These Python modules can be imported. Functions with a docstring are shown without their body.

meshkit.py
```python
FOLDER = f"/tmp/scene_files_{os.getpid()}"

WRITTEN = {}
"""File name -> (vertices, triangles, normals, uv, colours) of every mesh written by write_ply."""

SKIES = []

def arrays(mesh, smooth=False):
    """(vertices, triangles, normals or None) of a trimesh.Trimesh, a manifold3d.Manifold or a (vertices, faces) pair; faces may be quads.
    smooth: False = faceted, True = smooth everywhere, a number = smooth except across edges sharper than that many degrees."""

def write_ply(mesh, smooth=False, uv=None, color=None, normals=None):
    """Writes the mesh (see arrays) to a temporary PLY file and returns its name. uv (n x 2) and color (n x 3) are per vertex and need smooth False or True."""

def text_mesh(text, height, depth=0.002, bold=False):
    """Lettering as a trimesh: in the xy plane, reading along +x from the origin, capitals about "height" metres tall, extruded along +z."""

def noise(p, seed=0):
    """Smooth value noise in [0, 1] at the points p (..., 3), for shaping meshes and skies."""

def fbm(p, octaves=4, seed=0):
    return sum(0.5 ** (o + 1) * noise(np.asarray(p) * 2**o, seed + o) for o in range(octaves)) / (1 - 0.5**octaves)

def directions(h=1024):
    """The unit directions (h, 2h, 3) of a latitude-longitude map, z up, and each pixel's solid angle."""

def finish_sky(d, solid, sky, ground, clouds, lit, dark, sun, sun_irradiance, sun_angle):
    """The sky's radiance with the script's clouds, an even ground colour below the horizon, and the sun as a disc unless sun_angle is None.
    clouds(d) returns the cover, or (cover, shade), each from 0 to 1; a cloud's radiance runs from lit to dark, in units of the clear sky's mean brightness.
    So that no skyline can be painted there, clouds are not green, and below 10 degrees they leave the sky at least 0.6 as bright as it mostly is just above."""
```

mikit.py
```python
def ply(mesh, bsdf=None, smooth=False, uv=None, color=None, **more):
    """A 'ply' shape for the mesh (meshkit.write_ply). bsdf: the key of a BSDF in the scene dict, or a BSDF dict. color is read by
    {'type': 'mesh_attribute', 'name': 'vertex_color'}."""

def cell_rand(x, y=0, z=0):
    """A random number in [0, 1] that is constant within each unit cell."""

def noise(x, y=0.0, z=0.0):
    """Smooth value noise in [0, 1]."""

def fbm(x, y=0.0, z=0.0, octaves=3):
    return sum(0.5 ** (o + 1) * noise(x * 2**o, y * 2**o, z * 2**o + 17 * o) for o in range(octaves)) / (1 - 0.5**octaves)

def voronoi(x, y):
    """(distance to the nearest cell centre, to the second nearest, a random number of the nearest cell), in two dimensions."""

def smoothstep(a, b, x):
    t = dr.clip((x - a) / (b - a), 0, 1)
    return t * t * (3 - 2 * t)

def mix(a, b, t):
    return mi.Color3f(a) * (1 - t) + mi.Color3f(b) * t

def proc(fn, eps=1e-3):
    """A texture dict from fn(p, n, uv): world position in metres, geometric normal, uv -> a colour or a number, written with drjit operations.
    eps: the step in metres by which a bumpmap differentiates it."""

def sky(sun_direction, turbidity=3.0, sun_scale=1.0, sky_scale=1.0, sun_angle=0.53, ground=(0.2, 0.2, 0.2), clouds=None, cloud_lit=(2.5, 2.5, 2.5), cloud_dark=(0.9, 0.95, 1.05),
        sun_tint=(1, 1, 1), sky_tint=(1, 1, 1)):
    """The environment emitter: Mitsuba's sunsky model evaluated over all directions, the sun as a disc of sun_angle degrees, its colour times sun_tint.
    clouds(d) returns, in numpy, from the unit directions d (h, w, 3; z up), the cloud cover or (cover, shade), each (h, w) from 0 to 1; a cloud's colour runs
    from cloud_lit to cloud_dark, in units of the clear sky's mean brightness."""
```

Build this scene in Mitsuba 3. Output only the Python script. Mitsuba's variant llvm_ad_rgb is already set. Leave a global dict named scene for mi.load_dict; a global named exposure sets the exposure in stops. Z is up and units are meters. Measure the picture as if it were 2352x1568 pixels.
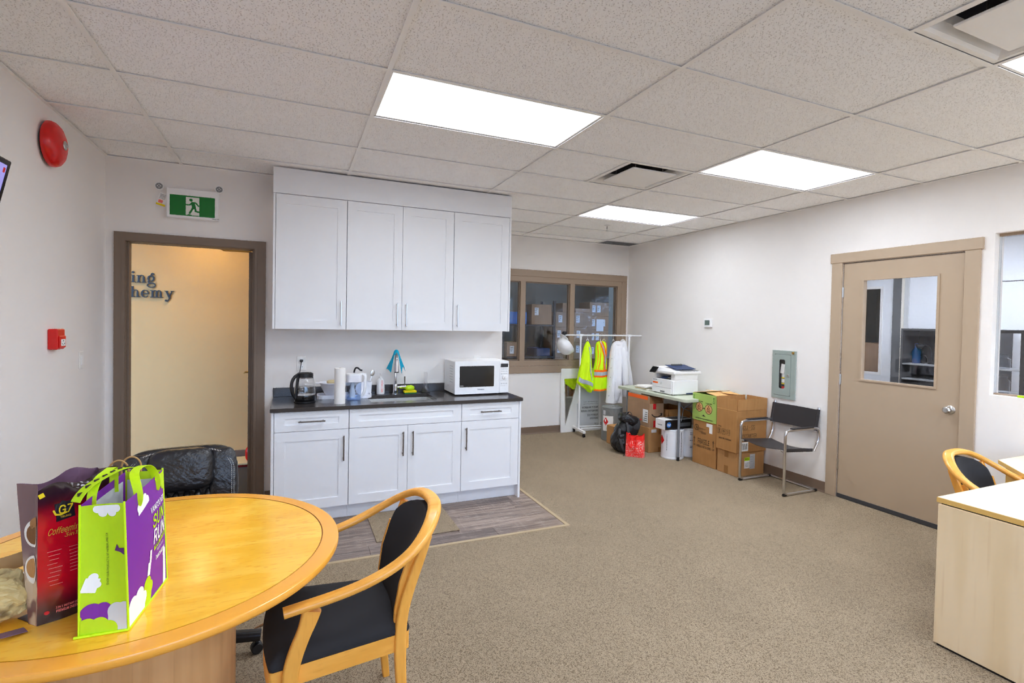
import math, random
import numpy as np, trimesh, manifold3d
import mitsuba as mi
import drjit as dr
import mikit, meshkit
from mikit import proc, noise, fbm, voronoi, smoothstep, mix
from shapely.geometry import Polygon, Point, LineString, box as sbox
from shapely.ops import unary_union
from shapely import affinity
from scipy.interpolate import CubicSpline
random.seed(7); rng = np.random.default_rng(7)
PI = math.pi
V = np.array
# ------------------------------------------------------------------ camera, sky, exposure
ST = mi.ScalarTransform4f
scene, labels = {}, {}
FWD, UP = [0.39971796, 0.91639386, -0.02116247], [-0.00947771, 0.02721765, 0.9995846]
CAM = [0.0, 0.0, 1.564]
scene['camera'] = {'type': 'perspective', 'fov_axis': 'x', 'fov': math.degrees(2 * math.atan(1176 / 1171.705)), 'near_clip': 0.05, 'far_clip': 100.0,
                   'principal_point_offset_x': -(1184.674 - 1176) / 2352, 'principal_point_offset_y': -(764.311 - 784) / 1568,
                   'to_world': ST().look_at(origin=CAM, target=[c + d for c, d in zip(CAM, FWD)], up=UP)}
scene['sky'] = mikit.sky([0.3, 0.8, 0.6], turbidity=4.0, sun_scale=0.0, sky_scale=24.0, sky_tint=(0.72, 0.92, 1.25), ground=(0.2, 0.22, 0.25),
                         clouds=lambda d: 0.55 * meshkit.fbm(d * 3.0, 4, 3) + 0.25, cloud_lit=(1.15, 1.5, 2.1), cloud_dark=(0.8, 1.0, 1.4))
SKY_POWER = 1.0
PANEL = (8.5, 9.15, 10.1)          # radiance of the ceiling light panels
HALL_LAMP = (34.0, 24.5, 11.5)
OFFICE_LAMP = (12, 13, 15)
STORE_LAMP = (1.1, 1.1, 1.05)
exposure = 0.25

# ------------------------------------------------------------------ helpers: names
def key_of(base):
    if base not in USED:
        USED[base] = 0
        return base
    USED[base] += 1
    return f'{base}_{USED[base]:03d}'
USED = {}
def thing(name, label, cat, group=None):
    k = key_of(name)
    labels[k] = {'label': label, 'category': cat}
    if group: labels[k]['group'] = group
    return k
def part(parent, name, mesh, bsdf, smooth=False, label=None, stuff=False, **kw):
    k = key_of(parent + '__' + name)
    scene[k] = mikit.ply(mesh, bsdf, smooth, **kw)
    if label or stuff:
        labels[k] = {}
        if label: labels[k]['label'] = label
        if stuff: labels[k]['kind'] = 'stuff'
    return k
def solo(name, mesh, bsdf, label, cat, smooth=False, group=None, **kw):
    k = thing(name, label, cat, group)
    scene[k] = mikit.ply(mesh, bsdf, smooth, **kw)
    return k
def struct(name, mesh, bsdf, smooth=False, label=None):
    k = key_of(name)
    if mesh is not None: scene[k] = mikit.ply(mesh, bsdf, smooth)
    labels[k] = {'kind': 'structure'}
    if label: labels[k]['label'] = label
    return k
# ------------------------------------------------------------------ helpers: shapes
cat = trimesh.util.concatenate
def hull(pts): return trimesh.convex.convex_hull(np.asarray(pts, float))
def bx(x0, x1, y0, y1, z0, z1, r=0.003):
    x0, x1 = min(x0, x1), max(x0, x1); y0, y1 = min(y0, y1), max(y0, y1); z0, z1 = min(z0, z1), max(z0, z1)
    m = min(x1 - x0, y1 - y0, z1 - z0)
    r = min(r, 0.45 * m)
    if r <= 1e-5:
        return trimesh.creation.box(bounds=[[x0, y0, z0], [x1, y1, z1]])
    P = []
    for a in (0, 1):
        for b in (0, 1):
            for c in (0, 1):
                X, Y, Z = (x0, x1)[a], (y0, y1)[b], (z0, z1)[c]
                sx, sy, sz = (r, -r)[a], (r, -r)[b], (r, -r)[c]
                P += [[X, Y + sy, Z + sz], [X + sx, Y, Z + sz], [X + sx, Y + sy, Z]]
    return hull(P)
def rbox(w, d, h, r=0.02, n=6):
    """box with round edges, centred on the origin"""
    P = []
    for sx in (-1, 1):
        for sy in (-1, 1):
            for sz in (-1, 1):
                for i in range(n + 1):
                    for j in range(n + 1):
                        a, b = i / n * PI / 2, j / n * PI / 2
                        P.append([sx * (w / 2 - r + r * math.cos(a) * math.cos(b)), sy * (d / 2 - r + r * math.sin(a) * math.cos(b)), sz * (h / 2 - r + r * math.sin(b))])
    return hull(P)
def cushion(w, d, h, k=4.0, n=20, kz=None):
    """superellipsoid-like cushion centred on the origin"""
    m = trimesh.creation.box(extents=(2, 2, 2))
    g = np.linspace(-1, 1, n + 1)
    faces, verts = [], []
    for ax in range(3):
        for s in (-1, 1):
            u, v = np.meshgrid(g, g, indexing='ij')
            P = np.zeros((n + 1, n + 1, 3)); P[..., ax] = s; P[..., (ax + 1) % 3] = u; P[..., (ax + 2) % 3] = v
            o = len(verts) * (n + 1) ** 2
            verts.append(P.reshape(-1, 3))
            i, j = np.meshgrid(np.arange(n), np.arange(n), indexing='ij')
            a = o + i * (n + 1) + j
            q = np.stack([a, a + n + 1, a + n + 2, a + 1], -1).reshape(-1, 4)
            if s < 0: q = q[:, ::-1]
            faces.append(np.vstack([q[:, [0, 1, 2]], q[:, [0, 2, 3]]]))
    m = trimesh.Trimesh(np.vstack(verts), np.vstack(faces), process=False); m.merge_vertices(digits_vertex=5)
    p = m.vertices
    f = (np.abs(p) ** k).sum(1) ** (1 / k)
    m.vertices = p / f[:, None] * V([w / 2, d / 2, h / 2])
    return m
def cyl(p0, p1, r, n=20, r1=None):
    p0, p1 = V(p0, float), V(p1, float)
    return tube([p0, p1], [r, r if r1 is None else r1], n)
def frames(P, up=None):
    t = np.gradient(P, axis=0); t /= np.linalg.norm(t, axis=1, keepdims=True) + 1e-12
    N = []
    if up is not None:
        for q in t:
            a = np.cross(up, q); a /= np.linalg.norm(a) + 1e-12; N.append(a)
    else:
        a = np.cross(t[0], [0, 0, 1.0]);
        if np.linalg.norm(a) < 1e-3: a = np.cross(t[0], [0, 1.0, 0])
        a /= np.linalg.norm(a)
        for q in t:
            a = a - q * a.dot(q); a /= np.linalg.norm(a) + 1e-12; N.append(a)
    N = V(N); B = np.cross(t, N)
    return t, N, B
def sweep(P, prof, up=None, scale=None, closed=False):
    """sweep the closed 2-D profile (ccw) along points P; prof x along the side vector, y along the third axis"""
    P = V(P, float); prof = V(prof, float); n, m = len(P), len(prof)
    t, N, B = frames(P, up)
    if closed:
        t = np.roll(P, -1, 0) - np.roll(P, 1, 0); t /= np.linalg.norm(t, axis=1, keepdims=True)
        u = V(up if up is not None else [0, 0, 1.0]); N = np.cross(u, t); N /= np.linalg.norm(N, axis=1, keepdims=True); B = np.cross(t, N)
    s = np.ones((n, 2)) if scale is None else (V(scale, float) if np.ndim(scale) == 2 else np.repeat(V(scale, float)[:, None], 2, 1))
    W = P[:, None] + prof[None, :, :1] * s[:, None, :1] * N[:, None] + prof[None, :, 1:] * s[:, None, 1:] * B[:, None]
    v = W.reshape(-1, 3)
    i, j = np.meshgrid(np.arange(n if closed else n - 1), np.arange(m), indexing='ij')
    k = (i + 1) % n
    q = np.stack([i * m + j, i * m + (j + 1) % m, k * m + (j + 1) % m, k * m + j], -1).reshape(-1, 4)
    f = np.vstack([q[:, [0, 1, 2]], q[:, [0, 2, 3]]])
    if not closed:
        c0, c1 = len(v), len(v) + 1
        v = np.vstack([v, W[0].mean(0), W[-1].mean(0)])
        j = np.arange(m)
        f = np.vstack([f, np.stack([j * 0 + c0, (j + 1) % m, j], 1), np.stack([j * 0 + c1, (n - 1) * m + j, (n - 1) * m + (j + 1) % m], 1)])
    me = trimesh.Trimesh(v, f, process=False)
    if me.volume < 0: me.invert()
    return me
def circ(r=1.0, n=16, ry=None):
    a = np.arange(n) * 2 * PI / n
    return np.stack([np.cos(a) * r, np.sin(a) * (r if ry is None else ry)], 1)
def rrect(w, h, r, n=4):
    out = []
    for cx_, cy_, a0 in ((w / 2 - r, h / 2 - r, 0), (-w / 2 + r, h / 2 - r, 90), (-w / 2 + r, -h / 2 + r, 180), (w / 2 - r, -h / 2 + r, 270)):
        for i in range(n + 1):
            a = math.radians(a0 + 90 * i / n); out.append([cx_ + r * math.cos(a), cy_ + r * math.sin(a)])
    return V(out)
def tube(P, r, n=12, closed=False, up=None):
    P = V(P, float)
    sc = None if np.ndim(r) == 0 else V(r, float)
    return sweep(P, circ(r if sc is None else 1.0, n), up, sc, closed)
def smooth_path(K, n=40, closed=False):
    K = V(K, float)
    if closed: K = np.vstack([K, K[:1]])
    t = np.r_[0, np.cumsum(np.linalg.norm(np.diff(K, axis=0), axis=1))]
    s = CubicSpline(t, K, bc_type='periodic' if closed else 'not-a-knot' if len(K) > 3 else 'natural')
    return s(np.linspace(0, t[-1], n, endpoint=not closed))
def fillet(K, r, n=6):
    """polyline with round corners"""
    K = V(K, float); out = [K[0]]
    for a, b, c in zip(K[:-2], K[1:-1], K[2:]):
        u, w = (a - b) / np.linalg.norm(a - b), (c - b) / np.linalg.norm(c - b)
        p, q = b + u * r, b + w * r
        for i in range(n + 1):
            s = i / n; out.append((1 - s) ** 2 * p + 2 * s * (1 - s) * b + s * s * q)
    out.append(K[-1]); return V(out)
def lathe(prof, n=32):
    """prof: (r, z) list, closed onto the axis where r = 0"""
    prof = V(prof, float); m = len(prof); a = np.arange(n) * 2 * PI / n
    v = np.stack([prof[:, None, 0] * np.cos(a), prof[:, None, 0] * np.sin(a), np.repeat(prof[:, 1:], n, 1)], -1).reshape(-1, 3)
    i, j = np.meshgrid(np.arange(m - 1), np.arange(n), indexing='ij')
    q = np.stack([i * n + j, i * n + (j + 1) % n, (i + 1) * n + (j + 1) % n, (i + 1) * n + j], -1).reshape(-1, 4)
    me = trimesh.Trimesh(v, np.vstack([q[:, [0, 1, 2]], q[:, [0, 2, 3]]]), process=False)
    me.merge_vertices(digits_vertex=7); me.update_faces(me.nondegenerate_faces())
    if me.volume < 0: me.invert()
    return me
def ext(poly, h):
    gs = getattr(poly, 'geoms', [poly])
    return cat([trimesh.creation.extrude_polygon(g, h, engine='earcut') for g in gs if g.area > 1e-9])
def onto(mesh, o, u, v):
    """moves a mesh made in the xy plane (thickness +z) onto the plane through o with axes u, v"""
    u, v = V(u, float), V(v, float); u /= np.linalg.norm(u); v /= np.linalg.norm(v); w = np.cross(u, v)
    M = np.eye(4); M[:3, 0], M[:3, 1], M[:3, 2], M[:3, 3] = u, v, w, o
    m = mesh.copy(); m.apply_transform(M); return m
def mv(m, x=0, y=0, z=0, rz=0, rx=0, ry=0):
    m = m.copy()
    for a, ax in ((rx, [1, 0, 0]), (ry, [0, 1, 0]), (rz, [0, 0, 1])):
        if a: m.apply_transform(trimesh.transformations.rotation_matrix(math.radians(a), ax))
    m.apply_translation([x, y, z]); return m
def txt(s, h, bold=False, d=0.0006): return meshkit.text_mesh(s, h, d, bold)
def txc(s, h, bold=False, d=0.0006, width=None):
    m = txt(s, h, bold, d); b = m.bounds
    if width: m.apply_scale([width / (b[1][0] - b[0][0]), 1, 1])
    b = m.bounds; m.apply_translation([-(b[0][0] + b[1][0]) / 2, -h / 2, 0]); return m
def flat(w, h, d=0.0006): return mv(trimesh.creation.box(extents=(w, h, d)), z=d / 2)
def ringpoly(w, h, t): return sbox(-w / 2, -h / 2, w / 2, h / 2).difference(sbox(-w / 2 + t, -h / 2 + t, w / 2 - t, h / 2 - t))
def solid(m):
    m = m.copy(); m.merge_vertices(digits_vertex=7)
    return manifold3d.Manifold(manifold3d.Mesh(np.asarray(m.vertices, np.float32), np.asarray(m.faces, np.uint32)))
def unsolid(M):
    me = M.to_mesh(); return trimesh.Trimesh(me.vert_properties[:, :3], me.tri_verts, process=False)
def minus(a, *bs):
    A = solid(a)
    for b in bs: A = A - solid(b)
    return unsolid(A)
def gridmesh(P, flip=False):
    n, m = P.shape[:2]
    i, j = np.meshgrid(np.arange(n - 1), np.arange(m - 1), indexing='ij')
    a = i * m + j
    q = np.stack([a, a + m, a + m + 1, a + 1], -1).reshape(-1, 4)
    if flip: q = q[:, ::-1]
    return trimesh.Trimesh(P.reshape(-1, 3), np.vstack([q[:, [0, 1, 2]], q[:, [0, 2, 3]]]), process=False)
def sheet(P, t):
    """a thin closed sheet of thickness t over the point grid P"""
    g = gridmesh(P); nrm = trimesh.Trimesh(g.vertices, g.faces, process=False).vertex_normals
    a = P.reshape(-1, 3); b = a - nrm * t; n, m = P.shape[:2]; N = n * m
    f = np.vstack([g.faces, g.faces[:, ::-1] + N])
    ring = np.r_[np.arange(m), np.arange(1, n) * m + m - 1, (n - 1) * m + np.arange(m - 2, -1, -1), np.arange(n - 2, 0, -1) * m]
    r2 = np.roll(ring, -1)
    f = np.vstack([f, np.stack([ring, ring + N, r2 + N], 1), np.stack([ring, r2 + N, r2], 1)])
    me = trimesh.Trimesh(np.vstack([a, b]), f, process=False)
    return me
# ------------------------------------------------------------------ helpers: materials
def lin(c):
    c = V(c, float) / 255.0
    return [float(x) for x in np.where(c <= 0.04045, c / 12.92, ((c + 0.055) / 1.055) ** 2.4)]
def L(*c): return mi.Color3f(*lin(c))
def mat(name, c, rough=0.5, metallic=0.0, spec=0.5, bump=None, scale=0.001, **kw):
    col = {'type': 'rgb', 'value': lin(c)} if isinstance(c, (tuple, list)) else c
    b = {'type': 'principled', 'base_color': col, 'roughness': rough, 'metallic': metallic, 'specular': spec, **kw}
    if bump is not None: b = {'type': 'bumpmap', 'arbitrary': bump, 'scale': scale, 'bsdf': b}
    scene[name] = {'type': 'twosided', 'bsdf': b}
    return name
def wood_fn(c0, c1, c2, axis, f1=40.0, f2=3.0):
    a, b, c = L(*c0), L(*c1), L(*c2)
    def fn(p, n, uv):
        x, y, z = p.x, p.y, p.z
        s = (x, y, z)[axis]; o = [q for i, q in enumerate((x, y, z)) if i != axis]
        g = fbm(o[0] * f1, o[1] * f1, s * f2, 3)
        h = noise(o[0] * f1 * 5, o[1] * f1 * 5, s * f2 * 3)
        return mix(mix(a, b, smoothstep(0.25, 0.75, g)), c, 0.35 * smoothstep(0.6, 0.95, h))
    return proc(fn)
# ------------------------------------------------------------------ materials
def speck(base, dark, f, thr):
    a, b = L(*base), L(*dark)
    def fn(p, n, uv):
        d, _, r = voronoi(p.x * f, p.y * f)
        d2, _, r2 = voronoi(p.x * f * 2.3 + 7, p.y * f * 2.3)
        hole = dr.select((r > thr) & (d < 0.14 + 0.1 * r), 1.0, 0.0) + dr.select((r2 > thr + 0.15) & (d2 < 0.22), 0.8, 0.0)
        return mix(a, b, dr.clip(hole, 0, 1) * 0.75 + 0.0) * (0.97 + 0.06 * noise(p.x * 300, p.y * 300))
    return proc(fn)
mat('ceiling_tile_mat', speck((243, 243, 243), (172, 168, 164), 85.0, 0.5), 0.95, spec=0.1)
mat('grid_white', (240, 239, 237), 0.45)
mat('wall_paint', (235, 231, 227), 0.75, spec=0.25)
mat('hall_paint', (222, 186, 130), 0.75, spec=0.25)
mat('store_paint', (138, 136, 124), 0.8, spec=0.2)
mat('office_paint', (232, 236, 242), 0.75, spec=0.2)
def carpet_fn():
    a, b, c = L(153, 137, 115), L(112, 97, 77), L(184, 168, 145)
    def fn(p, n, uv):
        g = noise(p.x * 270, p.y * 270); h = noise(p.x * 480 + 3, p.y * 480); k = fbm(p.x * 3.1, p.y * 3.1, 0.0, 3)
        m = mix(b, a, smoothstep(0.2, 0.6, g))
        m = mix(m, c, smoothstep(0.62, 0.9, h) * 0.75)
        return m * (0.92 + 0.16 * k)
    return proc(fn)
mat('carpet', carpet_fn(), 0.95, spec=0.1, bump=proc(lambda p, n, uv: noise(p.x * 260, p.y * 260)), scale=0.004)
mat('carpet_dark_edge', (78, 70, 58), 0.9)
mat('hall_carpet', proc(lambda p, n, uv: mix(L(120, 52, 30), L(158, 76, 44), noise(p.x * 220, p.y * 220))), 0.95, spec=0.1)
def plank_fn(tint):
    a, b, c = L(*[int(q * tint) for q in (138, 121, 110)]), L(*[int(q * tint) for q in (106, 91, 83)]), L(*[int(q * tint) for q in (172, 158, 148)])
    def fn(p, n, uv):
        g = fbm(p.x * 3.0, p.y * 55 + 9 * tint, 1.0, 4); h = noise(p.x * 14, p.y * 210); s = noise(p.x * 95, p.y * 7 + 3)
        return mix(mix(b, a, smoothstep(0.3, 0.65, g)), c, 0.55 * smoothstep(0.6, 0.95, h) + 0.18 * smoothstep(0.75, 1.0, s))
    return proc(fn)
for i_, t_ in enumerate((1.0, 0.9, 1.1)): mat(f'plank_{i_}', plank_fn(t_), 0.42)
mat('edge_strip', (178, 158, 126), 0.6)
mat('taupe', (154, 133, 113), 0.5)
mat('taupe_door', (176, 155, 131), 0.45)
mat('taupe_dark', (120, 103, 88), 0.5)
mat('base_brown', (120, 100, 84), 0.5)
mat('cab_white', (232, 234, 237), 0.38)
mat('cab_edge', (214, 214, 214), 0.5)
mat('gap_dark', (70, 68, 66), 0.8)
def stone_fn():
    a, b, c = L(66, 62, 60), L(50, 47, 46), L(104, 100, 98)
    def fn(p, n, uv):
        return mix(mix(b, a, noise(p.x * 260, p.y * 260, p.z * 260)), c, 0.5 * smoothstep(0.86, 0.97, noise(p.x * 480, p.y * 480, p.z * 480)))
    return proc(fn)
mat('quartz', stone_fn(), 0.16)
mat('steel', (206, 205, 203), 0.26, metallic=1.0)
mat('basin_steel', (222, 222, 220), 0.38, metallic=0.85)
mat('chrome', (216, 217, 220), 0.07, metallic=1.0)
scene['mirror_silver'] = {'type': 'twosided', 'bsdf': {'type': 'roughconductor', 'material': 'Ag', 'alpha': 0.005}}
mat('brushed_nickel', (150, 147, 142), 0.3, metallic=1.0)
mat('handle_nickel', (126, 120, 114), 0.32, metallic=1.0)
mat('brass', (196, 160, 92), 0.3, metallic=1.0)
scene['pane'] = {'type': 'thindielectric', 'int_ior': 1.5}
scene['glass'] = {'type': 'dielectric', 'int_ior': 1.5}
scene['clear_plastic'] = {'type': 'thindielectric', 'int_ior': 1.35, 'specular_transmittance': {'type': 'rgb', 'value': [0.90, 0.93, 0.97]}}
scene['jug_plastic'] = {'type': 'thindielectric', 'int_ior': 1.5, 'specular_transmittance': {'type': 'rgb', 'value': [0.70, 0.79, 0.92]}}
scene['water'] = {'type': 'dielectric', 'int_ior': 1.33}
for n_, c_, r_ in [('black', (22, 22, 24), 0.4), ('black_gloss', (14, 14, 16), 0.12), ('black_fabric', (34, 34, 37), 0.9), ('charcoal', (58, 58, 60), 0.7), ('dark_grey', (84, 86, 88), 0.5),
                   ('mid_grey', (124, 126, 128), 0.5), ('light_grey', (196, 198, 200), 0.5), ('white', (238, 238, 238), 0.45), ('white_matte', (234, 233, 230), 0.8), ('white_gloss', (242, 244, 246), 0.2),
                   ('offwhite', (226, 222, 212), 0.6), ('red', (206, 20, 16), 0.25), ('red_print', (204, 26, 30), 0.5), ('dark_red', (120, 22, 22), 0.35), ('orange', (255, 106, 30), 0.6), ('blue', (30, 110, 190), 0.5),
                   ('navy', (36, 56, 96), 0.45), ('teal', (0, 160, 196), 0.85), ('yellow', (236, 208, 20), 0.6), ('sponge_yellow', (236, 212, 10), 0.9), ('lime', (178, 214, 0), 0.6), ('brush_lime', (196, 236, 10), 0.4),
                   ('purple', (116, 30, 150), 0.6), ('purple_dark', (84, 24, 104), 0.6), ('exit_green', (0, 110, 36), 0.4), ('sign_white', (226, 226, 218), 0.5), ('hivis', (214, 255, 0), 0.75), ('hivis_orange', (255, 116, 10), 0.75),
                   ('reflective', (176, 182, 192), 0.4), ('coat_white', (242, 242, 246), 0.85), ('kraft', (176, 130, 78), 0.85), ('kraft_light', (212, 166, 106), 0.85), ('kraft_mid', (160, 116, 72), 0.85), ('kraft_dark', (120, 82, 46), 0.85),
                   ('tape_brown', (150, 104, 56), 0.35), ('box_green', (164, 192, 96), 0.7), ('ink', (44, 36, 30), 0.8), ('ink_brown', (84, 56, 30), 0.8), ('paper', (240, 239, 236), 0.8), ('table_green', (188, 194, 174), 0.5), ('steel_paint', (120, 126, 134), 0.4),
                   ('drum_grey', (124, 126, 124), 0.4), ('drum_white', (236, 240, 246), 0.3), ('cab_grey', (150, 162, 156), 0.4), ('dish_white', (236, 238, 246), 0.25), ('cream', (226, 208, 160), 0.5), ('wall_plate', (236, 234, 230), 0.4),
                   ('red_tote', (240, 36, 26), 0.7), ('tote_print', (250, 190, 180), 0.7), ('coral', (232, 120, 110), 0.6), ('gold', (214, 176, 60), 0.4), ('paper_brown', (176, 140, 92), 0.8), ('leather_belt', (46, 44, 46), 0.45), ('tan_wood', (206, 170, 116), 0.6)]:
    mat(n_, c_, r_)
mat('screen_black', (20, 22, 24), 0.08, spec=0.6)
mat('lcd', (96, 112, 106), 0.3)
mat('leather', (26, 26, 29), 0.36, spec=0.6, bump=proc(lambda p, n, uv: fbm(p.x * 60, p.y * 60, p.z * 60, 3)), scale=0.004)
mat('thread', (206, 204, 198), 0.7)
mat('maple', wood_fn((226, 158, 62), (238, 172, 76), (206, 134, 44), 0, 30, 4), 0.28, clearcoat=0.6, clearcoat_gloss=0.85)
mat('maple_v', wood_fn((226, 158, 62), (238, 172, 76), (206, 134, 44), 2, 30, 4), 0.28, clearcoat=0.6, clearcoat_gloss=0.85)
def burl_fn():
    a, b, c = L(246, 184, 50), L(252, 198, 72), L(236, 164, 36)
    def fn(p, n, uv):
        g = fbm(p.x * 5 + 2 * noise(p.x * 9, p.y * 9), p.y * 22, 0.0, 4); h = noise(p.x * 40, p.y * 130)
        return mix(mix(a, b, smoothstep(0.3, 0.7, g)), c, 0.5 * smoothstep(0.65, 0.95, h) + 0.35 * smoothstep(0.55, 0.8, fbm(p.x * 2.2, p.y * 7.0, 3.0, 2)))
    return proc(fn)
mat('burl', burl_fn(), 0.16, clearcoat=0.8, clearcoat_gloss=0.93)
mat('table_rim', (240, 168, 62), 0.18, clearcoat=0.8, clearcoat_gloss=0.93)
mat('table_groove', (150, 84, 16), 0.5)
mat('drum_wood', wood_fn((204, 154, 100), (216, 168, 114), (186, 136, 84), 2, 36, 1.5), 0.4)
mat('desk_wood', wood_fn((228, 204, 164), (236, 214, 178), (214, 186, 144), 2, 14, 1.2), 0.45)
mat('desk_top_wood', wood_fn((236, 216, 178), (242, 224, 190), (228, 204, 164), 0, 14, 1.2), 0.35)
mat('desk_edge', (214, 174, 98), 0.45)
def board(c0, c1):
    a, b = L(*c0), L(*c1)
    return proc(lambda p, n, uv: mix(a, b, 0.6 * fbm(p.x * 9, p.y * 9, p.z * 9, 3) + 0.4 * noise(p.x * 3 + p.y * 2, p.y * 150 + p.x * 150, p.z * 4)))
mat('card_a', board((168, 118, 66), (190, 140, 86)), 0.85)
mat('card_b', board((158, 110, 60), (182, 132, 78)), 0.8)
mat('card_c', board((168, 122, 74), (190, 142, 90)), 0.85)
mat('card_d', board((156, 122, 92), (176, 140, 108)), 0.85)
mat('vinyl_red', proc(lambda p, n, uv: mix(L(196, 16, 24), L(60, 18, 18), dr.clip(smoothstep(0.0, 1.0, (0.885 - p.z) / 0.10) + smoothstep(0.0, 1.0, (p.z - 1.0) / 0.06), 0, 1))), 0.22, spec=0.6)
mat('foil_dark', (58, 34, 40), 0.25, spec=0.6)
mat('foil_purple', (112, 84, 106), 0.35)
def suit_fn():
    return proc(lambda p, n, uv: mix(L(206, 186, 128), L(120, 100, 62), smoothstep(0.45, 0.75, fbm(p.x * 30, p.y * 30, p.z * 30, 3))))
mat('snack_bag', suit_fn(), 0.5)
scene['panel_white'] = {'type': 'diffuse', 'reflectance': {'type': 'rgb', 'value': [0.7, 0.7, 0.7]}}
# ------------------------------------------------------------------ structure: measures
XL, XR, YK, YR, XS, ZC, YB = -1.297, 4.651, 4.744, 6.4275, 1.922, 2.749, -3.4
GX, GY = -0.8136, 3.0988
WT = 0.12
def wall_x(x0, x1, ya, yb, z0, z1, holes=()):
    """wall running along y between x0 and x1, with holes (y0, y1, z0, z1)"""
    m = trimesh.creation.box(bounds=[[x0, ya, z0], [x1, yb, z1]])
    return minus(m, *[trimesh.creation.box(bounds=[[x0 - .1, h[0], h[2]], [x1 + .1, h[1], h[3]]]) for h in holes]) if holes else m
def wall_y(y0, y1, xa, xb, z0, z1, holes=()):
    m = trimesh.creation.box(bounds=[[xa, y0, z0], [xb, y1, z1]])
    return minus(m, *[trimesh.creation.box(bounds=[[h[0], y0 - .1, h[2]], [h[1], y1 + .1, h[3]]]) for h in holes]) if holes else m
FL = struct('floor', trimesh.creation.box(bounds=[[XL - .2, YB - .1, -.12], [XR + .2, YR + .05, -0.004]]), 'gap_dark')
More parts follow.
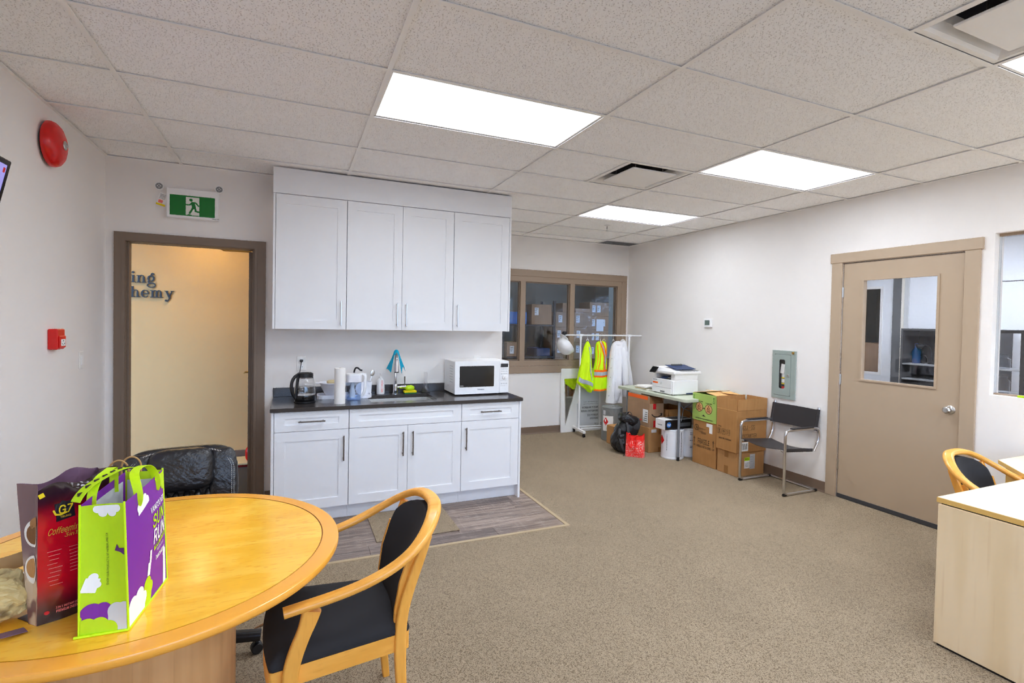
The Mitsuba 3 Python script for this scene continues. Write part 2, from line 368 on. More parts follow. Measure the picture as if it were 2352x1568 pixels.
# carpet and vinyl planks
px0, px1, py0, py1 = -0.30, 1.955, 3.412, YK
car = Polygon([(XL, YB), (XR, YB), (XR, YR), (XS, YR), (XS, YK), (px1, YK), (px1, py0), (px0, py0), (px0, YK), (XL, YK)])
part(FL, 'carpet', mv(ext(car, 0.006), z=-0.006), 'carpet', label='beige speckled loop carpet')
part(FL, 'edge_strip', bx(px0 - .012, px1 + .022, py0 - .006, py0 + .020, -.003, .006, .002), 'edge_strip', label='beige edging between carpet and planks')
part(FL, 'edge_strip', bx(px1 - .008, px1 + .020, py0 + .021, YK, -.003, .006, .002), 'edge_strip')
pw, pl_ = 0.152, 0.914
r_ = random.Random(3)
y = py0 + .022; row = 0
while y < 4.26:
    x = px0 + .002 - r_.uniform(0.1, 0.8)
    ye = min(y + pw, 4.30)
    if row == 1: x = 1.14 - 2 * pl_
    if row == 0: x = 1.40 - 2 * pl_
    while x < px1 - .01:
        a, b = max(x, px0 + .002), min(x + pl_, px1 - .009)
        if b - a > 0.01: part(FL, 'plank', bx(a + .0006, b - .0006, y + .0006, ye - .0006, -.005, .0012 + r_.uniform(0, .0006), .0012), f'plank_{r_.randrange(3)}')
        x += pl_
    y += pw; row += 1
# walls
ld = (-1.168, -0.299, -0.01, 2.121)      # hall door opening, x and z
rd = (2.186, 3.126, -0.01, 2.165)        # office door opening, y and z
rw = (0.55, 2.016, 1.10, 2.276)          # office window opening, y and z
sw = (2.12, 4.535, 0.97, 2.205)          # storage window opening, x and z
struct('wall_left', wall_x(XL - WT, XL, YB - .1, YK, -.05, ZC + .25), 'wall_paint')
struct('wall_back', wall_y(YK, YK + WT, XL - WT, XS, -.05, ZC + .25, [ld]), 'wall_paint')
struct('wall_recess', wall_x(XS - WT, XS, YK + WT, YR, -.05, ZC + .25), 'wall_paint')
struct('wall_far', wall_y(YR, YR + WT, XS - WT, XR + WT, -.05, ZC + .25, [sw]), 'wall_paint')
struct('wall_right', wall_x(XR, XR + WT, YB - .1, YR, -.05, ZC + .25, [rd, rw]), 'wall_paint')
bw = [(-0.9, 0.75, 0.75, 2.45), (0.95, 2.6, 0.75, 2.45), (2.8, 4.4, 0.75, 2.45)]
struct('wall_rear', wall_y(YB - WT, YB, XL - WT, XR + WT, -.05, ZC + .25, bw), 'wall_paint')
for a, b, c, d in bw:
    w = struct('window_3', None, None) if 'window_3' not in USED else struct('window_4', None, None) if 'window_4' not in USED else struct('window_5', None, None)
    part(w, 'frame', cat([bx(a, b, YB - .09, YB - .03, c, c + .05), bx(a, b, YB - .09, YB - .03, d - .05, d), bx(a, a + .05, YB - .09, YB - .03, c, d), bx(b - .05, b, YB - .09, YB - .03, c, d), bx((a + b) / 2 - .025, (a + b) / 2 + .025, YB - .09, YB - .03, c, d)]), 'dark_grey')
    part(w, 'pane', trimesh.creation.box(bounds=[[a + .04, YB - .062, c + .04], [b - .04, YB - .058, d - .04]]) if False else gridmesh(V([[[a + .04, YB - .06, c + .04], [b - .04, YB - .06, c + .04]], [[a + .04, YB - .06, d - .04], [b - .04, YB - .06, d - .04]]])), 'pane')
# baseboards: vinyl cove with a flared toe
def cove(p0, p1, n):
    p0, p1, n = V(p0, float), V(p1, float), V(n, float)
    prof = [(0, 0), (.014, 0), (.012, .006), (.006, .016), (.0045, .03), (.0045, .098), (.002, .102), (0, .102)]
    d = (p1 - p0); ln = np.linalg.norm(d); d /= ln
    m = ext(Polygon(prof), ln)
    v = m.vertices; m.vertices = p0 + v[:, :1] * n + v[:, 1:2] * V([0, 0, 1.0]) + v[:, 2:] * d
    if m.volume < 0: m.invert()
    return m
struct('baseboard_left', cove((XL, YB, 0), (XL, YK, 0), (1, 0, 0)), 'base_brown')
bb = struct('baseboard_back', cove((XL, YK, 0), (-1.245, YK, 0), (0, -1, 0)), 'base_brown')
part(bb, 'piece', cove((-0.21, YK, 0), (-.145, YK, 0), (0, -1, 0)), 'base_brown')
struct('baseboard_recess', cove((XS, YK, 0), (XS, YR, 0), (1, 0, 0)), 'base_brown')
struct('baseboard_far', cove((XS, YR, 0), (XR, YR, 0), (0, -1, 0)), 'base_brown')
bb = struct('baseboard_right', cove((XR, 3.226, 0), (XR, YR, 0), (-1, 0, 0)), 'base_brown')
part(bb, 'piece', cove((XR, YB, 0), (XR, 2.09, 0), (-1, 0, 0)), 'base_brown')
# ------------------------------------------------------------------ suspended ceiling
CE = struct('ceiling', trimesh.creation.box(bounds=[[XL - .1, YB - .1, ZC + .24], [XR + .1, YR + .1, ZC + .30]]), 'white_matte')
main_x = [GX + 1.2192 * i for i in range(-0, 5)]
lights = {(1, -1), (3, -1), (3, 2), (3, -4), (1, -4), (3, -7), (1, -7), (3, -10), (1, -10)}
vents = {(2, 0), (2, -4)}
ys = [GY + .6096 * j for j in range(-11, 6)]
def in_room(xa, xb, ya, yb):
    return Polygon([(XL, YB), (XR, YB), (XR, YR), (XS, YR), (XS, YK), (XL, YK)]).intersection(sbox(xa, ya, xb, yb))
tz = ZC + .002
for i in range(-1, 5):
    for j in range(-11, 6):
        xa, xb, ya, yb = GX + 1.2192 * i, GX + 1.2192 * (i + 1), GY + .6096 * j, GY + .6096 * (j + 1)
        if (i, j) in lights: continue
        if (i, j) in vents: xb = xa + .6096
        g = in_room(xa, xb, ya, yb)
        if g.is_empty or g.area < 1e-3: continue
        if g.geom_type != 'Polygon': g = max(g.geoms, key=lambda q: q.area)
        g = g.buffer(-.003, join_style=2)
        if g.is_empty: continue
        dz = r_.uniform(0, .0025)
        part(CE, 'tile', mv(ext(g, .014), z=tz + dz), 'ceiling_tile_mat')
hw = .0115
def tbar_y(x, y0, y1): return cat([bx(x - hw, x + hw, y0, y1, ZC - .006, ZC - .004, 0), bx(x - .001, x + .001, y0, y1, ZC - .004, ZC + .03, 0)])
def tbar_x(y, x0, x1): return cat([bx(x0, x1, y - hw, y + hw, ZC - .0055, ZC - .0035, 0), bx(x0, x1, y - .001, y + .001, ZC - .0035, ZC + .03, 0)])
for i, x in enumerate(main_x):
    part(CE, 'grid_runner', tbar_y(x, YB, YK if x < XS else YR), 'grid_white')
for j, y in enumerate(ys):
    xs = [XL] + main_x + [XR]
    for a, b in zip(xs[:-1], xs[1:]):
        if y > YK:
            if b < XS + .1: continue
            a = max(a, XS)
        part(CE, 'cross_tee', tbar_x(y, a + (hw if a > XL else 0), b - (hw if b < XR else 0)), 'grid_white')
for i, j in vents: part(CE, 'cross_tee', tbar_y(GX + 1.2192 * i + .6096, GY + .6096 * j + hw, GY + .6096 * (j + 1) - hw), 'grid_white')
for q in ([(XL, YB), (XL, YK)], [(XR, YB), (XR, YR)]):
    s = 1 if q[0][0] == XL else -1
    part(CE, 'wall_angle', bx(q[0][0], q[0][0] + s * .019, q[0][1], q[1][1], ZC - .006, ZC - .004, 0), 'grid_white')
part(CE, 'wall_angle', bx(XL, XS, YK - .019, YK, ZC - .006, ZC - .004, 0), 'grid_white')
part(CE, 'wall_angle', bx(XS, XR, YR - .019, YR, ZC - .006, ZC - .004, 0), 'grid_white')
part(CE, 'wall_angle', bx(XS, XS + .019, YK, YR, ZC - .006, ZC - .004, 0), 'grid_white')
# light fittings
def panel_light(i, j, label, group=None):
    xa, xb, ya, yb = GX + 1.2192 * i + hw, GX + 1.2192 * (i + 1) - hw, GY + .6096 * j + hw, GY + .6096 * (j + 1) - hw
    t = thing('ceiling_light', label, 'light', group)
    fr = ext(sbox(xa, ya, xb, yb).difference(sbox(xa + .012, ya + .012, xb - .012, yb - .012)), .05)
    part(t, 'frame', mv(fr, z=ZC + .0006), 'grid_white')
    e = gridmesh(V([[[xa + .012, ya + .012, ZC + .004], [xb - .012, ya + .012, ZC + .004]], [[xa + .012, yb - .012, ZC + .004], [xb - .012, yb - .012, ZC + .004]]]), flip=False)
    k = part(t, 'diffuser', e, 'panel_white')
    scene[k]['emitter'] = {'type': 'area', 'radiance': {'type': 'rgb', 'value': list(PANEL)}}
    part(t, 'housing', bx(xa, xb, ya, yb, ZC + .055, ZC + .06, 0), 'grid_white')
panel_light(1, -1, 'lit white ceiling light panel in front of the upper cabinets, largest in view')
panel_light(3, -1, 'lit ceiling light panel between the square vent and the right wall')
panel_light(3, 2, 'smallest lit ceiling light panel, beside the sprinkler head at the back')
panel_light(3, -4, 'lit ceiling light panel cut off at the right frame edge beside the large vent')
for q, lb in (((1, -4), 'lit ceiling light panel right above the viewer'), ((3, -7), 'lit ceiling light panel behind the viewer on the desk side'), ((1, -7), 'lit ceiling light panel behind the viewer on the table side'), ((3, -10), 'rearmost lit ceiling light panel on the desk side'), ((1, -10), 'rearmost lit ceiling light panel on the table side')): panel_light(*q, lb)
def vent(i, j, label):
    xa = GX + 1.2192 * i + .6096; xb = xa + .6096; ya = GY + .6096 * j; yb = ya + .6096
    xa += hw; xb -= hw; ya += hw; yb -= hw
    t = thing('ceiling_vent', label, 'vent')
    c = V([(xa + xb) / 2, (ya + yb) / 2]); h = (xb - xa) / 2
    rings = [(h, ZC), (h - .022, ZC), (h - .034, ZC + .010), (h - .050, ZC + .040), (h - .058, ZC + .075)]
    P = []
    for s, z in rings:
        P.append([[c[0] + s * a, c[1] + s * b, z] for a, b in ((-1, -1), (1, -1), (1, 1), (-1, 1), (-1, -1))])
    part(t, 'cone', sheet(V(P), .0015), 'grid_white')
    part(t, 'duct_box', minus(trimesh.creation.box(bounds=[[xa + .055, ya + .055, ZC + .075], [xb - .055, yb - .055, ZC + .22]]), trimesh.creation.box(bounds=[[xa + .058, ya + .058, ZC + .05], [xb - .058, yb - .058, ZC + .215]])), 'charcoal', label='dark duct opening')
    part(t, 'plaque', mv(rbox(.410, .410, .012, .005, 3), c[0], c[1], ZC - .004), 'grid_white', label='square white face plate')
    for a, b in ((-1, -1), (1, -1), (1, 1), (-1, 1)):
        part(t, 'hanger', cyl((c[0] + a * .13, c[1] + b * .13, ZC + .003), (c[0] + a * .13, c[1] + b * .13, ZC + .12), .004, 8), 'brushed_nickel')
vent(2, 0, 'square ceiling air vent between the large and the right light panels')
vent(2, -4, 'large square ceiling air vent at the top right corner of the picture')
t = thing('ceiling_grille', 'dark slotted ceiling grille in the far corner above the right wall', 'grille')
part(t, 'frame', mv(ext(sbox(4.075, 6.17, 4.63, 6.41).difference(sbox(4.09, 6.185, 4.615, 6.395)), .004), z=ZC - .006), 'mid_grey')
for k in range(11): part(t, 'slat', mv(bx(-.262, .262, -.009, .009, -.001, .001, 0), 4.3525, 6.198 + .0185 * k, ZC - .004, rx=35), 'mid_grey')
t = thing('sprinkler_head', 'small white sprinkler head hanging below the ceiling near the far light', 'sprinkler')
part(t, 'rose', mv(lathe([(0, 0), (.035, 0), (.03, -.006), (.012, -.01), (0, -.01)], 20), 3.46, 5.236, ZC), 'white')
part(t, 'body', mv(lathe([(0, 0), (.009, 0), (.009, -.03), (.004, -.034), (.004, -.05), (.018, -.052), (.018, -.054), (0, -.054)], 16), 3.46, 5.236, ZC - .008), 'brushed_nickel')
# ------------------------------------------------------------------ office door (right wall)
D = struct('door_1', None, None, label='taupe office door with a large glass pane')
part(D, 'casing', bx(XR - .018, XR, 3.126, 3.224, 0, 2.169), 'taupe_door'); part(D, 'casing', bx(XR - .018, XR, 2.090, 2.188, 0, 2.169), 'taupe_door')
part(D, 'casing', bx(XR - .022, XR, 2.076, 3.238, 2.169, 2.257), 'taupe_door')
part(D, 'jamb', bx(XR, XR + WT + .01, 3.126, 3.146, 0, 2.17, .001), 'taupe'); part(D, 'jamb', bx(XR, XR + WT + .01, 2.166, 2.186, 0, 2.17, .001), 'taupe'); part(D, 'jamb', bx(XR, XR + WT + .01, 2.186, 3.126, 2.165, 2.185, .001), 'taupe')
lf = minus(bx(XR + .002, XR + .046, 2.191, 3.119, .018, 2.157, .002), trimesh.creation.box(bounds=[[XR - .1, 2.362, 1.112], [XR + .2, 2.936, 1.998]]))
part(D, 'leaf', lf, 'taupe_door')
def frame_x(x0, x1, y0, y1, z0, z1, t):
    p = sbox(y0, z0, y1, z1).difference(sbox(y0 + t, z0 + t, y1 - t, z1 - t))
    return onto(ext(p, x1 - x0), (x0, 0, 0), (0, 1, 0), (0, 0, 1))
part(D, 'glazing_bead', frame_x(XR - .008, XR + .014, 2.350, 2.948, 1.100, 2.010, .016), 'taupe_door')
part(D, 'pane', gridmesh(V([[[XR + .022, 2.362, 1.112], [XR + .022, 2.936, 1.112]], [[XR + .022, 2.362, 1.998], [XR + .022, 2.936, 1.998]]])), 'pane', label='clear glass pane')
part(D, 'door_sweep', bx(XR - .004, XR + .004, 2.192, 3.118, .004, .038, .001), 'charcoal', label='dark rubber sweep')
for z in (1.897, 1.096, .306):
    h = part(D, 'hinge', cat([cyl((XR - .004, 3.123, z - .048), (XR - .004, 3.123, z + .048), .0065, 12), bx(XR - .002, XR + .001, 3.110, 3.136, z - .046, z + .046, 0)]), 'steel', 30)
kn = lathe([(0, 0), (.033, 0), (.033, .004), (.028, .008), (.012, .012), (.011, .028), (.022, .034), (.0285, .046), (.027, .058), (.018, .066), (0, .068)], 32)
part(D, 'knob', mv(kn, XR + .002, 2.252, .953, ry=-90), 'steel', 35, label='satin steel knob')
part(D, 'latch_plate', bx(XR + .001, XR + .004, 2.186, 2.190, .92, .99, 0), 'steel')
# ------------------------------------------------------------------ office window (right wall)
W = struct('window_2', None, None, label='fixed interior window to the office')
y0, y1, z0, z1 = rw
part(W, 'frame', cat([bx(XR + .055, XR + .085, y0, y1, z0, z0 + .016, .001), bx(XR + .055, XR + .085, y0, y1, z1 - .020, z1, .001)]), 'taupe'); part(W, 'side_frame', cat([bx(XR + .058, XR + .085, y1 - .006, y1, z0 + .0165, z1 - .0205, .001), bx(XR + .058, XR + .085, y0, y0 + .006, z0 + .0165, z1 - .0205, .001)]), 'light_grey')
part(W, 'pane', gridmesh(V([[[XR + .07, y0 + .01, z0 + .01], [XR + .07, y1 - .01, z0 + .01]], [[XR + .07, y0 + .01, z1 - .01], [XR + .07, y1 - .01, z1 - .01]]])), 'pane')
part(W, 'sill', bx(XR + .001, XR + .055, y0, y1, z0 - .001, z0 + .004, .001), 'wall_paint')
# ------------------------------------------------------------------ storage window (far wall)
W = struct('window_1', None, None, label='taupe framed interior window in three panes')
def frame_y(y0, y1, x0, x1, z0, z1, t):
    p = sbox(x0, z0, x1, z1).difference(sbox(x0 + t, z0 + t, x1 - t, z1 - t))
    return onto(ext(p, y1 - y0), (0, y1, 0), (1, 0, 0), (0, 0, 1))
part(W, 'casing', bx(2.02, 4.615, YR - .018, YR, 2.200, 2.292), 'taupe'); part(W, 'casing', bx(2.02, 4.615, YR - .022, YR, .858, .958), 'taupe')
part(W, 'casing', bx(4.525, 4.615, YR - .018, YR, .958, 2.200), 'taupe'); part(W, 'casing', bx(2.02, 2.115, YR - .018, YR, .958, 2.200), 'taupe')
part(W, 'frame', frame_y(YR - .010, YR + .10, 2.116, 4.525, .960, 2.200, .072), 'taupe')
for x in (2.860, 3.640): part(W, 'mullion', bx(x, x + .075, YR - .012, YR + .09, 1.03, 2.13, .002), 'taupe')
for a, b in ((2.186, 2.862), (2.933, 3.642), (3.713, 4.455)):
    part(W, 'glazing_bead', frame_y(YR + .014, YR + .034, a, b, 1.030, 2.130, .018), 'taupe_dark')
    part(W, 'pane', gridmesh(V([[[a, YR + .026, 1.03], [b, YR + .026, 1.03]], [[a, YR + .026, 2.13], [b, YR + .026, 2.13]]])), 'pane')
# ------------------------------------------------------------------ hall door (back wall)
D = struct('door_2', None, None, label='brown steel door frame with the door open into the hall')
pr = [(0, 0), (.030, 0), (.034, -.004), (.066, -.004), (.072, .004), (.072, .02), (0, .02)]
def casing_y(segs, bs):
    for m in segs: part(D, 'casing', m, bs)
c_out = Polygon([(-1.240, 0), (-1.240, 2.187), (-.215, 2.187), (-.215, 0), (-.299, 0), (-.299, 2.121), (-1.168, 2.121), (-1.168, 0)])
for poly in (Polygon([(-1.240, 0), (-1.240, 2.187), (-1.168, 2.121), (-1.168, 0)]), Polygon([(-.215, 0), (-.299, 0), (-.299, 2.121), (-.215, 2.187)]), Polygon([(-1.240, 2.187), (-.215, 2.187), (-.299, 2.121), (-1.168, 2.121)])):
    part(D, 'casing', onto(ext(poly, .022), (0, YK, 0), (1, 0, 0), (0, 0, 1)), 'taupe_dark')
for poly in (sbox(-1.190, 0, -1.172, 2.14), sbox(-.295, 0, -.277, 2.14), sbox(-1.190, 2.125, -.277, 2.143)):
    part(D, 'casing_bead', onto(ext(poly, .005), (0, YK - .022, 0), (1, 0, 0), (0, 0, 1)), 'taupe_dark')
part(D, 'jamb', bx(-1.186, -1.166, YK - .002, YK + WT + .01, 0, 2.121, .001), 'taupe_dark'); part(D, 'jamb', bx(-.301, -.281, YK - .002, YK + WT + .01, 0, 2.121, .001), 'taupe_dark'); part(D, 'jamb', bx(-1.186, -.281, YK - .002, YK + WT + .01, 2.119, 2.140, .001), 'taupe_dark')
part(D, 'stop', bx(-1.166, -1.152, YK + .02, YK + .066, 0, 2.119, .001), 'taupe_dark'); part(D, 'stop', bx(-.315, -.301, YK + .02, YK + .066, 0, 2.119, .001), 'taupe_dark')
an = -4.0
leaf = mv(bx(-.046, 0, 0, .86, .012, 2.112, .002), -.303, YK + WT + .012, 0, rz=3.2)
part(D, 'leaf', leaf, 'taupe_dark')
for z in (1.86, 1.02, .30):
    part(D, 'hinge', cat([bx(-.3035, -.3015, YK + .074, YK + .118, z - .055, z + .055, 0), cyl((-.307, YK + WT + .012, z - .055), (-.307, YK + WT + .012, z + .055), .007, 10)]), 'steel', 30)
hd = cat([cyl((-.37, 5.66, 1.02), (-.425, 5.66, 1.02), .010, 12), tube(fillet([(-.415, 5.66, 1.02), (-.43, 5.655, 1.02), (-.43, 5.55, 1.02)], .012), .008, 10), mv(lathe([(0, 0), (.026, 0), (.026, .006), (0, .008)], 20), -.375, 5.66, 1.02, ry=-90)])
part(D, 'lever', hd, 'brass', 40, label='brass lever handle')
part(D, 'closer', cat([bx(-.56, -.345, 5.0, 5.018, 2.122, 2.136, .002), tube([(-.555, 5.008, 2.13), (-.575, 4.90, 2.13)], .006, 8)]), 'brass')
# ------------------------------------------------------------------ hall beyond the door
HW = 6.34
struct('wall_hall', wall_y(HW, HW + .1, -3.2, .9, 0, 2.75), 'hall_paint')
struct('wall_hall_right', wall_x(.8, .9, YK + WT, HW, 0, 2.75), 'hall_paint'); struct('wall_hall_left', wall_x(-3.2, -3.1, YK + WT, HW, 0, 2.75), 'hall_paint')
struct('floor_hall', trimesh.creation.box(bounds=[[-3.2, YK, -.05], [.9, HW + .1, -.0065]]), 'hall_carpet')
struct('ceiling_hall', trimesh.creation.box(bounds=[[-3.2, YK + WT, 2.6], [.9, HW, 2.66]]), 'wall_paint')
struct('baseboard_hall', cove((-3.1, HW, -.006), (.8, HW, -.006), (0, -1, 0)), 'base_brown')
t = thing('hall_downlight', 'warm round downlight in the hall ceiling beyond the open door', 'light')
part(t, 'trim', mv(lathe([(.16, 0), (.185, 0), (.185, -.008), (.16, -.012), (.155, -.004)], 32), -0.85, 5.85, 2.6), 'white', 30)
k = part(t, 'diffuser', mv(lathe([(0, -.004), (.158, -.004), (.158, -.002), (0, -.002)], 32), -0.85, 5.85, 2.6), 'panel_white')
scene[k]['emitter'] = {'type': 'area', 'radiance': {'type': 'rgb', 'value': list(HALL_LAMP)}}
# lettering: black slab serif letters standing off the hall wall
def stem(x, y0, y1, w): return sbox(x, y0, x + w, y1)
def serif(x, y, w, h=.10): return sbox(x, y, x + w, y + h)
def arch(x0, x1, yt, w, y0):
    """a shoulder from a stem at x0 over to a stem of width w ending at x1"""
    c = [(x0, yt - .26)]
    for a in np.linspace(180, 0, 16): c.append(((x0 + x1 - w / 2) / 2 + ((x1 - w / 2 - x0) / 2) * math.cos(math.radians(a)), yt - .30 + .24 * math.sin(math.radians(a))))
    return unary_union([LineString(c).buffer(.062, cap_style=2), stem(x1 - w, y0, yt - .27, w)])
def glyph(ch):
    w = .22
    if ch == 'i': return unary_union([stem(.14, 0, 1, w), serif(0, 0, .52), serif(0, .9, .30), Point(.24, 1.36).buffer(.15)]), .62
    if ch == 'n': return unary_union([stem(.14, 0, 1, w), serif(0, 0, .52), serif(0, .9, .26), arch(.34, .92, 1.04, w, 0), serif(.62, 0, .48)]), 1.18
    if ch == 'h': return unary_union([stem(.14, 0, 1.46, w), serif(0, 0, .52), serif(0, 1.36, .30), arch(.34, .92, 1.04, w, 0), serif(.62, 0, .48)]), 1.18
    if ch == 'm': return unary_union([stem(.14, 0, 1, w), serif(0, 0, .50), serif(0, .9, .26), arch(.34, .84, 1.04, w, 0), serif(.52, 0, .46), arch(.80, 1.32, 1.04, w, 0), serif(1.04, 0, .46)]), 1.62
    if ch == 'e':
        o = affinity.scale(Point(.46, .5).buffer(1, 24), .46, .53); i_ = affinity.scale(Point(.50, .5).buffer(1, 24), .27, .43)
        g = o.difference(i_); g = g.difference(sbox(.55, .26, 1.2, .44)); return unary_union([g, sbox(.2, .44, .86, .56)]), 1.08
    if ch == 'c':
        o = affinity.scale(Point(.46, .5).buffer(1, 24), .46, .53); i_ = affinity.scale(Point(.50, .5).buffer(1, 24), .27, .43)
        return unary_union([o.difference(i_).difference(sbox(.55, .3, 1.2, .7)), Point(.76, .74).buffer(.13)]), 1.06
    if ch == 'g':
        a = affinity.scale(Point(.46, .62).buffer(1, 24), .42, .42).difference(affinity.scale(Point(.46, .62).buffer(1, 24), .20, .32))
        b = affinity.scale(Point(.50, -.32).buffer(1, 24), .50, .34).difference(affinity.scale(Point(.50, -.32).buffer(1, 24), .39, .21))
        c = LineString([(.22, .30), (.13, .17), (.20, .05), (.45, .0), (.7, -.02), (.86, -.12)]).buffer(.075)
        d = LineString([(.46, .86), (.46, 1.12), (.52, 1.28), (.64, 1.33)]).buffer(.05)
        return unary_union([a, b, c, d, Point(.70, 1.22).buffer(.13)]), 1.12
    if ch == 'y':
        return unary_union([Polygon([(.10, 1), (.36, 1), (.76, .05), (.60, -.18)]), Polygon([(.98, 1), (.86, 1), (.56, .12), (.62, -.02)]), LineString([(.62, .1), (.50, -.30), (.38, -.47), (.24, -.46)]).buffer(.055), Point(.20, -.36).buffer(.13), serif(0, .92, .46, .08), serif(.74, .92, .42, .08)]), 1.2
t = thing('wall_lettering', 'raised black serif letters on the warm lit hall wall seen through the open doorway', 'lettering')
for word, xs_, base, s in (('ing', -1.517, 1.893, .0755), ('chemy', -1.600, 1.744, .0745)):
    x = xs_
    for ch in word:
        g, adv = glyph(ch)
        part(t, 'letter', onto(ext(affinity.scale(g, s, s, origin=(0, 0)), .012), (x, HW - .010, base), (1, 0, 0), (0, 0, 1)), 'black')
        x += adv * s
# things on the hall floor
t = thing('hall_cabinet', 'low rust red cabinet with a pale top in the hall, glimpsed beside the open door', 'cabinet')
part(t, 'body', bx(-.72, -.385, 5.98, 6.26, -.0065, .02, .004), 'dark_red'); part(t, 'top', bx(-.73, -.38, 5.97, 6.27, .0202, .04, .003), 'cream')
solo('hall_bag', mv(cushion(.10, .10, .15, 3.0, 10), -.405, 6.06, .115), 'red', 'small red bag on the pale ledge in the hall', 'bag', True)
# ------------------------------------------------------------------ office beyond the right wall
OX = 7.2
struct('wall_office_far', wall_x(OX, OX + .1, -.6, 5.4, 0, 2.75, [(4.31, 5.1, .98, 2.11)]), 'office_paint')
struct('wall_office_side', wall_y(5.3, 5.4, XR + WT, OX, 0, 2.75), 'office_paint'); struct('wall_office_near', wall_y(-.7, -.6, XR + WT, OX, 0, 2.75), 'office_paint')
struct('floor_office', trimesh.creation.box(bounds=[[XR + WT - .1, -.7, -.06], [9.0, 5.4, -.0065]]), 'carpet'); struct('ceiling_office', trimesh.creation.box(bounds=[[XR + WT, -.7, 2.7], [9.0, 5.4, 2.76]]), 'white_matte')
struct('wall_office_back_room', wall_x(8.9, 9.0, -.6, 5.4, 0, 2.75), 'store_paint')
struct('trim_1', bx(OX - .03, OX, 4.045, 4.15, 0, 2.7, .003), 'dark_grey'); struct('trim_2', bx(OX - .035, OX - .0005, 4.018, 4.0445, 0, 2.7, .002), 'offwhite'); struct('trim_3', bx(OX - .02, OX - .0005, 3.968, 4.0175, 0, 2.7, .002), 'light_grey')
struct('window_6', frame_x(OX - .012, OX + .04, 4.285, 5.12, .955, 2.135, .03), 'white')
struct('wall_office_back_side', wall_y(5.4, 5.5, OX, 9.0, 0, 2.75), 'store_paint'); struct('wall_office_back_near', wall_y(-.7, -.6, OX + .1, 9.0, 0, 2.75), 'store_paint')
solo('moving_box', bx(7.6, 8.1, 4.4, 5.2, .9, 1.36, .004), 'card_d', 'brown box in the dark room beyond the office window frame', 'box')
solo('storage_unit', bx(7.45, 8.2, 4.3, 5.2, -.006, .899, .004), 'navy', 'dark blue unit under the brown box in the dark back room', 'unit')
solo('wall_switch', bx(OX - .03, OX - .0205, 3.985, 4.005, 1.10, 1.30, .002), 'wall_plate', 'slim white switch plate beside the brown post in the office', 'switch')
t = thing('bookcase', 'dark charcoal bookcase against the white office wall, seen through the door glass', 'bookcase')
part(t, 'back', bx(OX - .02, OX - .004, 2.9, 3.852, -.006, 1.58, .002), 'charcoal'); part(t, 'side', bx(OX - .36, OX - .02, 3.83, 3.852, -.006, 1.58, .002), 'charcoal'); part(t, 'side', bx(OX - .36, OX - .02, 2.9, 2.922, -.006, 1.58, .002), 'charcoal')
part(t, 'top', bx(OX - .36, OX - .02, 2.922, 3.83, 1.556, 1.58, .002), 'charcoal')
for z in (.38, .72, .96, 1.14): part(t, 'shelf', bx(OX - .36, OX - .02, 2.9225, 3.8295, z, z + .018, .002), 'mid_grey')
solo('water_bottle', mv(lathe([(0, 0), (.04, 0), (.042, .02), (.042, .14), (.02, .19), (.02, .24), (0, .245)], 20), OX - .20, 3.76, 1.1582), 'navy', 'dark blue bottle on the upper shelf of the dark bookcase', 'bottle', 35)
t = thing('desk_lamp', 'small black desk lamp on the upper shelf of the dark bookcase', 'lamp')
part(t, 'base', mv(lathe([(0, 0), (.05, 0), (.05, .012), (0, .016)], 20), OX - .2, 3.58, 1.1582), 'black'); part(t, 'arm', tube(smooth_path([(OX - .2, 3.58, 1.17), (OX - .2, 3.60, 1.3), (OX - .22, 3.62, 1.37), (OX - .26, 3.66, 1.38)], 16), .006, 8), 'black', 40); part(t, 'shade', cyl((OX - .26, 3.655, 1.38), (OX - .30, 3.70, 1.355), .018, 14, .04), 'black', 40)
solo('cable_coil', tube(V([(OX - .2 + .002 * a, 3.70 + .05 * math.cos(a * .9), 1.1612 + .05 + .05 * math.sin(a * .9)) for a in np.linspace(0, 14, 60)]), .003, 6), 'black', 'coiled cable on the upper shelf of the dark bookcase', 'cable', True)
# locker panels behind the office window, and the glass fronted display cabinet
lk = thing('locker_wall', 'tall white cabinet panels with thin dark seams behind the office window', 'cabinet')
for a, b in ((1.3, 2.15), (2.16, 3.05), (.4, 1.29)):
    for c, d in ((.0, 1.56), (1.568, 2.11), (2.118, 2.595)):
        part(lk, 'panel', bx(7.12, 7.19, a, b, c if c > 0 else -.006, d, .004), 'office_paint')
part(lk, 'backing', bx(7.15, 7.188, .41, 3.04, -.006, 2.59, .002), 'dark_grey')
dc = thing('display_cabinet', 'black framed glass display cabinet standing in the office behind the window', 'cabinet')
X0, X1, Y0, Y1 = 5.75, 6.15, 2.26, 2.62
for a in (X0, X1 - .03):
    for b in (Y0, Y1 - .03): part(dc, 'post', bx(a, a + .03, b, b + .03, -.006, 1.55, .002), 'charcoal')
part(dc, 'top', bx(X0 - .01, X1 + .01, Y0 - .01, Y1 + .01, 1.5505, 1.58, .003), 'charcoal'); part(dc, 'base', bx(X0 + .03, X1 - .03, Y0 + .03, Y1 - .03, .05, .10, .003), 'charcoal')
for z in (.55, .84, 1.0, 1.22): part(dc, 'shelf', bx(X0 + .005, X1 - .005, Y0 + .031, Y1 - .031, z, z + .008, .001), 'light_grey')
part(dc, 'pane', gridmesh(V([[[X0 + .002, Y0 + .03, .1], [X0 + .002, Y1 - .03, .1]], [[X0 + .002, Y0 + .03, 1.55], [X0 + .002, Y1 - .03, 1.55]]])), 'pane')
solo('glass_jar', mv(lathe([(0, 0), (.045, 0), (.048, .02), (.048, .11), (.03, .13), (.03, .15), (0, .152)], 20), 5.92, 2.47, 1.0082), 'clear_plastic', 'clear jar on a shelf of the black display cabinet', 'jar', 35)
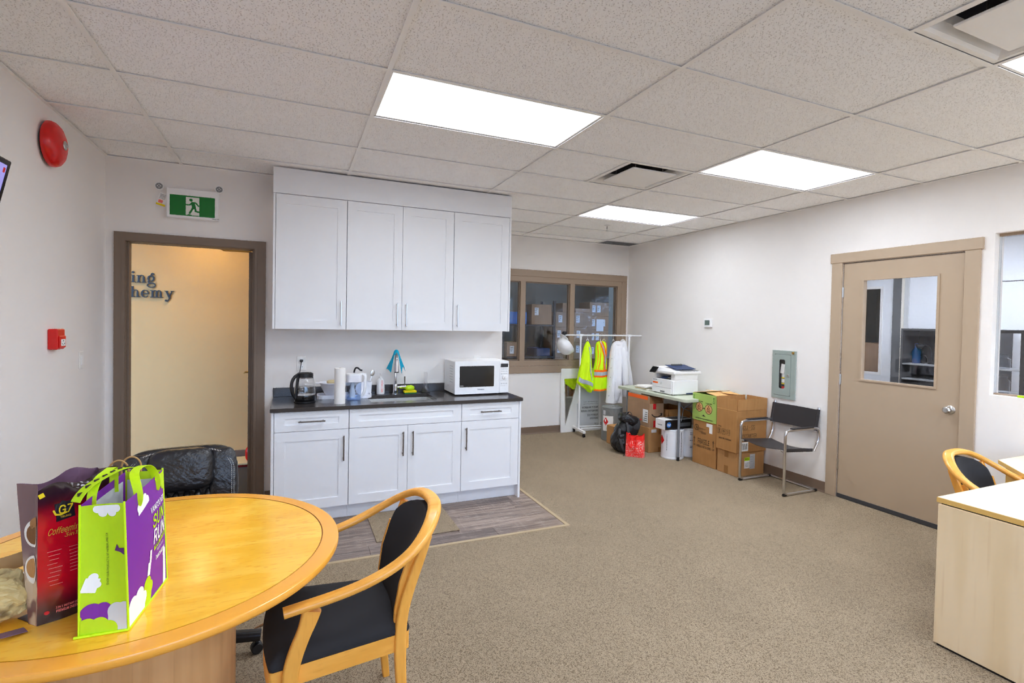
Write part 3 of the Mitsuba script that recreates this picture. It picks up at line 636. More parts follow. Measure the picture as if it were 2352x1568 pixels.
solo('glass_jar', mv(lathe([(0, 0), (.045, 0), (.048, .02), (.048, .09), (.03, .10), (.03, .12), (0, .122)], 20), 5.92, 2.47, 1.2282), 'clear_plastic', 'clear jar on the top shelf of the black display cabinet', 'jar', 35)
solo('note_block', bx(XR + .012, XR + .05, 1.80, 1.865, 1.1045, 1.118, .002), 'lime', 'lime green block on the sill of the office window', 'block')
t = thing('office_light', 'daylight white ceiling panel in the office behind the right wall', 'light')
part(t, 'frame', mv(ext(sbox(5.6, 1.5, 6.2, 3.9).difference(sbox(5.62, 1.52, 6.18, 3.88)), .02), z=2.679), 'white')
k = part(t, 'diffuser', gridmesh(V([[[5.62, 1.52, 2.69], [6.18, 1.52, 2.69]], [[5.62, 3.88, 2.69], [6.18, 3.88, 2.69]]]), flip=False), 'panel_white')
scene[k]['emitter'] = {'type': 'area', 'radiance': {'type': 'rgb', 'value': list(OFFICE_LAMP)}}
# ------------------------------------------------------------------ storage room beyond the far window
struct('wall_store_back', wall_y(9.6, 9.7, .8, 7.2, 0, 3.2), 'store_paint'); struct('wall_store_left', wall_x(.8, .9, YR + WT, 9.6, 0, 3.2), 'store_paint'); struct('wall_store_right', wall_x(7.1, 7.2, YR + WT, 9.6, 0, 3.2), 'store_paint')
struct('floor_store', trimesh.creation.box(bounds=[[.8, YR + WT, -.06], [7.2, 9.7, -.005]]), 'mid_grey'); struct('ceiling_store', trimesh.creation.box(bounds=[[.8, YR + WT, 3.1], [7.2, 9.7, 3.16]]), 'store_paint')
t = thing('store_light', 'dim ceiling panel in the storage room behind the far window', 'light')
part(t, 'frame', mv(ext(sbox(4.9, 7.0, 5.9, 7.4).difference(sbox(4.92, 7.02, 5.88, 7.38)), .02), z=3.079), 'white')
k = part(t, 'diffuser', gridmesh(V([[[4.92, 7.02, 3.09], [5.88, 7.02, 3.09]], [[4.92, 7.38, 3.09], [5.88, 7.38, 3.09]]]), flip=False), 'panel_white')
scene[k]['emitter'] = {'type': 'area', 'radiance': {'type': 'rgb', 'value': list(STORE_LAMP)}}
struct('trim_4', bx(5.62, 6.3, 8.4, 8.9, -.005, 3.1, .005), 'store_paint')
def pallet(x, y, w, d, label):
    t = thing('pallet', label, 'pallet')
    for k in range(5): part(t, 'slat', bx(x, x + w, y + k * (d - .1) / 4, y + k * (d - .1) / 4 + .1, .095, .115, .002), 'tan_wood')
    for k in range(3): part(t, 'bearer', bx(x + k * (w - .09) / 2, x + k * (w - .09) / 2 + .09, y, y + d, -.005, .0945, .002), 'tan_wood')
def carton(x0, x1, y0, y1, z0, z1, label, bs='card_d', lab=2, group=None, seed=0):
    t = thing('carton', label, 'box', group)
    part(t, 'body', bx(x0, x1, y0, y1, z0, z1, .004), bs)
    q = random.Random(seed)
    part(t, 'tape', bx((x0 + x1) / 2 - .024, (x0 + x1) / 2 + .024, y0 + .002, y1 - .002, z1 + .0001, z1 + .0008, 0), 'tape_brown')
    for k in range(lab):
        xx = x0 + .03 + k * .11 + q.uniform(0, .03)
        part(t, 'label', bx(xx, xx + .075, y0 - .0016, y0 - .0004, z1 - .19, z1 - .06, 0), 'paper', label='white address label')
        for m in range(3): part(t, 'print', bx(xx + .008, xx + .06 - .01 * m, y0 - .0024, y0 - .0017, z1 - .09 - .03 * m, z1 - .082 - .03 * m, 0), 'ink')
n_ = ['lower', 'second', 'third', 'fourth', 'fifth', 'sixth', 'top']
pallet(5.12, 8.3, .48, .5, 'low wooden pallet under the labelled cartons behind the right pane')
for k in range(7):
    z = .116 + k * .265
    carton(5.15, 5.58, 8.32, 8.72, z, z + .2640, f'brown carton with white labels, {n_[k]} of the stack behind the right window pane', 'card_d', 3 if k % 2 else 2, None, k)
solo('packing_list', mv(bx(5.30, 5.46, 8.3120, 8.3133, 1.42, 1.65, 0), 0, 0, 0), 'paper', 'large white packing sheet stuck on the labelled cartons behind the right pane', 'paper')
pallet(4.30, 8.1, .80, .9, 'low wooden pallet under the film wrapped cartons in the storage room')
for k in range(6):
    z = .116 + k * .275
    for m in range(2):
        carton(4.32 + .385 * m, 4.70 + .385 * m, 8.12, 8.6, z, z + .2740, f'film wrapped carton, {n_[k]} layer on the {"right" if m else "left"} side of the wrapped pallet', 'card_d', 1, None, 10 + 2 * k + m)
carton(4.50, 4.75, 8.2, 8.5, .116 + 6 * .275, 1.93, 'small carton on top of the film wrapped pallet in the storage room', 'card_d', 0)
carton(4.77, 5.08, 8.2, 8.5, .116 + 6 * .275, 1.84, 'flat carton on top of the film wrapped pallet, right of the small carton', 'card_d', 0)
u, v = np.meshgrid(np.linspace(0, 1, 60), np.linspace(0, 1, 46), indexing='ij')
fz = .55 + 1.28 * v; fx = 4.29 + .84 * u
fy = 8.10 - .09 * meshkit.fbm(np.stack([u * 11, v * 14, u * 0], -1), 4, 5)
solo('stretch_film', sheet(np.stack([fx, fy, fz], -1), .0006), 'clear_plastic', 'crinkled clear stretch film wrapped around the stacked cartons in the storage room', 'film', False)
u, v = np.meshgrid(np.linspace(0, 1, 40), np.linspace(0, 1, 20), indexing='ij')
solo('stretch_film', sheet(np.stack([5.16 + .42 * u, 8.28 - .03 * meshkit.fbm(np.stack([u * 8, v * 8, u * 0], -1), 4, 9) , 1.80 + .30 * v - .1 * (u - .9) ** 2], -1), .0006), 'clear_plastic', 'loose clear film over the top of the labelled cartons behind the right pane', 'film', False)
t = thing('storage_rack', 'dark steel storage rack at the left of the middle window pane', 'rack')
for a in (3.2, 4.16):
    for b in (7.9, 8.4): part(t, 'post', bx(a, a + .04, b, b + .04, -.005, 1.95, .002), 'charcoal')
for z in (.4, .95, 1.5): part(t, 'shelf', bx(3.2, 4.2, 7.895, 8.445, z, z + .03, .002), 'charcoal')
carton(3.75, 4.14, 7.93, 8.35, 1.5302, 1.88, 'carton on the third shelf of the dark storage rack', 'card_d', 1)
carton(3.30, 3.62, 7.93, 8.35, .9802, 1.22, 'carton on the second shelf of the dark storage rack', 'card_d', 1)
solo('plastic_bin', minus(bx(3.86, 4.12, 7.93, 8.35, .9802, 1.12, .01), bx(3.875, 4.105, 7.945, 8.335, 1.0, 1.4, .002)), 'navy', 'navy plastic bin on the second shelf of the dark storage rack', 'bin')
solo('plastic_bin', minus(bx(3.30, 3.66, 7.93, 8.35, 1.5302, 1.74, .01), bx(3.315, 3.645, 7.945, 8.335, 1.55, 1.9, .002)), 'blue', 'blue plastic bin on the third shelf of the dark storage rack', 'bin')
t = thing('file_cabinet', 'pale green grey file cabinet behind the left window pane', 'cabinet')
part(t, 'body', bx(2.36, 2.86, 7.32, 7.80, -.005, 1.32, .004), 'table_green')
for k in range(4): part(t, 'drawer', bx(2.375, 2.845, 7.305, 7.3195, .03 + .32 * k, .335 + .32 * k, .003), 'table_green')
solo('paper_pile', bx(2.45, 2.75, 7.38, 7.70, 1.3202, 1.50, .01), 'paper', 'thick pile of white papers on the pale file cabinet', 'papers')
solo('plastic_bin', minus(bx(2.17, 2.345, 7.35, 7.7, 1.13, 1.38, .008), bx(2.18, 2.335, 7.36, 7.69, 1.15, 1.5, .002)), 'blue', 'bright blue bin beside the pale file cabinet behind the left pane', 'bin')
solo('side_shelf', bx(2.0, 2.347, 7.32, 7.8, -.005, 1.1298, .004), 'charcoal', 'dark shelf unit under the bright blue bin', 'shelf')
# ------------------------------------------------------------------ kitchen cabinets
def shaker(x0, x1, z0, z1, yf, st=.072, th=.019):
    """door front with its face at y = yf looking to -y: stiles and rails, panel recessed 7 mm"""
    st_z = min(st, (z1 - z0) * .33)
    fr = ext(sbox(x0, z0, x1, z1).difference(sbox(x0 + st, z0 + st_z, x1 - st, z1 - st_z)), th)
    fr = onto(fr, (0, yf + th, 0), (1, 0, 0), (0, 0, 1))
    pn = bx(x0 + st - .004, x1 - st + .004, yf + .008, yf + th - .001, z0 + st_z - .004, z1 - st_z + .004, 0)
    return fr, pn
def front(unit, name, x0, x1, z0, z1, yf, handle=None):
    fr, pn = shaker(x0, x1, z0, z1, yf)
    d = part(unit, name, fr, 'cab_white'); part(d, 'panel', pn, 'cab_white')
    if handle:
        ax, a, b, c = handle
        P0, P1 = ((a, yf - .030, c), (b, yf - .030, c)) if ax == 'x' else ((c, yf - .030, a), (c, yf - .030, b))
        m = [bx(min(P0[0], P1[0]) - .005, max(P0[0], P1[0]) + .005, yf - .035, yf - .026, min(P0[2], P1[2]) - .005, max(P0[2], P1[2]) + .005, .002)]
        for t_ in (.06, .94):
            q = [P0[k] * (1 - t_) + P1[k] * t_ for k in range(3)]
            m.append(bx(q[0] - .0045, q[0] + .0045, yf - .027, yf + .001, q[2] - .0045, q[2] + .0045, .001))
        part(d, 'handle', cat(m), 'handle_nickel' if z0 < 1 else 'steel', label='bar pull')
def carcass(unit, x0, x1, y0, y1, z0, z1):
    t_ = .016
    part(unit, 'body', cat([bx(x0, x0 + t_, y0, y1, z0, z1, .001), bx(x1 - t_, x1, y0, y1, z0, z1, .001), bx(x0 + t_, x1 - t_, y0, y1, z0, z0 + t_, .001), bx(x0 + t_, x1 - t_, y1 - .006, y1, z0, z1, 0), bx(x0 + t_, x1 - t_, y0, y0 + .08, z1 - t_, z1, .001)]), 'cab_edge')
YF = 4.128
# left base unit
u_ = thing('base_cabinet', 'left white shaker base cabinet with one drawer over one door, under the kettle', 'cabinet')
carcass(u_, -.124, .402, YF + .021, YK - .002, .112, .865)
part(u_, 'end_panel', bx(-.145, -.126, YF - .002, YK - .003, 0, .865, .002), 'cab_white')
part(u_, 'toe_kick', bx(-.125, .402, YF + .070, YF + .086, .0, .1115, .002), 'cab_white')
front(u_, 'drawer', -.1225, .4005, .715, .861, YF, ('x', .045, .225, .788)); front(u_, 'door', -.1225, .4005, .118, .7115, YF, ('z', .477, .660, .364))
u_ = thing('base_cabinet', 'double door white shaker base cabinet with a false drawer front below the sink', 'cabinet')
carcass(u_, .404, 1.314, YF + .021, YK - .002, .112, .68)
part(u_, 'toe_kick', bx(.4025, 1.3155, YF + .070, YF + .086, .0, .1115, .002), 'cab_white')
front(u_, 'drawer_front', .4055, 1.3125, .715, .861, YF); front(u_, 'door', .4055, .8590, .118, .7115, YF, ('z', .475, .660, .820)); front(u_, 'door', .8620, 1.3125, .118, .7115, YF, ('z', .473, .660, .899))
u_ = thing('base_cabinet', 'right white shaker base cabinet with one drawer over one door, under the microwave', 'cabinet')
carcass(u_, 1.316, 1.846, YF + .021, YK - .002, .112, .865)
part(u_, 'end_panel', bx(1.848, 1.868, YF - .002, YK - .003, 0, .865, .002), 'cab_white')
part(u_, 'toe_kick', bx(1.316, 1.8475, YF + .070, YF + .086, .0, .1115, .002), 'cab_white')
front(u_, 'drawer', 1.3175, 1.8445, .715, .861, YF, ('x', 1.482, 1.664, .788)); front(u_, 'door', 1.3175, 1.8445, .118, .7115, YF, ('z', .474, .657, 1.353))
# upper units
YU = 4.420
for x0, x1, hs, lab in ((-.134, .398, [(-.1325, .3965, .357)], 'left white shaker wall cabinet with one door, above the kettle'),
                        (.400, 1.309, [(.4015, .8525, .812), (.8555, 1.3075, .890)], 'double door white shaker wall cabinet in the middle, above the sink'),
                        (1.311, 1.844, [(1.3125, 1.8425, 1.347)], 'right white shaker wall cabinet with one door, above the microwave')):
    u_ = thing('wall_cabinet', lab, 'cabinet')
    carcass(u_, x0, x1, YU + .021, YK - .002, 1.476, 2.536)
    for a, b, h in hs: front(u_, 'door', a, b, 1.475, 2.533, YU, ('z', 1.513, 1.704, h))
    if x0 < 0: part(u_, 'end_panel', bx(-.153, -.1355, YU - .001, YK - .003, 1.473, 2.5365, .002), 'cab_white')
    if x1 > 1.8: part(u_, 'end_panel', bx(1.8455, 1.862, YU - .001, YK - .003, 1.473, 2.5365, .002), 'cab_white')
solo('cabinet_fascia', bx(-.154, 1.863, YU - .001, YU + .020, 2.5375, 2.738, .002), 'cab_white', 'long plain white fascia panel between the wall cabinets and the ceiling', 'panel')
part('cabinet_fascia', 'end', bx(1.846, 1.863, YU + .0205, YK - .003, 2.5375, 2.738, .002), 'cab_white')
# worktop with the sink cut out
sx0, sx1, sy0, sy1 = .585, 1.130, 4.222, 4.590
tp = bx(-.152, 1.874, 4.102, YK - .002, .866, .895, .003)
cut = mv(ext(Polygon(rrect(sx1 - sx0, sy1 - sy0, .02)), .2), (sx0 + sx1) / 2, (sy0 + sy1) / 2, .8)
ct = thing('countertop', 'dark grey speckled stone worktop with a low backsplash along the white base cabinets', 'countertop')
part(ct, 'slab', minus(tp, cut), 'quartz'); part(ct, 'backsplash', bx(-.152, 1.874, YK - .021, YK - .002, .8951, .971, .002), 'quartz')
sk = thing('sink', 'stainless steel undermount sink basin set into the dark worktop', 'sink')
o_ = mv(ext(Polygon(rrect(sx1 - sx0 + .012, sy1 - sy0 + .012, .025, 6)), .125), (sx0 + sx1) / 2, (sy0 + sy1) / 2, .740)
i_ = mv(ext(Polygon(rrect(sx1 - sx0 + .006, sy1 - sy0 + .006, .022, 6)), .3), (sx0 + sx1) / 2, (sy0 + sy1) / 2, .744)
part(sk, 'basin', minus(o_, i_), 'basin_steel', 30); part(sk, 'drain', mv(lathe([(0, 0), (.042, 0), (.045, .002), (.03, .003), (.028, .0015), (0, .0015)], 24), .86, 4.42, .7445), 'chrome', 40)
# faucet
fc = thing('faucet', 'chrome gooseneck kitchen faucet with a side lever behind the sink', 'faucet')
fx_, fy_ = .848, 4.640
part(fc, 'base', mv(lathe([(0, 0), (.028, 0), (.028, .006), (.023, .012), (.0215, .06), (.0215, .085), (.019, .09), (0, .09)], 28), fx_, fy_, .8952), 'chrome', 35)
neck = smooth_path([(fx_, fy_, .985), (fx_, fy_, 1.10), (fx_, fy_ - .002, 1.19), (fx_ - .004, fy_ - .035, 1.255), (fx_ - .010, fy_ - .085, 1.275), (fx_ - .017, fy_ - .135, 1.255), (fx_ - .020, fy_ - .160, 1.215)], 40)
part(fc, 'neck', tube(neck, .0115, 16), 'chrome', True)
part(fc, 'spray_head', cyl((fx_ - .020, fy_ - .160, 1.216), (fx_ - .022, fy_ - .172, 1.112), .013, 20, .021), 'chrome', 40, label='conical spray head'); part(fc, 'nozzle', cyl((fx_ - .022, fy_ - .1721, 1.1118), (fx_ - .022, fy_ - .173, 1.104), .020, 20, .019), 'black', 40)
part(fc, 'lever_hub', cyl((fx_ + .018, fy_, .955), (fx_ + .094, fy_, .962), .0115, 18), 'chrome', 40); part(fc, 'lever', cyl((fx_ + .084, fy_ - .004, .966), (fx_ + .082, fy_ - .008, 1.052), .0045, 12, .006), 'handle_nickel', 40)
# cloth hung over the gooseneck
v, u = np.meshgrid(np.linspace(0, 1.12, 24), np.linspace(-1, 1, 41), indexing='ij')
au = np.abs(u); top_y = fy_ - .02 - .11 * v
ang = np.clip(au / .28, 0, 1) * PI / 2
drop = np.clip(au - .28, 0, 1)
X = fx_ - .018 * v + np.sign(u) * (.022 * np.sin(ang) + (.092 - .045 * v) * drop) + .004 * np.sin(v * 9 + u * 3) * drop
Zt = 1.255 + .033 * np.sin(np.clip(v, 0, 1) * PI) ** .6
Z = Zt + .012 - .022 * (1 - np.cos(ang)) - .195 * drop * (1 + .10 * np.sin(v * 5 + u)) - .02 * (v - .5) * drop
Y = top_y + .012 * np.sin(v * 7 + u * 2) * drop + .02 * drop * (u > 0) - .02 * drop * (u < 0)
solo('dish_cloth', sheet(np.stack([X, Y, Z], -1), .003), 'teal', 'turquoise cloth draped over the chrome faucet', 'cloth', True)
# ---- things on the worktop (z of its face: .895)
CT = .8953
kt = thing('kettle', 'glass electric kettle with black lid, handle and base at the left end of the worktop', 'kettle')
kx, ky = .088, 4.345
part(kt, 'power_base', mv(lathe([(0, 0), (.076, 0), (.080, .006), (.080, .016), (.070, .022), (0, .022)], 36), kx, ky, CT), 'black', 35)
part(kt, 'collar', mv(lathe([(0, .0225), (.072, .0225), (.079, .03), (.081, .05), (.079, .064), (0, .064)], 36), kx, ky, CT), 'black_gloss', 35)
gl = [(.0, .0645), (.077, .0645), (.080, .075), (.078, .11), (.070, .16), (.058, .215), (.0555, .215), (.0675, .16), (.0755, .11), (.0775, .077), (.075, .0675), (0, .0675)]
part(kt, 'glass_body', mv(lathe(gl, 40), kx, ky, CT), 'glass', 35)
part(kt, 'water', mv(lathe([(0, .068), (.0735, .068), (.0762, .08), (.0745, .108), (.0715, .128), (0, .128)], 36), kx, ky, CT), 'water', 35)
part(kt, 'lid', mv(lathe([(0, .2155), (.060, .2155), (.060, .232), (.050, .238), (.02, .240), (0, .241)], 36), kx, ky, CT), 'black', 35); part(kt, 'lid_band', mv(lathe([(.0585, .195), (.061, .195), (.061, .2152), (.0585, .2152)], 36), kx, ky, CT), 'black', 35)
hp = smooth_path([(kx - .050, ky - .028, CT + .222), (kx - .072, ky - .050, CT + .212), (kx - .092, ky - .066, CT + .178), (kx - .097, ky - .070, CT + .13), (kx - .086, ky - .060, CT + .08), (kx - .066, ky - .044, CT + .045)], 30)
part(kt, 'handle', sweep(hp, rrect(.024, .017, .007), up=[.6, -.8, 0]), 'black', 40); part(kt, 'spine', sweep([(kx - .049, ky - .034, CT + .218), (kx - .058, ky - .042, CT + .13), (kx - .062, ky - .048, CT + .045)], rrect(.024, .012, .005), up=[.5, -.86, 0]), 'black', 40)
ol = thing('wall_outlet', 'white double wall outlet above the kettle', 'outlet')
part(ol, 'plate', bx(.029, .104, YK - .006, YK - .0002, 1.112, 1.236, .003), 'wall_plate')
for z in (1.143, 1.200):
    part(ol, 'socket', onto(ext(Polygon(rrect(.034, .036, .014)), .002), (.0665, YK - .0061, z), (1, 0, 0), (0, 0, 1)), 'white_gloss')
    part(ol, 'slot', cat([bx(.0575, .0600, YK - .0086, YK - .0082, z - .002, z + .008, 0), bx(.0730, .0755, YK - .0086, YK - .0082, z - .002, z + .008, 0)]), 'black')
cd = thing('power_cord', 'black plug and cord hanging from the white outlet behind the kettle', 'cord')
part(cd, 'plug', mv(rbox(.026, .026, .020, .005, 3), .066, YK - .022, 1.198), 'black', 35)
part(cd, 'cable', tube(smooth_path([(.066, YK - .036, 1.192), (.062, YK - .048, 1.16), (.052, YK - .055, 1.10), (.040, YK - .06, 1.05), (.036, YK - .08, .99), (.05, YK - .16, .93), (.075, YK - .26, .9065), (.084, YK - .31, .9065)], 50), .0032, 8), 'black', True)
ol = thing('wall_outlet', 'white wall outlet half hidden behind the microwave', 'outlet')
part(ol, 'plate', bx(1.622, 1.697, YK - .006, YK - .0002, 1.105, 1.225, .003), 'wall_plate'); part(ol, 'socket', onto(ext(Polygon(rrect(.034, .036, .014)), .002), (1.66, YK - .0061, 1.19), (1, 0, 0), (0, 0, 1)), 'white_gloss')
pt = thing('paper_towel_roll', 'upright roll of white paper towel at the front of the worktop', 'paper towel')
part(pt, 'roll', mv(lathe([(.014, .0), (.0405, .0), (.0415, .003), (.0415, .277), (.0405, .280), (.014, .280)], 40), .341, 4.232, CT), 'white_matte', 30); part(pt, 'core', mv(lathe([(.0125, .001), (.0138, .001), (.0138, .279), (.0125, .279)], 24), .341, 4.232, CT), 'kraft', 30)
# dish tray with a strainer bowl
dr_ = thing('drying_tray', 'white plastic draining tray behind the paper towel roll', 'tray')
trp = Polygon(rrect(.44, .20, .05, 6)); tr_o = ext(trp, .030); tr_i = mv(ext(trp.buffer(-.010), .05), z=.008)
trm = mv(minus(tr_o, tr_i), .405, 4.565, CT, rz=-3)
part(dr_, 'tray', trm, 'dish_white', 30)
for k in range(9): part(dr_, 'rib', mv(bx(-.004, .004, -.07, .07, 0, .006, .002), .225 + .045 * k, 4.565, CT + .0082), 'dish_white')
bw_ = thing('mixing_bowl', 'white bowl with a rolled rim standing in the draining tray', 'bowl')
bp = [(0, 0), (.05, 0), (.054, .004), (.075, .035), (.097, .078), (.106, .108), (.115, .112), (.115, .118), (.104, .118), (.093, .080), (.070, .036), (.048, .008), (0, .008)]
part(bw_, 'bowl', mv(lathe(bp, 40), .315, 4.56, CT + .0144), 'dish_white', 35)
part(bw_, 'rim_handle', mv(bx(-.03, .012, -.03, .03, -.004, .004, .003), .203, 4.56, CT + .128), 'dish_white')
tb = thing('bread_bun', 'pale tan dish scrubber lying in the white bowl', 'scrubber')
part(tb, 'body', mv(cushion(.10, .06, .036, 2.6, 12), .31, 4.55, CT + .135), 'cream', True); part(tb, 'sole', mv(cushion(.092, .055, .012, 4, 8), .31, 4.55, CT + .113), 'olive' if 'olive' in scene else 'charcoal', True)
# water filter pitcher
wp = thing('filter_pitcher', 'clear water filter pitcher with a white lid and handle beside the paper towel', 'pitcher')
wx, wy = .462, 4.395
sec = rrect(.118, .100, .034, 5)
def loft(levels, close=True):
    """levels: (z, sx, sy, dx) on section sec"""
    P = V([[[wx + a * sx_ + dx, wy + b * sy_, CT + z] for a, b in sec] for z, sx_, sy_, dx in levels])
    P = np.concatenate([P, P[:, :1]], 1)
    m = gridmesh(P); n, k = P.shape[:2]
    c0, c1 = P[0, :-1].mean(0), P[-1, :-1].mean(0)
    v_ = np.vstack([m.vertices, c0, c1]); j = np.arange(k - 1)
    f_ = np.vstack([m.faces, np.stack([j * 0 + len(v_) - 2, j + 1, j], 1), np.stack([j * 0 + len(v_) - 1, (n - 1) * k + j, (n - 1) * k + j + 1], 1)])
    m = trimesh.Trimesh(v_, f_, process=False); m.merge_vertices(digits_vertex=7); m.update_faces(m.nondegenerate_faces())
    if m.volume < 0: m.invert()
    return m
part(wp, 'jug', loft([(.0, .92, .92, 0), (.004, .96, .96, 0), (.12, 1.0, 1.0, 0), (.150, 1.01, 1.01, 0)]), 'jug_plastic', 35)
part(wp, 'reservoir', loft([(.1505, 1.03, 1.03, 0), (.2, 1.06, 1.06, 0), (.206, 1.06, 1.06, 0)]), 'dish_white', 35, label='milky white upper reservoir')
part(wp, 'filter', cat([mv(lathe([(0, .02), (.022, .02), (.024, .03), (.022, .085), (.016, .10), (.016, .148), (0, .148)], 20), wx - .01, wy, CT)]), 'white', 35)
part(wp, 'water', loft([(.005, .90, .90, 0), (.022, .92, .92, 0)]), 'clear_plastic', 35)
part(wp, 'lid', loft([(.2065, 1.08, 1.08, 0), (.216, 1.06, 1.06, 0), (.219, .9, .9, 0)]), 'white_gloss', 35)
part(wp, 'handle', sweep(smooth_path([(wx + .062, wy - .01, CT + .212), (wx + .084, wy - .02, CT + .207), (wx + .090, wy - .022, CT + .15), (wx + .084, wy - .02, CT + .07), (wx + .062, wy - .01, CT + .03)], 24), rrect(.022, .012, .005), up=[0, -1, 0]), 'white_gloss', 35)
cu = thing('cutlery_holder', 'white cutlery cup behind the pitcher handle', 'holder')
co = lathe([(0, 0), (.034, 0), (.040, .11), (.037, .11), (.031, .004), (0, .004)], 28)
part(cu, 'cup', mv(co, .598, 4.60, CT + .0144), 'dish_white', 35)
def spoon(x, y, z, rz, tilt, L_=.2):
    h = sweep([(0, 0, 0), (0, 0, L_ * .5), (0, .004, L_ * .78)], rrect(.009, .0025, .001, 2), up=[0, 1, 0])
    b = mv(cushion(.036, .008, .056, 2.4, 10), 0, .004, L_ * .90)
    return mv(cat([h, b]), x, y, z, rz=rz, ry=tilt)
solo('spoon', spoon(.600, 4.60, CT + .022, 10, 14), 'steel', 'steel spoon standing in the white cutlery cup, leaning right', 'spoon', 35)
solo('spoon', spoon(.592, 4.595, CT + .022, 60, -4, .17), 'white_gloss', 'white plastic spoon standing in the white cutlery cup', 'spoon', 35)
bt = thing('bottle_brush', 'black wire handled brush lying behind the pitcher lid', 'brush')
part(bt, 'handle', tube(smooth_path([(.45, 4.64, CT + .02), (.47, 4.63, CT + .12), (.49, 4.62, CT + .215), (.505, 4.615, CT + .245), (.525, 4.61, CT + .238), (.535, 4.61, CT + .228), (.556, 4.61, CT + .222)], 30), .007, 10), 'black', True)
pl = thing('sauce_plate', 'white plate leaning in the draining tray beside the pitcher', 'plate')
part(pl, 'plate', mv(lathe([(0, 0), (.04, 0), (.058, .010), (.060, .012), (.040, .004), (0, .004)], 32), .55, 4.535, CT + .068, rx=70), 'dish_white', 35)
# soap bottle
sb = thing('soap_bottle', 'white pump soap bottle with coral lettering left of the faucet', 'bottle')
sx_, sy_ = .722, 4.665
part(sb, 'body', mv(lathe([(0, 0), (.030, 0), (.0345, .004), (.0355, .05), (.0345, .095), (.030, .122), (.020, .138), (.012, .144), (0, .144)], 32), sx_, sy_, CT), 'white', 35)
part(sb, 'pump', cat([mv(lathe([(0, .1442), (.012, .1442), (.012, .154), (.004, .156), (.004, .176), (.009, .177), (.009, .186), (0, .187)], 20), sx_, sy_, CT), tube([(sx_, sy_, CT + .181), (sx_ - .004, sy_ - .03, CT + .182), (sx_ - .004, sy_ - .034, CT + .174)], .0035, 8)]), 'white', 35)
part(sb, 'lettering', onto(mv(txt('METHOD', .018, False), 0, 0, 0), (sx_ + .016, sy_ - .0338, CT + .020), (0, 0, 1), (-.87, -.30, 0)), 'coral', label='coral vertical lettering')
# sponge, brush, flask
sp = thing('sponge', 'yellow sponge with a green scouring side lying right of the faucet', 'sponge')
part(sp, 'foam', mv(rbox(.112, .072, .020, .006, 3), .985, 4.66, CT + .0155), 'sponge_yellow', 35); part(sp, 'scourer', mv(rbox(.110, .070, .008, .002, 2), .985, 4.66, CT + .0042), 'olive' if 'olive' in scene else 'exit_green', 35)
db = thing('dish_brush', 'lime green round scrubber lying on the yellow sponge', 'brush')
part(db, 'head', mv(cushion(.088, .060, .046, 2.4, 14), .980, 4.655, CT + .050), 'brush_lime', True); part(db, 'handle', tube(smooth_path([(.94, 4.65, CT + .052), (.91, 4.64, CT + .054), (.895, 4.63, CT + .056), (.885, 4.62, CT + .057)], 12), .006, 10), 'brush_lime', True)
fk = thing('glass_flask', 'small clear glass conical flask between the sponge and the microwave', 'flask')
part(fk, 'body', mv(lathe([(0, 0), (.040, 0), (.043, .006), (.034, .03), (.016, .085), (.0135, .12), (.0135, .185), (.016, .19), (.014, .19), (.012, .185), (.012, .12), (.0145, .085), (.032, .031), (.040, .008), (.036, .003), (0, .003)], 32), 1.128, 4.650, CT), 'glass', 35)
# microwave
mw = thing('microwave', 'white microwave oven with a dark window at the right end of the worktop', 'microwave')
mx0, mx1, my0, my1, mz0, mz1 = 1.322, 1.842, 4.363, 4.715, CT + .012, 1.203
part(mw, 'body', bx(mx0, mx1, my0 + .022, my1, mz0, mz1, .006), 'white')
for k in range(4): part(mw, 'foot', mv(lathe([(0, 0), (.014, 0), (.014, .0118), (0, .0118)], 16), (mx0 + .05, mx1 - .05)[k % 2], (my0 + .06, my1 - .06)[k // 2], CT), 'black')
xd = mx0 + .423
fr_ = Polygon(rrect(xd - mx0, mz1 - mz0, .008)).difference(affinity.translate(Polygon(rrect(.330, .190, .008)), -.0035, .010))
part(mw, 'door', onto(ext(fr_, .020), ((mx0 + xd) / 2, my0 + .0215, (mz0 + mz1) / 2), (1, 0, 0), (0, 0, 1)), 'white_gloss')
part(mw, 'window', bx(mx0 + .043, mx0 + .373, my0 + .006, my0 + .016, (mz0 + mz1) / 2 - .085, (mz0 + mz1) / 2 + .105, .001), 'screen_black', label='dark glass window')
part(mw, 'lettering', onto(txc('Panasonic', .0095, True), (mx0 + .245, my0 + .0014, mz0 + .040), (1, 0, 0), (0, 0, 1)), 'navy'); part(mw, 'lettering', onto(txt('Inverter', .0065, True), (mx0 + .048, my0 + .0059, mz0 + .072), (1, 0, 0), (0, 0, 1)), 'white')
part(mw, 'control_panel', bx(xd + .002, mx1, my0 + .0015, my0 + .0215, mz0, mz1, .005), 'white_gloss'); part(mw, 'display', bx(xd + .014, mx1 - .010, my0 + .0006, my0 + .0016, mz1 - .058, mz1 - .025, .0004), 'screen_black', label='black digital display')
for k, z in enumerate((.078, .100, .122, .185, .205, .228)): part(mw, 'button_line', bx(xd + .012, mx1 - .010, my0 + .0008, my0 + .0016, mz1 - z - .001, mz1 - z, 0), 'mid_grey')
for k in range(12): part(mw, 'button', bx(xd + .016 + .024 * (k % 3), xd + .032 + .024 * (k % 3), my0 + .0006, my0 + .0015, mz1 - .075 - .0225 * (k // 3) - (.07 if k > 8 else 0), mz1 - .070 - .0225 * (k // 3) - (.07 if k > 8 else 0), 0), 'light_grey')
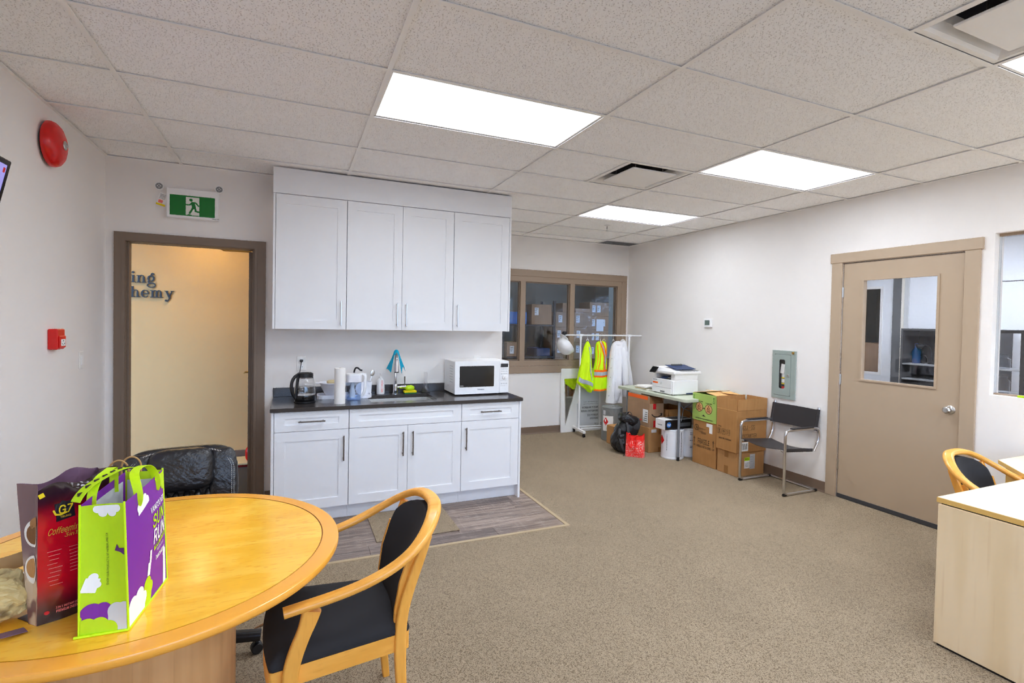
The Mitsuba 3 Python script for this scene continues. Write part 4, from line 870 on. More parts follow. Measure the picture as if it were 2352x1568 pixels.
part(mw, 'dial', mv(lathe([(0, 0), (.019, 0), (.018, .012), (.016, .014), (0, .014)], 28), xd + .048, my0 + .0015, mz1 - .150, rx=90), 'white', 35); part(mw, 'dial_mark', bx(xd + .0475, xd + .0515, my0 - .0135, my0 - .0125, mz1 - .165, mz1 - .150, 0), 'mid_grey')
for k in range(7): part(mw, 'side_vent', bx(mx0 - .0012, mx0 - .0002, my0 + .07, my0 + .16, mz0 + .10 + .024 * k, mz0 + .106 + .024 * k, .0003), 'light_grey')
for k in range(2): part(mw, 'screw', mv(lathe([(0, 0), (.006, 0), (.004, .002), (0, .002)], 12), mx0 - .0002, my0 + .07 + .15 * k, mz0 + .04 + .02 * k, ry=-90), 'steel')
solo('floor_mat', bx(.548, 1.155, 3.618, 4.168, .0028, .009, .002), 'carpet', 'square offcut of beige carpet used as a mat on the planks below the sink', 'mat')
# ------------------------------------------------------------------ fixtures on the walls
t = thing('fire_bell', 'round red fire alarm bell high on the left wall', 'bell')
part(t, 'back_box', mv(lathe([(0, 0), (.10, 0), (.10, .016), (0, .016)], 32), XL + .0003, 3.755, 2.527, ry=90), 'charcoal', 35)
part(t, 'gong', mv(lathe([(.120, .030), (.127, .036), (.127, .050), (.120, .066), (.100, .082), (.070, .094), (.035, .100), (0, .101), (0, .097), (.09, .080), (.118, .05), (.120, .034)], 56), XL - .019, 3.755, 2.527, ry=90), 'red', 40)
part(t, 'hub', mv(lathe([(0, .1012), (.026, .1012), (.026, .104), (.020, .108), (.009, .110), (.009, .115), (0, .116)], 24), XL - .019, 3.755, 2.527, ry=90), 'steel', 35)
t = thing('fire_alarm_pull', 'small red fire alarm pull station on the left wall', 'alarm')
part(t, 'body', bx(XL + .0003, XL + .048, 3.762, 3.866, 1.352, 1.472, .006), 'red'); part(t, 'handle', bx(XL + .0482, XL + .056, 3.772, 3.856, 1.362, 1.432, .003), 'red')
part(t, 'label', bx(XL + .0562, XL + .0568, 3.785, 3.845, 1.372, 1.412, 0), 'white')
for q in ((3.815, 1.402, .014), (3.80, 1.385, .008), (3.83, 1.385, .008), (3.815, 1.378, .006)): part(t, 'symbol', bx(XL + .0569, XL + .0573, q[0] - q[2] / 2, q[0] + q[2] / 2, q[1] - .003, q[1] + .003, 0), 'ink')
t = thing('light_switch', 'white rocker light switch on the left wall near the hall door', 'switch')
part(t, 'plate', bx(XL + .0003, XL + .006, 4.232, 4.306, 1.196, 1.314, .003), 'wall_plate'); part(t, 'rocker', bx(XL + .0061, XL + .011, 4.252, 4.286, 1.222, 1.288, .002), 'white')
# exit sign with emergency lamp heads
t = thing('exit_sign', 'green running figure exit sign in a white box above the hall door', 'sign')
yS = YK - .052
part(t, 'box', mv(rbox(.352, .050, .232, .010, 4), -.731, YK - .0262, 2.4365), 'white', 35)
part(t, 'legend', bx(-.882, -.580, yS - .0009, yS + .0005, 2.342, 2.498, 0), 'exit_green', label='green legend panel')
part(t, 'door_symbol', bx(-.776, -.686, yS - .0016, yS - .001, 2.348, 2.488, 0), 'sign_white')
fig = unary_union([Point(-.742, 2.466).buffer(.0115), LineString([(-.728, 2.438), (-.722, 2.410)]).buffer(.013), LineString([(-.735, 2.447), (-.712, 2.447), (-.705, 2.440), (-.692, 2.424)]).buffer(.0055), LineString([(-.735, 2.446), (-.750, 2.428), (-.774, 2.427)]).buffer(.0052),
                   LineString([(-.727, 2.412), (-.735, 2.392), (-.750, 2.364)]).buffer(.0066), LineString([(-.718, 2.412), (-.712, 2.398), (-.711, 2.382), (-.700, 2.3785), (-.674, 2.3755)]).buffer(.0062)])
part(t, 'running_figure', onto(ext(fig, .0005), (0, yS - .0017, 0), (1, 0, 0), (0, 0, 1)), 'exit_green')
part(t, 'threshold', onto(ext(Polygon([(-.770, 2.3475), (-.735, 2.3475), (-.745, 2.354), (-.757, 2.3555)]), .0005), (0, yS - .0017, 0), (1, 0, 0), (0, 0, 1)), 'exit_green')
part(t, 'lettering', onto(txt('Emergi-Lite', .006, True), (-.598, yS + .0002, 2.330), (1, 0, 0), (0, 0, 1)), 'ink')
for x, z in ((-.945, 2.545), (-.548, 2.565)):
    h = part(t, 'lamp_head', mv(lathe([(0, 0), (.012, 0), (.014, .02), (.026, .03), (.029, .044), (.028, .05), (0, .05)], 28), x, YK - .030, z, rx=90), 'white', 35)
    part(h, 'lens', mv(lathe([(0, .0502), (.0235, .0502), (.0225, .054), (0, .056)], 28), x, YK - .030, z, rx=90), 'mid_grey', 35)
    for a in range(4): part(h, 'led', mv(lathe([(0, .0560), (.004, .0555), (.0035, .0575), (0, .058)], 12), x + .010 * math.cos(a * PI / 2), YK - .030, z + .010 * math.sin(a * PI / 2), rx=90), 'white')
    part(h, 'arm', cyl((x, YK - .002, z - .004), (x, YK - .032, z), .009, 12), 'white')
t = thing('inspection_tag', 'small paper inspection tag hanging behind the left side of the exit sign', 'tag')
tagm = lambda a, b, c, d, yy: onto(ext(affinity.rotate(sbox(a, b, c, d), -16, origin=(-.92, 2.49)), .0006), (0, yy, 0), (1, 0, 0), (0, 0, 1))
part(t, 'card', tagm(-.958, 2.405, -.898, 2.505, YK - .0535 + .04), 'paper'); part(t, 'yellow_band', tagm(-.958, 2.405, -.898, 2.420, YK - .0542 + .04), 'yellow'); part(t, 'red_print', tagm(-.950, 2.425, -.920, 2.448, YK - .0542 + .04), 'coral')
for k in range(4): part(t, 'print', tagm(-.950, 2.458 + .010 * k, -.912, 2.462 + .010 * k, YK - .0542 + .04), 'mid_grey')
# television on the left wall, tilted down
t = thing('television', 'black framed television on the left wall, cut off by the left frame edge', 'television')
tw, th_ = 1.10, .64
tvM = lambda m: mv(mv(m, 0, 0, -th_ / 2), XL + .227, 2.778 - tw / 2, 2.183, ry=12)
def plate(x0, x1, a, b, c, d, r=.003): return tvM(bx(x0, x1, a, b, c, d, r))
part(t, 'bezel', tvM(minus(bx(-.045, 0, -tw / 2, tw / 2, -th_ / 2, th_ / 2, .004), trimesh.creation.box(bounds=[[-.004, -tw / 2 + .022, -th_ / 2 + .026], [.1, tw / 2 - .022, th_ / 2 - .022]]))), 'black_gloss')
k = part(t, 'screen', plate(-.0038, -.0018, -tw / 2 + .0222, tw / 2 - .0222, -th_ / 2 + .0262, th_ / 2 - .0222, 0), 'black_gloss', label='lit lavender screen')
scene[k]['emitter'] = {'type': 'area', 'radiance': {'type': 'rgb', 'value': [0.30, 0.27, 0.66]}}
part(t, 'screen_icon', plate(-.0016, -.0010, tw / 2 - .045, tw / 2 - .03, th_ / 2 - .055, th_ / 2 - .035, 0), 'red_print')
part(t, 'bracket', cat([bx(XL + .0003, XL + .02, 2.13, 2.33, 1.75, 2.0, .003), tube([(XL + .02, 2.23, 1.87), (XL + .10, 2.23, 1.87)], .02, 10)]), 'charcoal')
# thermostat, extinguisher cabinet
t = thing('thermostat', 'small white thermostat with a grey screen on the right wall', 'thermostat')
part(t, 'body', bx(XR - .026, XR - .0003, 4.705, 4.835, 1.545, 1.650, .006), 'white'); part(t, 'screen', bx(XR - .0268, XR - .0262, 4.735, 4.812, 1.572, 1.632, 0), 'lcd')
xc = thing('extinguisher_cabinet', 'grey steel fire extinguisher cabinet with a narrow window set in the right wall', 'cabinet')
yc0, yc1, zc0, zc1 = 3.572, 3.842, .828, 1.324
wi = affinity.translate(Polygon(rrect(.070, .300, .018)), 3.722, 1.082)
part(xc, 'trim_frame', onto(ext(sbox(yc0, zc0, yc1, zc1).difference(sbox(3.622, .862, 3.812, 1.286)), .016), (XR - .0165, 0, 0), (0, 1, 0), (0, 0, 1)), 'cab_grey')
part(xc, 'door', onto(ext(affinity.translate(Polygon(rrect(.186, .420, .012)), 3.717, 1.074).difference(wi), .006), (XR - .020, 0, 0), (0, 1, 0), (0, 0, 1)), 'cab_grey')
part(xc, 'pane', gridmesh(V([[[XR - .016, 3.68, .93], [XR - .016, 3.76, .93]], [[XR - .016, 3.68, 1.235], [XR - .016, 3.76, 1.235]]])), 'pane')
part(xc, 'latch', bx(XR - .028, XR - .0205, 3.632, 3.660, 1.060, 1.084, .003), 'steel'); part(xc, 'seal', mv(lathe([(0, 0), (.014, 0), (.012, .008), (.006, .010), (0, .010)], 20), XR - .017, 3.600, 1.306, ry=-90), 'brass', 35)
# recess for the cabinet tub: dark box in the wall
scene['wall_right'] = mikit.ply(wall_x(XR, XR + WT, YB - .1, YR, -.05, ZC + .25, [rd, rw, (3.63, 3.805, .87, 1.28)]), 'wall_paint')
part(xc, 'tub', minus(bx(XR - .002, XR + .115, 3.6305, 3.8045, .8705, 1.2795, 0), bx(XR - .01, XR + .112, 3.634, 3.801, .874, 1.276, 0)), 'black')
fe = thing('fire_extinguisher', 'red fire extinguisher with white and black labels inside the grey wall cabinet', 'extinguisher')
ex_, ey_ = XR + .052, 3.722
part(fe, 'cylinder', mv(lathe([(0, 0), (.044, 0), (.046, .006), (.046, .24), (.036, .27), (.016, .285), (.016, .30), (0, .30)], 28), ex_, ey_, .8745), 'red', 35)
def wrap(z0, z1, bs, r=.0468, a0=95, a1=265):
    a = np.radians(np.linspace(a0, a1, 20)); P = np.stack([np.stack([ex_ + r * np.cos(a), ey_ + r * np.sin(a), 0 * a + z], -1) for z in (z0, z1)])
    part(fe, 'label', sheet(P, .0004), bs)
wrap(.955, 1.035, 'black'); wrap(1.04, 1.13, 'white', a1=225); wrap(.975, .99, 'yellow', .0472); wrap(1.035, 1.048, 'yellow', .0474); wrap(.992, 1.03, 'white', .0473, a1=240)
part(fe, 'valve', cat([bx(ex_ - .012, ex_ + .012, ey_ - .012, ey_ + .012, 1.175, 1.20, .003), bx(ex_ - .008, ex_ + .008, ey_ - .035, ey_ + .035, 1.2005, 1.214, .002)]), 'black')
part(fe, 'inspection_card', mv(bx(-.001, .0, -.024, .024, -.05, .05, 0), ex_ - .050, ey_ + .006, 1.135, rx=8), 'paper')
# ------------------------------------------------------------------ folding table and printer
ft = thing('folding_table', 'pale green grey plastic folding table with grey steel legs along the right wall', 'table')
top = affinity.translate(Polygon(rrect(.605, 1.320, .05, 6)), 4.330, 5.1125)
part(ft, 'tabletop', cat([mv(ext(top, .028), z=.698), mv(ext(top.buffer(-.006), .004), z=.726)]), 'table_green', 30)
def tleg(y, s):
    P = fillet([(4.085, y, .0), (4.085, y, .688), (4.575, y, .688), (4.575, y, .0)], .03)
    part(ft, 'leg_frame', tube(P, .0145, 14), 'steel_paint', 40)
    for x in (4.085, 4.575): part(ft, 'foot', cyl((x, y, .0), (x, y, .045), .0175, 14), 'black', 40)
    part(ft, 'brace', cat([cyl((4.33, y, .688), (4.33, y + s * .20, .56), .009, 10), cyl((4.33, y + s * .2, .56), (4.33, y + s * .42, .69), .009, 10), cyl((4.33, y + s * .2, .56), (4.12, y, .46), .005, 8), cyl((4.33, y + s * .2, .56), (4.54, y, .46), .005, 8)]), 'steel_paint', 40)
tleg(4.612, 1); tleg(5.60, -1)
pr_ = thing('printer', 'white multifunction laser printer on the folding table', 'printer')
a0, a1, b0, b1, TZ = 4.112, 4.500, 4.755, 5.140, .7304
part(pr_, 'body', bx(a0 + .004, a1, b0, b1, TZ + .008, TZ + .180, .012), 'white'); part(pr_, 'front_cover', bx(a0 - .004, a0 + .0035, b0 + .03, b1 - .004, TZ + .078, TZ + .180, .003), 'white'); part(pr_, 'paper_drawer', bx(a0 - .004, a0 + .0035, b0 + .03, b1 - .004, TZ + .010, TZ + .075, .003), 'white')
part(pr_, 'drawer_grip', bx(a0 - .0048, a0 - .0042, b0 + .145, b0 + .225, TZ + .020, TZ + .040, 0), 'mid_grey')
part(pr_, 'upper_body', minus(bx(a0 + .03, a1 - .005, b0 + .008, b1 - .01, TZ + .1802, TZ + .250, .006), bx(a0 - .1, a0 + .27, b0 + .075, b1 - .045, TZ + .17, TZ + .240, .004)), 'white')
part(pr_, 'output_tray', bx(a0 + .035, a0 + .268, b0 + .08, b1 - .05, TZ + .1805, TZ + .184, .001), 'dark_grey'); part(pr_, 'tray_stop', mv(bx(-.03, .03, -.05, .05, -.003, .003, .002), a0 + .05, b0 + .21, TZ + .198, ry=-22), 'navy')
part(pr_, 'printed_page', mv(bx(-.09, .09, -.07, .07, -.0004, .0004, 0), a0 + .13, b0 + .17, TZ + .190, ry=3), 'paper')
part(pr_, 'scanner', bx(a0 - .004, a1 + .025, b0 - .018, b1 + .004, TZ + .2502, TZ + .285, .008), 'white')
part(pr_, 'feeder', hull([[a0 + .02, b0 + .02, TZ + .285], [a1 - .01, b0 + .02, TZ + .285], [a1 - .01, b1 - .01, TZ + .285], [a0 + .02, b1 - .01, TZ + .285], [a0 + .06, b0 + .12, TZ + .310], [a1 - .03, b0 + .12, TZ + .310], [a1 - .03, b1 - .02, TZ + .322], [a0 + .05, b1 - .02, TZ + .322]]), 'white')
part(pr_, 'feed_tray', mv(bx(-.15, .15, -.105, .105, -.003, .003, .002), a1 - .17, b0 + .135, TZ + .325, rx=10), 'navy', label='blue grey document tray'); part(pr_, 'paper_guide', mv(bx(-.08, .08, -.012, .012, 0, .018, .002), a1 - .17, b0 + .20, TZ + .337, rx=10), 'dark_grey'); part(pr_, 'catch_tray', bx(a0 + .12, a1 - .02, b0 - .012, b0 + .05, TZ + .2855, TZ + .292, .002), 'mid_grey')
part(pr_, 'control_panel', mv(bx(-.005, .005, -.055, .055, -.045, .045, .004), a0 - .016, b1 - .05, TZ + .284, ry=40), 'screen_black', label='tilted black touch panel')
part(pr_, 'sticker', bx(a0 - .0046, a0 - .0041, b1 - .115, b1 - .02, TZ + .118, TZ + .138, 0), 'orange', label='orange sticker'); part(pr_, 'lettering', onto(txt('LaserJet Pro', .010, True), (a0 - .0042, b1 - .022, TZ + .158), (0, -1, 0), (0, 0, 1)), 'navy')
part(pr_, 'emblem', onto(ext(Point(0, 0).buffer(.012).difference(Point(0, 0).buffer(.0095)), .0006), (a0 - .0042, b1 - .17, TZ + .128), (0, -1, 0), (0, 0, 1)), 'mid_grey')
part(pr_, 'port_cover', bx(a0 + .20, a0 + .30, b0 - .0006, b0 - .0001, TZ + .012, TZ + .026, 0), 'navy')
for k in range(4): part(pr_, 'foot', bx((a0 + .02, a1 - .05)[k % 2], (a0 + .05, a1 - .02)[k % 2], (b0 + .02, b1 - .05)[k // 2], (b0 + .05, b1 - .02)[k // 2], TZ, TZ + .0079, .001), 'black')
q = random.Random(11)
for k in range(7):
    solo('paper_sheaf', mv(bx(-.145, .145, -.105, .105, 0, .0064, .0005), 4.262 + q.uniform(-.02, .02), 5.375 + q.uniform(-.02, .02), .7304 + .0066 * k, rz=q.uniform(-14, 14)), ('paper', 'offwhite', 'cream', 'dark_grey')[k % 4 if k != 6 else 0], ['bottom', 'second', 'third', 'fourth', 'fifth', 'sixth', 'topmost'][k] + ' layer of the loose paper pile on the folding table beside the printer', 'papers')
solo('envelope', mv(bx(-.12, .12, -.08, .08, -.001, .001, .0005), 4.42, 5.36, .795, rz=20, rx=4), 'navy', 'dark blue folder leaning on the paper pile behind the printer', 'folder')
# ------------------------------------------------------------------ boxes and drums by the right wall
def text_x(s, h, y, z, x, bold=True, width=None):
    """lettering on a face looking to -x, centred on (y, z)"""
    return onto(txc(s, h, bold, .0005, width), (x - .0006, y, z), (0, -1, 0), (0, 0, 1))
def text_y(s, h, x, z, y, bold=True, width=None): return onto(txc(s, h, bold, .0005, width), (x, y - .0006, z), (1, 0, 0), (0, 0, 1))
def open_box(t, x0, x1, y0, y1, z0, z1, bs, th=.005):
    part(t, 'body', minus(bx(x0, x1, y0, y1, z0, z1, .003), bx(x0 + th, x1 - th, y0 + th, y1 - th, z0 + th, z1 + .1, 0)), bs)
def flap(t, hinge, along, out, ln, wd, bs, th=.004):
    """a flap of width wd hinged on an edge that starts at hinge; along and out are directions"""
    along, out = V(along, float), V(out, float); out /= np.linalg.norm(out)
    w = np.cross(along, out)
    part(t, 'flap', onto(ext(sbox(0.004, 0, ln - .004, wd), th), V(hinge, float) - w / np.linalg.norm(w) * th / 2, along, out), bs)
# FRAGILE carton with the green box on it
t = thing('carton', 'brown carton printed FRAGILE HANDLE WITH CARE on the floor under the green box', 'box')
part(t, 'body', bx(4.232, 4.62, 4.190, 4.542, 0, .494, .004), 'card_b')
part(t, 'lettering', text_x('FRAGILE', .056, 4.372, .262, 4.2318, True, .175), 'ink_brown'); part(t, 'lettering', text_x('HANDLE WITH CARE', .026, 4.372, .205, 4.2318, True, .215), 'ink_brown')
for y_ in (4.515, 4.228):
    ar = unary_union([sbox(-.004, -.035, .004, .02), Polygon([(-.014, .012), (.014, .012), (0, .04)])])
    part(t, 'arrow', onto(ext(ar, .0005), (4.2312, y_, .265), (0, -1, 0), (0, 0, 1)), 'ink_brown'); part(t, 'lettering', text_x('UP', .020, y_, .205, 4.2318, True), 'ink_brown')
part(t, 'emblem', onto(ext(unary_union([Point(0, 0).buffer(.034).difference(Point(0, 0).buffer(.028)), sbox(-.010, -.034, -.003, .036), affinity.translate(Point(0, 0).buffer(.018).difference(Point(0, 0).buffer(.012)), .010, .016), affinity.rotate(sbox(.0, -.045, .007, .0), 35, origin=(0, 0))]), .0005), (4.2312, 4.485, .408), (0, -1, 0), (0, 0, 1)), 'ink_brown')
part(t, 'lettering', text_x('LIBERTY', .020, 4.405, .400, 4.2318, False), 'ink_brown'); part(t, 'lettering', text_x('LOGIC', .016, 4.42, .370, 4.2318, False), 'ink_brown')
part(t, 'hand_hole', onto(ext(Polygon(rrect(.075, .022, .0105)), .0005), (4.2312, 4.375, .36), (0, -1, 0), (0, 0, 1)), 'kraft_dark')
part(t, 'torn_label', cat([bx(4.2304, 4.2316, 4.245, 4.335, .440, .478, 0), bx(4.2304, 4.2316, 4.245, 4.290, .375, .4395, 0)]), 'paper', label='torn white label')
t = thing('produce_box', 'lime green cardboard box printed with two round face emblems, standing on the FRAGILE carton', 'box')
open_box(t, 4.222, 4.60, 4.185, 4.548, .4942, .800, 'box_green')
flap(t, (4.60, 4.190, .800), (0, 1, 0), (-1, 0, .10), .35, .20, 'kraft_light'); flap(t, (4.225, 4.19, .800), (1, 0, 0), (0, 1, .12), .37, .16, 'kraft_light'); flap(t, (4.595, 4.545, .800), (-1, 0, 0), (0, -1, .16), .37, .19, 'kraft_light')
for y_, zz in ((4.440, .648), (4.300, .638)):
    e = part(t, 'emblem', onto(ext(Point(0, 0).buffer(.054), .0005), (4.2212, y_, zz), (0, -1, 0), (0, 0, 1)), 'ink_brown')
    part(e, 'field', onto(ext(unary_union([Point(0, 0).buffer(.048)]), .0004), (4.2206, y_, zz), (0, -1, 0), (0, 0, 1)), 'kraft_light')
    part(e, 'detail', onto(ext(unary_union([affinity.scale(Point(-.012, .012).buffer(.008), 1, 1), Point(.012, .014).buffer(.007), LineString([(-.03, -.004), (0, .004), (.03, -.006)]).buffer(.0025), LineString([(-.026, -.015), (0, -.006), (.028, -.018)]).buffer(.0025), LineString([(-.018, -.026), (0, -.018), (.02, -.027)]).buffer(.0025), LineString([(-.03, -.034), (0, -.026), (.03, -.035)]).buffer(.0025), Point(0.0, .030).buffer(.008)]), .0004), (4.2201, y_, zz), (0, -1, 0), (0, 0, 1)), 'dark_red')
    part(e, 'lettering', text_x('FROM OUR FARM' if y_ > 4.4 else 'TO YOUR HOME', .009, y_, zz + .064, 4.2215, True), 'ink_brown')
part(t, 'arrow', onto(ext(unary_union([sbox(-.014, -.004, .004, .004), Polygon([(.002, -.012), (.018, 0), (.002, .012)])]), .0005), (4.2212, 4.372, .640), (0, -1, 0), (0, 0, 1)), 'ink_brown')
part(t, 'emblem', onto(ext(Polygon([(-.032, 0), (-.018, .010), (0, .026), (.014, .012), (.034, 0), (.016, .006), (.002, .004), (-.012, .008)]), .0005), (4.2212, 4.372, .545), (0, -1, 0), (0, 0, 1)), 'ink')
part(t, 'lettering', text_x('VANCOUVER ISLAND ORGANICS BOX', .012, 4.368, .520, 4.2218, True, .26), 'ink')
for y_ in (4.525, 4.225): part(t, 'care_mark', onto(ext(ringpoly(.022, .062, .004), .0005), (4.2212, y_, .745), (0, -1, 0), (0, 0, 1)), 'exit_green')
# bottom carton and tall viscometer carton
t = thing('carton', 'brown taped carton on the floor under the tall open carton beside the chrome chair', 'box')
part(t, 'body', bx(4.232, 4.618, 3.895, 4.168, 0, .2500, .004), 'card_c')
part(t, 'tape', bx(4.2312, 4.2318, 4.015, 4.068, 0.002, .085, 0), 'tape_brown'); part(t, 'tape', bx(4.2312, 4.2318, 4.012, 4.065, .175, .248, 0), 'tape_brown')
part(t, 'label', bx(4.332, 4.405, 3.8938, 3.8946, .080, .195, 0), 'paper'); part(t, 'label_band', bx(4.332, 4.405, 3.8930, 3.8937, .160, .195, 0), 'lime', label='green band'); part(t, 'lettering', text_y('WASTE', .010, 4.365, .178, 3.8930), 'ink')
for k in range(4): part(t, 'print', bx(4.340, 4.395, 3.8932, 3.8937, .100 + .012 * k, .104 + .012 * k, 0), 'mid_grey')
part(t, 'packing_slip', bx(4.408, 4.482, 3.8934, 3.8945, .070, .225, 0), 'light_grey')
for k in range(8): part(t, 'print', bx(4.416, 4.474, 3.8926, 3.8933, .085 + .016 * k, .088 + .016 * k, 0), 'mid_grey')
t = thing('carton', 'tall open brown carton printed NDJ VISCOMETER behind the chrome chair', 'box')
open_box(t, 4.205, 4.632, 3.888, 4.164, .2503, .690, 'card_b')
# flaps stand up
flap(t, (4.205, 4.162, .690), (0, -1, 0), (-.03, 0, 1), .274, .118, 'card_a'); flap(t, (4.207, 3.888, .690), (1, 0, 0), (.0, -.04, 1), .424, .118, 'card_a'); flap(t, (4.632, 3.89, .690), (0, 1, 0), (.05, 0, 1), .272, .118, 'card_a'); flap(t, (4.630, 4.164, .690), (-1, 0, 0), (0, .10, 1), .424, .118, 'card_a')
part(t, 'crease', bx(4.2042, 4.2048, 3.892, 4.160, .684, .690, 0), 'kraft_light')
part(t, 'lettering', text_y('NDJ -5S', .042, 4.365, .510, 3.8880, False, .190), 'ink_brown'); part(t, 'lettering', text_y('VISCOMETER', .040, 4.372, .422, 3.8880, False, .235), 'ink_brown'); part(t, 'underline', bx(4.27, 4.46, 3.8868, 3.8875, .482, .484, 0), 'ink_brown')
part(t, 'shipping_label', bx(4.262, 4.372, 3.8866, 3.8875, .266, .360, 0), 'paper', label='white shipping label')
for k in range(6): part(t, 'print', bx(4.270 + .016 * k, 4.276 + .016 * k, 3.8858, 3.8865, .282, .345, 0), 'dark_grey')
for k in range(3):
    yy = 4.120 - .062 * k
    part(t, 'care_mark', onto(ext(ringpoly(.048, .058, .003), .0005), (4.2042, yy, .445), (0, -1, 0), (0, 0, 1)), 'ink_brown')
    g_ = [Polygon([(-.010, .02), (.010, .02), (.004, .002), (.004, -.016), (.010, -.02), (-.010, -.02), (-.004, -.016), (-.004, .002)]), unary_union([Polygon([(-.016, .002), (0, .018), (.016, .002)]), sbox(-.002, -.018, .002, .004)]), unary_union([Polygon([(-.014, .006), (-.004, .006), (-.009, .018)]), Polygon([(.004, .006), (.014, .006), (.009, .018)]), sbox(-.011, -.014, -.007, .008), sbox(.007, -.014, .011, .008)])][k]
    part(t, 'care_symbol', onto(ext(g_, .0005), (4.2042, yy, .445), (0, -1, 0), (0, 0, 1)), 'ink_brown')
part(t, 'lettering', text_x('MADE IN SHANGHAI', .016, 4.040, .372, 4.2045, True, .165), 'ink_brown'); part(t, 'lettering', text_x('FROM', .011, 4.112, .495, 4.2045), 'ink_brown')
# white drums and the flat printer carton on them
def wdrum(cx_, cy_, label):
    t = thing('white_drum', label, 'drum')
    part(t, 'shell', mv(lathe([(0, 0), (.128, 0), (.131, .006), (.131, .018), (.128, .022), (.128, .325), (.131, .329), (.131, .340), (.126, .346), (.120, .338), (0, .338)], 44), cx_, cy_, 0), 'drum_white', 30)
    return t
t = wdrum(4.132, 4.768, 'white metal drum with a red diamond hazard label under the flat printer carton')
def on_drum(cx_, cy_, r, a0, a1, z0, z1, diamond=False):
    if diamond:
        s = np.linspace(-1, 1, 13); P = []
        for v_ in np.linspace(-1, 1, 13):
            w = 1 - abs(v_); a = np.radians((a0 + a1) / 2 + s * w * (a1 - a0) / 2)
            P.append(np.stack([cx_ + r * np.cos(a), cy_ + r * np.sin(a), 0 * a + (z0 + z1) / 2 + v_ * (z1 - z0) / 2], -1))
        return sheet(V(P), .0004)
    a = np.radians(np.linspace(a0, a1, 14)); return sheet(np.stack([np.stack([cx_ + r * np.cos(a), cy_ + r * np.sin(a), 0 * a + z], -1) for z in (z0, z1)]), .0004)
part(t, 'hazard_label', on_drum(4.132, 4.768, .1292, 143, 185, .155, .270, True), 'red_print', label='red diamond label'); part(t, 'seam', on_drum(4.132, 4.768, .1290, 279, 282, .03, .32), 'ink')
part(t, 'print_line', on_drum(4.132, 4.768, .1290, 200, 202, .10, .29), 'mid_grey')
t = wdrum(4.402, 4.785, 'second white drum with pale blue print behind the first, beside the FRAGILE carton')
for k, z in enumerate((.29, .27, .20, .13, .115)): part(t, 'print_line', on_drum(4.402, 4.785, .1290, 232, 266, z, z + .006), 'navy')
t = thing('printer_carton', 'flat white and black carton with a blue round logo lying on the white drum', 'box')
part(t, 'body', bx(3.952, 4.345, 4.690, 4.862, .347, .462, .003), 'white'); part(t, 'black_face', bx(3.954, 4.344, 4.6888, 4.6896, .3485, .4600, 0), 'black')
part(t, 'logo', onto(ext(Point(0, 0).buffer(.032), .0005), (4.008, 4.6887, .405), (1, 0, 0), (0, 0, 1)), 'blue', label='round blue logo'); part(t, 'lettering', onto(mv(txc('hp', .030, True), 0, .003, 0), (4.008, 4.6882, .405), (1, 0, 0), (.25, 0, 1)), 'white')
part(t, 'picture', bx(4.14, 4.33, 4.6882, 4.6887, .375, .42, 0), 'dark_grey'); part(t, 'picture', bx(4.07, 4.33, 4.70, 4.85, .4622, .4626, 0), 'charcoal')
part(t, 'lettering', text_x('LaserJet', .014, 4.78, .40, 3.952), 'mid_grey')
# delivery carton stack beneath the table
t = thing('carton', 'brown carton on the floor under the delivery box, behind the red tote', 'box')
part(t, 'body', bx(3.985, 4.22, 5.018, 5.28, 0, .306, .004), 'card_c'); part(t, 'label', bx(4.02, 4.10, 5.0166, 5.0176, .245, .285, 0), 'paper'); part(t, 'tape', bx(4.13, 4.175, 5.0170, 5.0178, .22, .304, 0), 'tape_brown'); part(t, 'tape', bx(4.13, 4.175, 5.0170, 5.0178, .0, .06, 0), 'tape_brown')
t = thing('delivery_box', 'open brown delivery box with red tape and a curved black arrow under the folding table', 'box')
open_box(t, 3.990, 4.205, 5.020, 5.47, .3063, .600, 'card_d')
flap(t, (3.992, 5.468, .600), (0, -1, 0), (0, 0, 1), .446, .090, 'card_d'); flap(t, (4.203, 5.022, .600), (0, 1, 0), (-.05, 0, 1), .446, .075, 'card_d'); flap(t, (3.992, 5.022, .600), (1, 0, 0), (0, .5, .8), .21, .085, 'kraft_dark')
part(t, 'orange_tape', bx(3.9885, 3.9893, 5.06, 5.462, .640, .684, 0), 'orange'); part(t, 'red_tape', bx(4.040, 4.085, 5.0188, 5.0196, .53, .598, 0), 'red_print'); part(t, 'red_tape', bx(4.050, 4.095, 5.0188, 5.0196, .308, .39, 0), 'red_print')
sm = [(-.075, .012), (-.04, -.014), (0, -.022), (.04, -.014), (.07, .010)]
part(t, 'arrow', onto(ext(unary_union([LineString([tuple(p) for p in smooth_path([(a, b, 0) for a, b in sm], 24)[:, :2]]).buffer(.006), LineString([(.045, .016), (.078, .020), (.074, -.012)]).buffer(.004)]), .0005), (4.100, 5.0194, .455), (1, 0, 0), (0, 0, 1)), 'ink', label='curved black arrow')
part(t, 'shipping_label', bx(3.9886, 3.9894, 5.05, 5.15, .36, .52, 0), 'paper')
for k in range(5): part(t, 'print', bx(3.9878, 3.9885, 5.06, 5.14 - .01 * k, .38 + .025 * k, .388 + .025 * k, 0), 'dark_grey')
part(t, 'yellow_tag', mv(bx(-.0005, .0005, -.015, .015, -.035, .035, 0), 3.9885, 5.30, .36, rx=14), 'yellow')
t = thing('carton', 'open brown carton deep under the folding table between the delivery box and the drums', 'box')
open_box(t, 4.245, 4.60, 5.00, 5.40, .0, .520, 'card_a'); flap(t, (4.247, 5.0, .52), (1, 0, 0), (0, -.4, -1), .35, .10, 'card_a')
solo('small_carton', bx(3.80, 3.97, 5.495, 5.652, 0, .24, .003), 'card_c', 'small tan carton wedged between the grey drum and the black backpack', 'box')
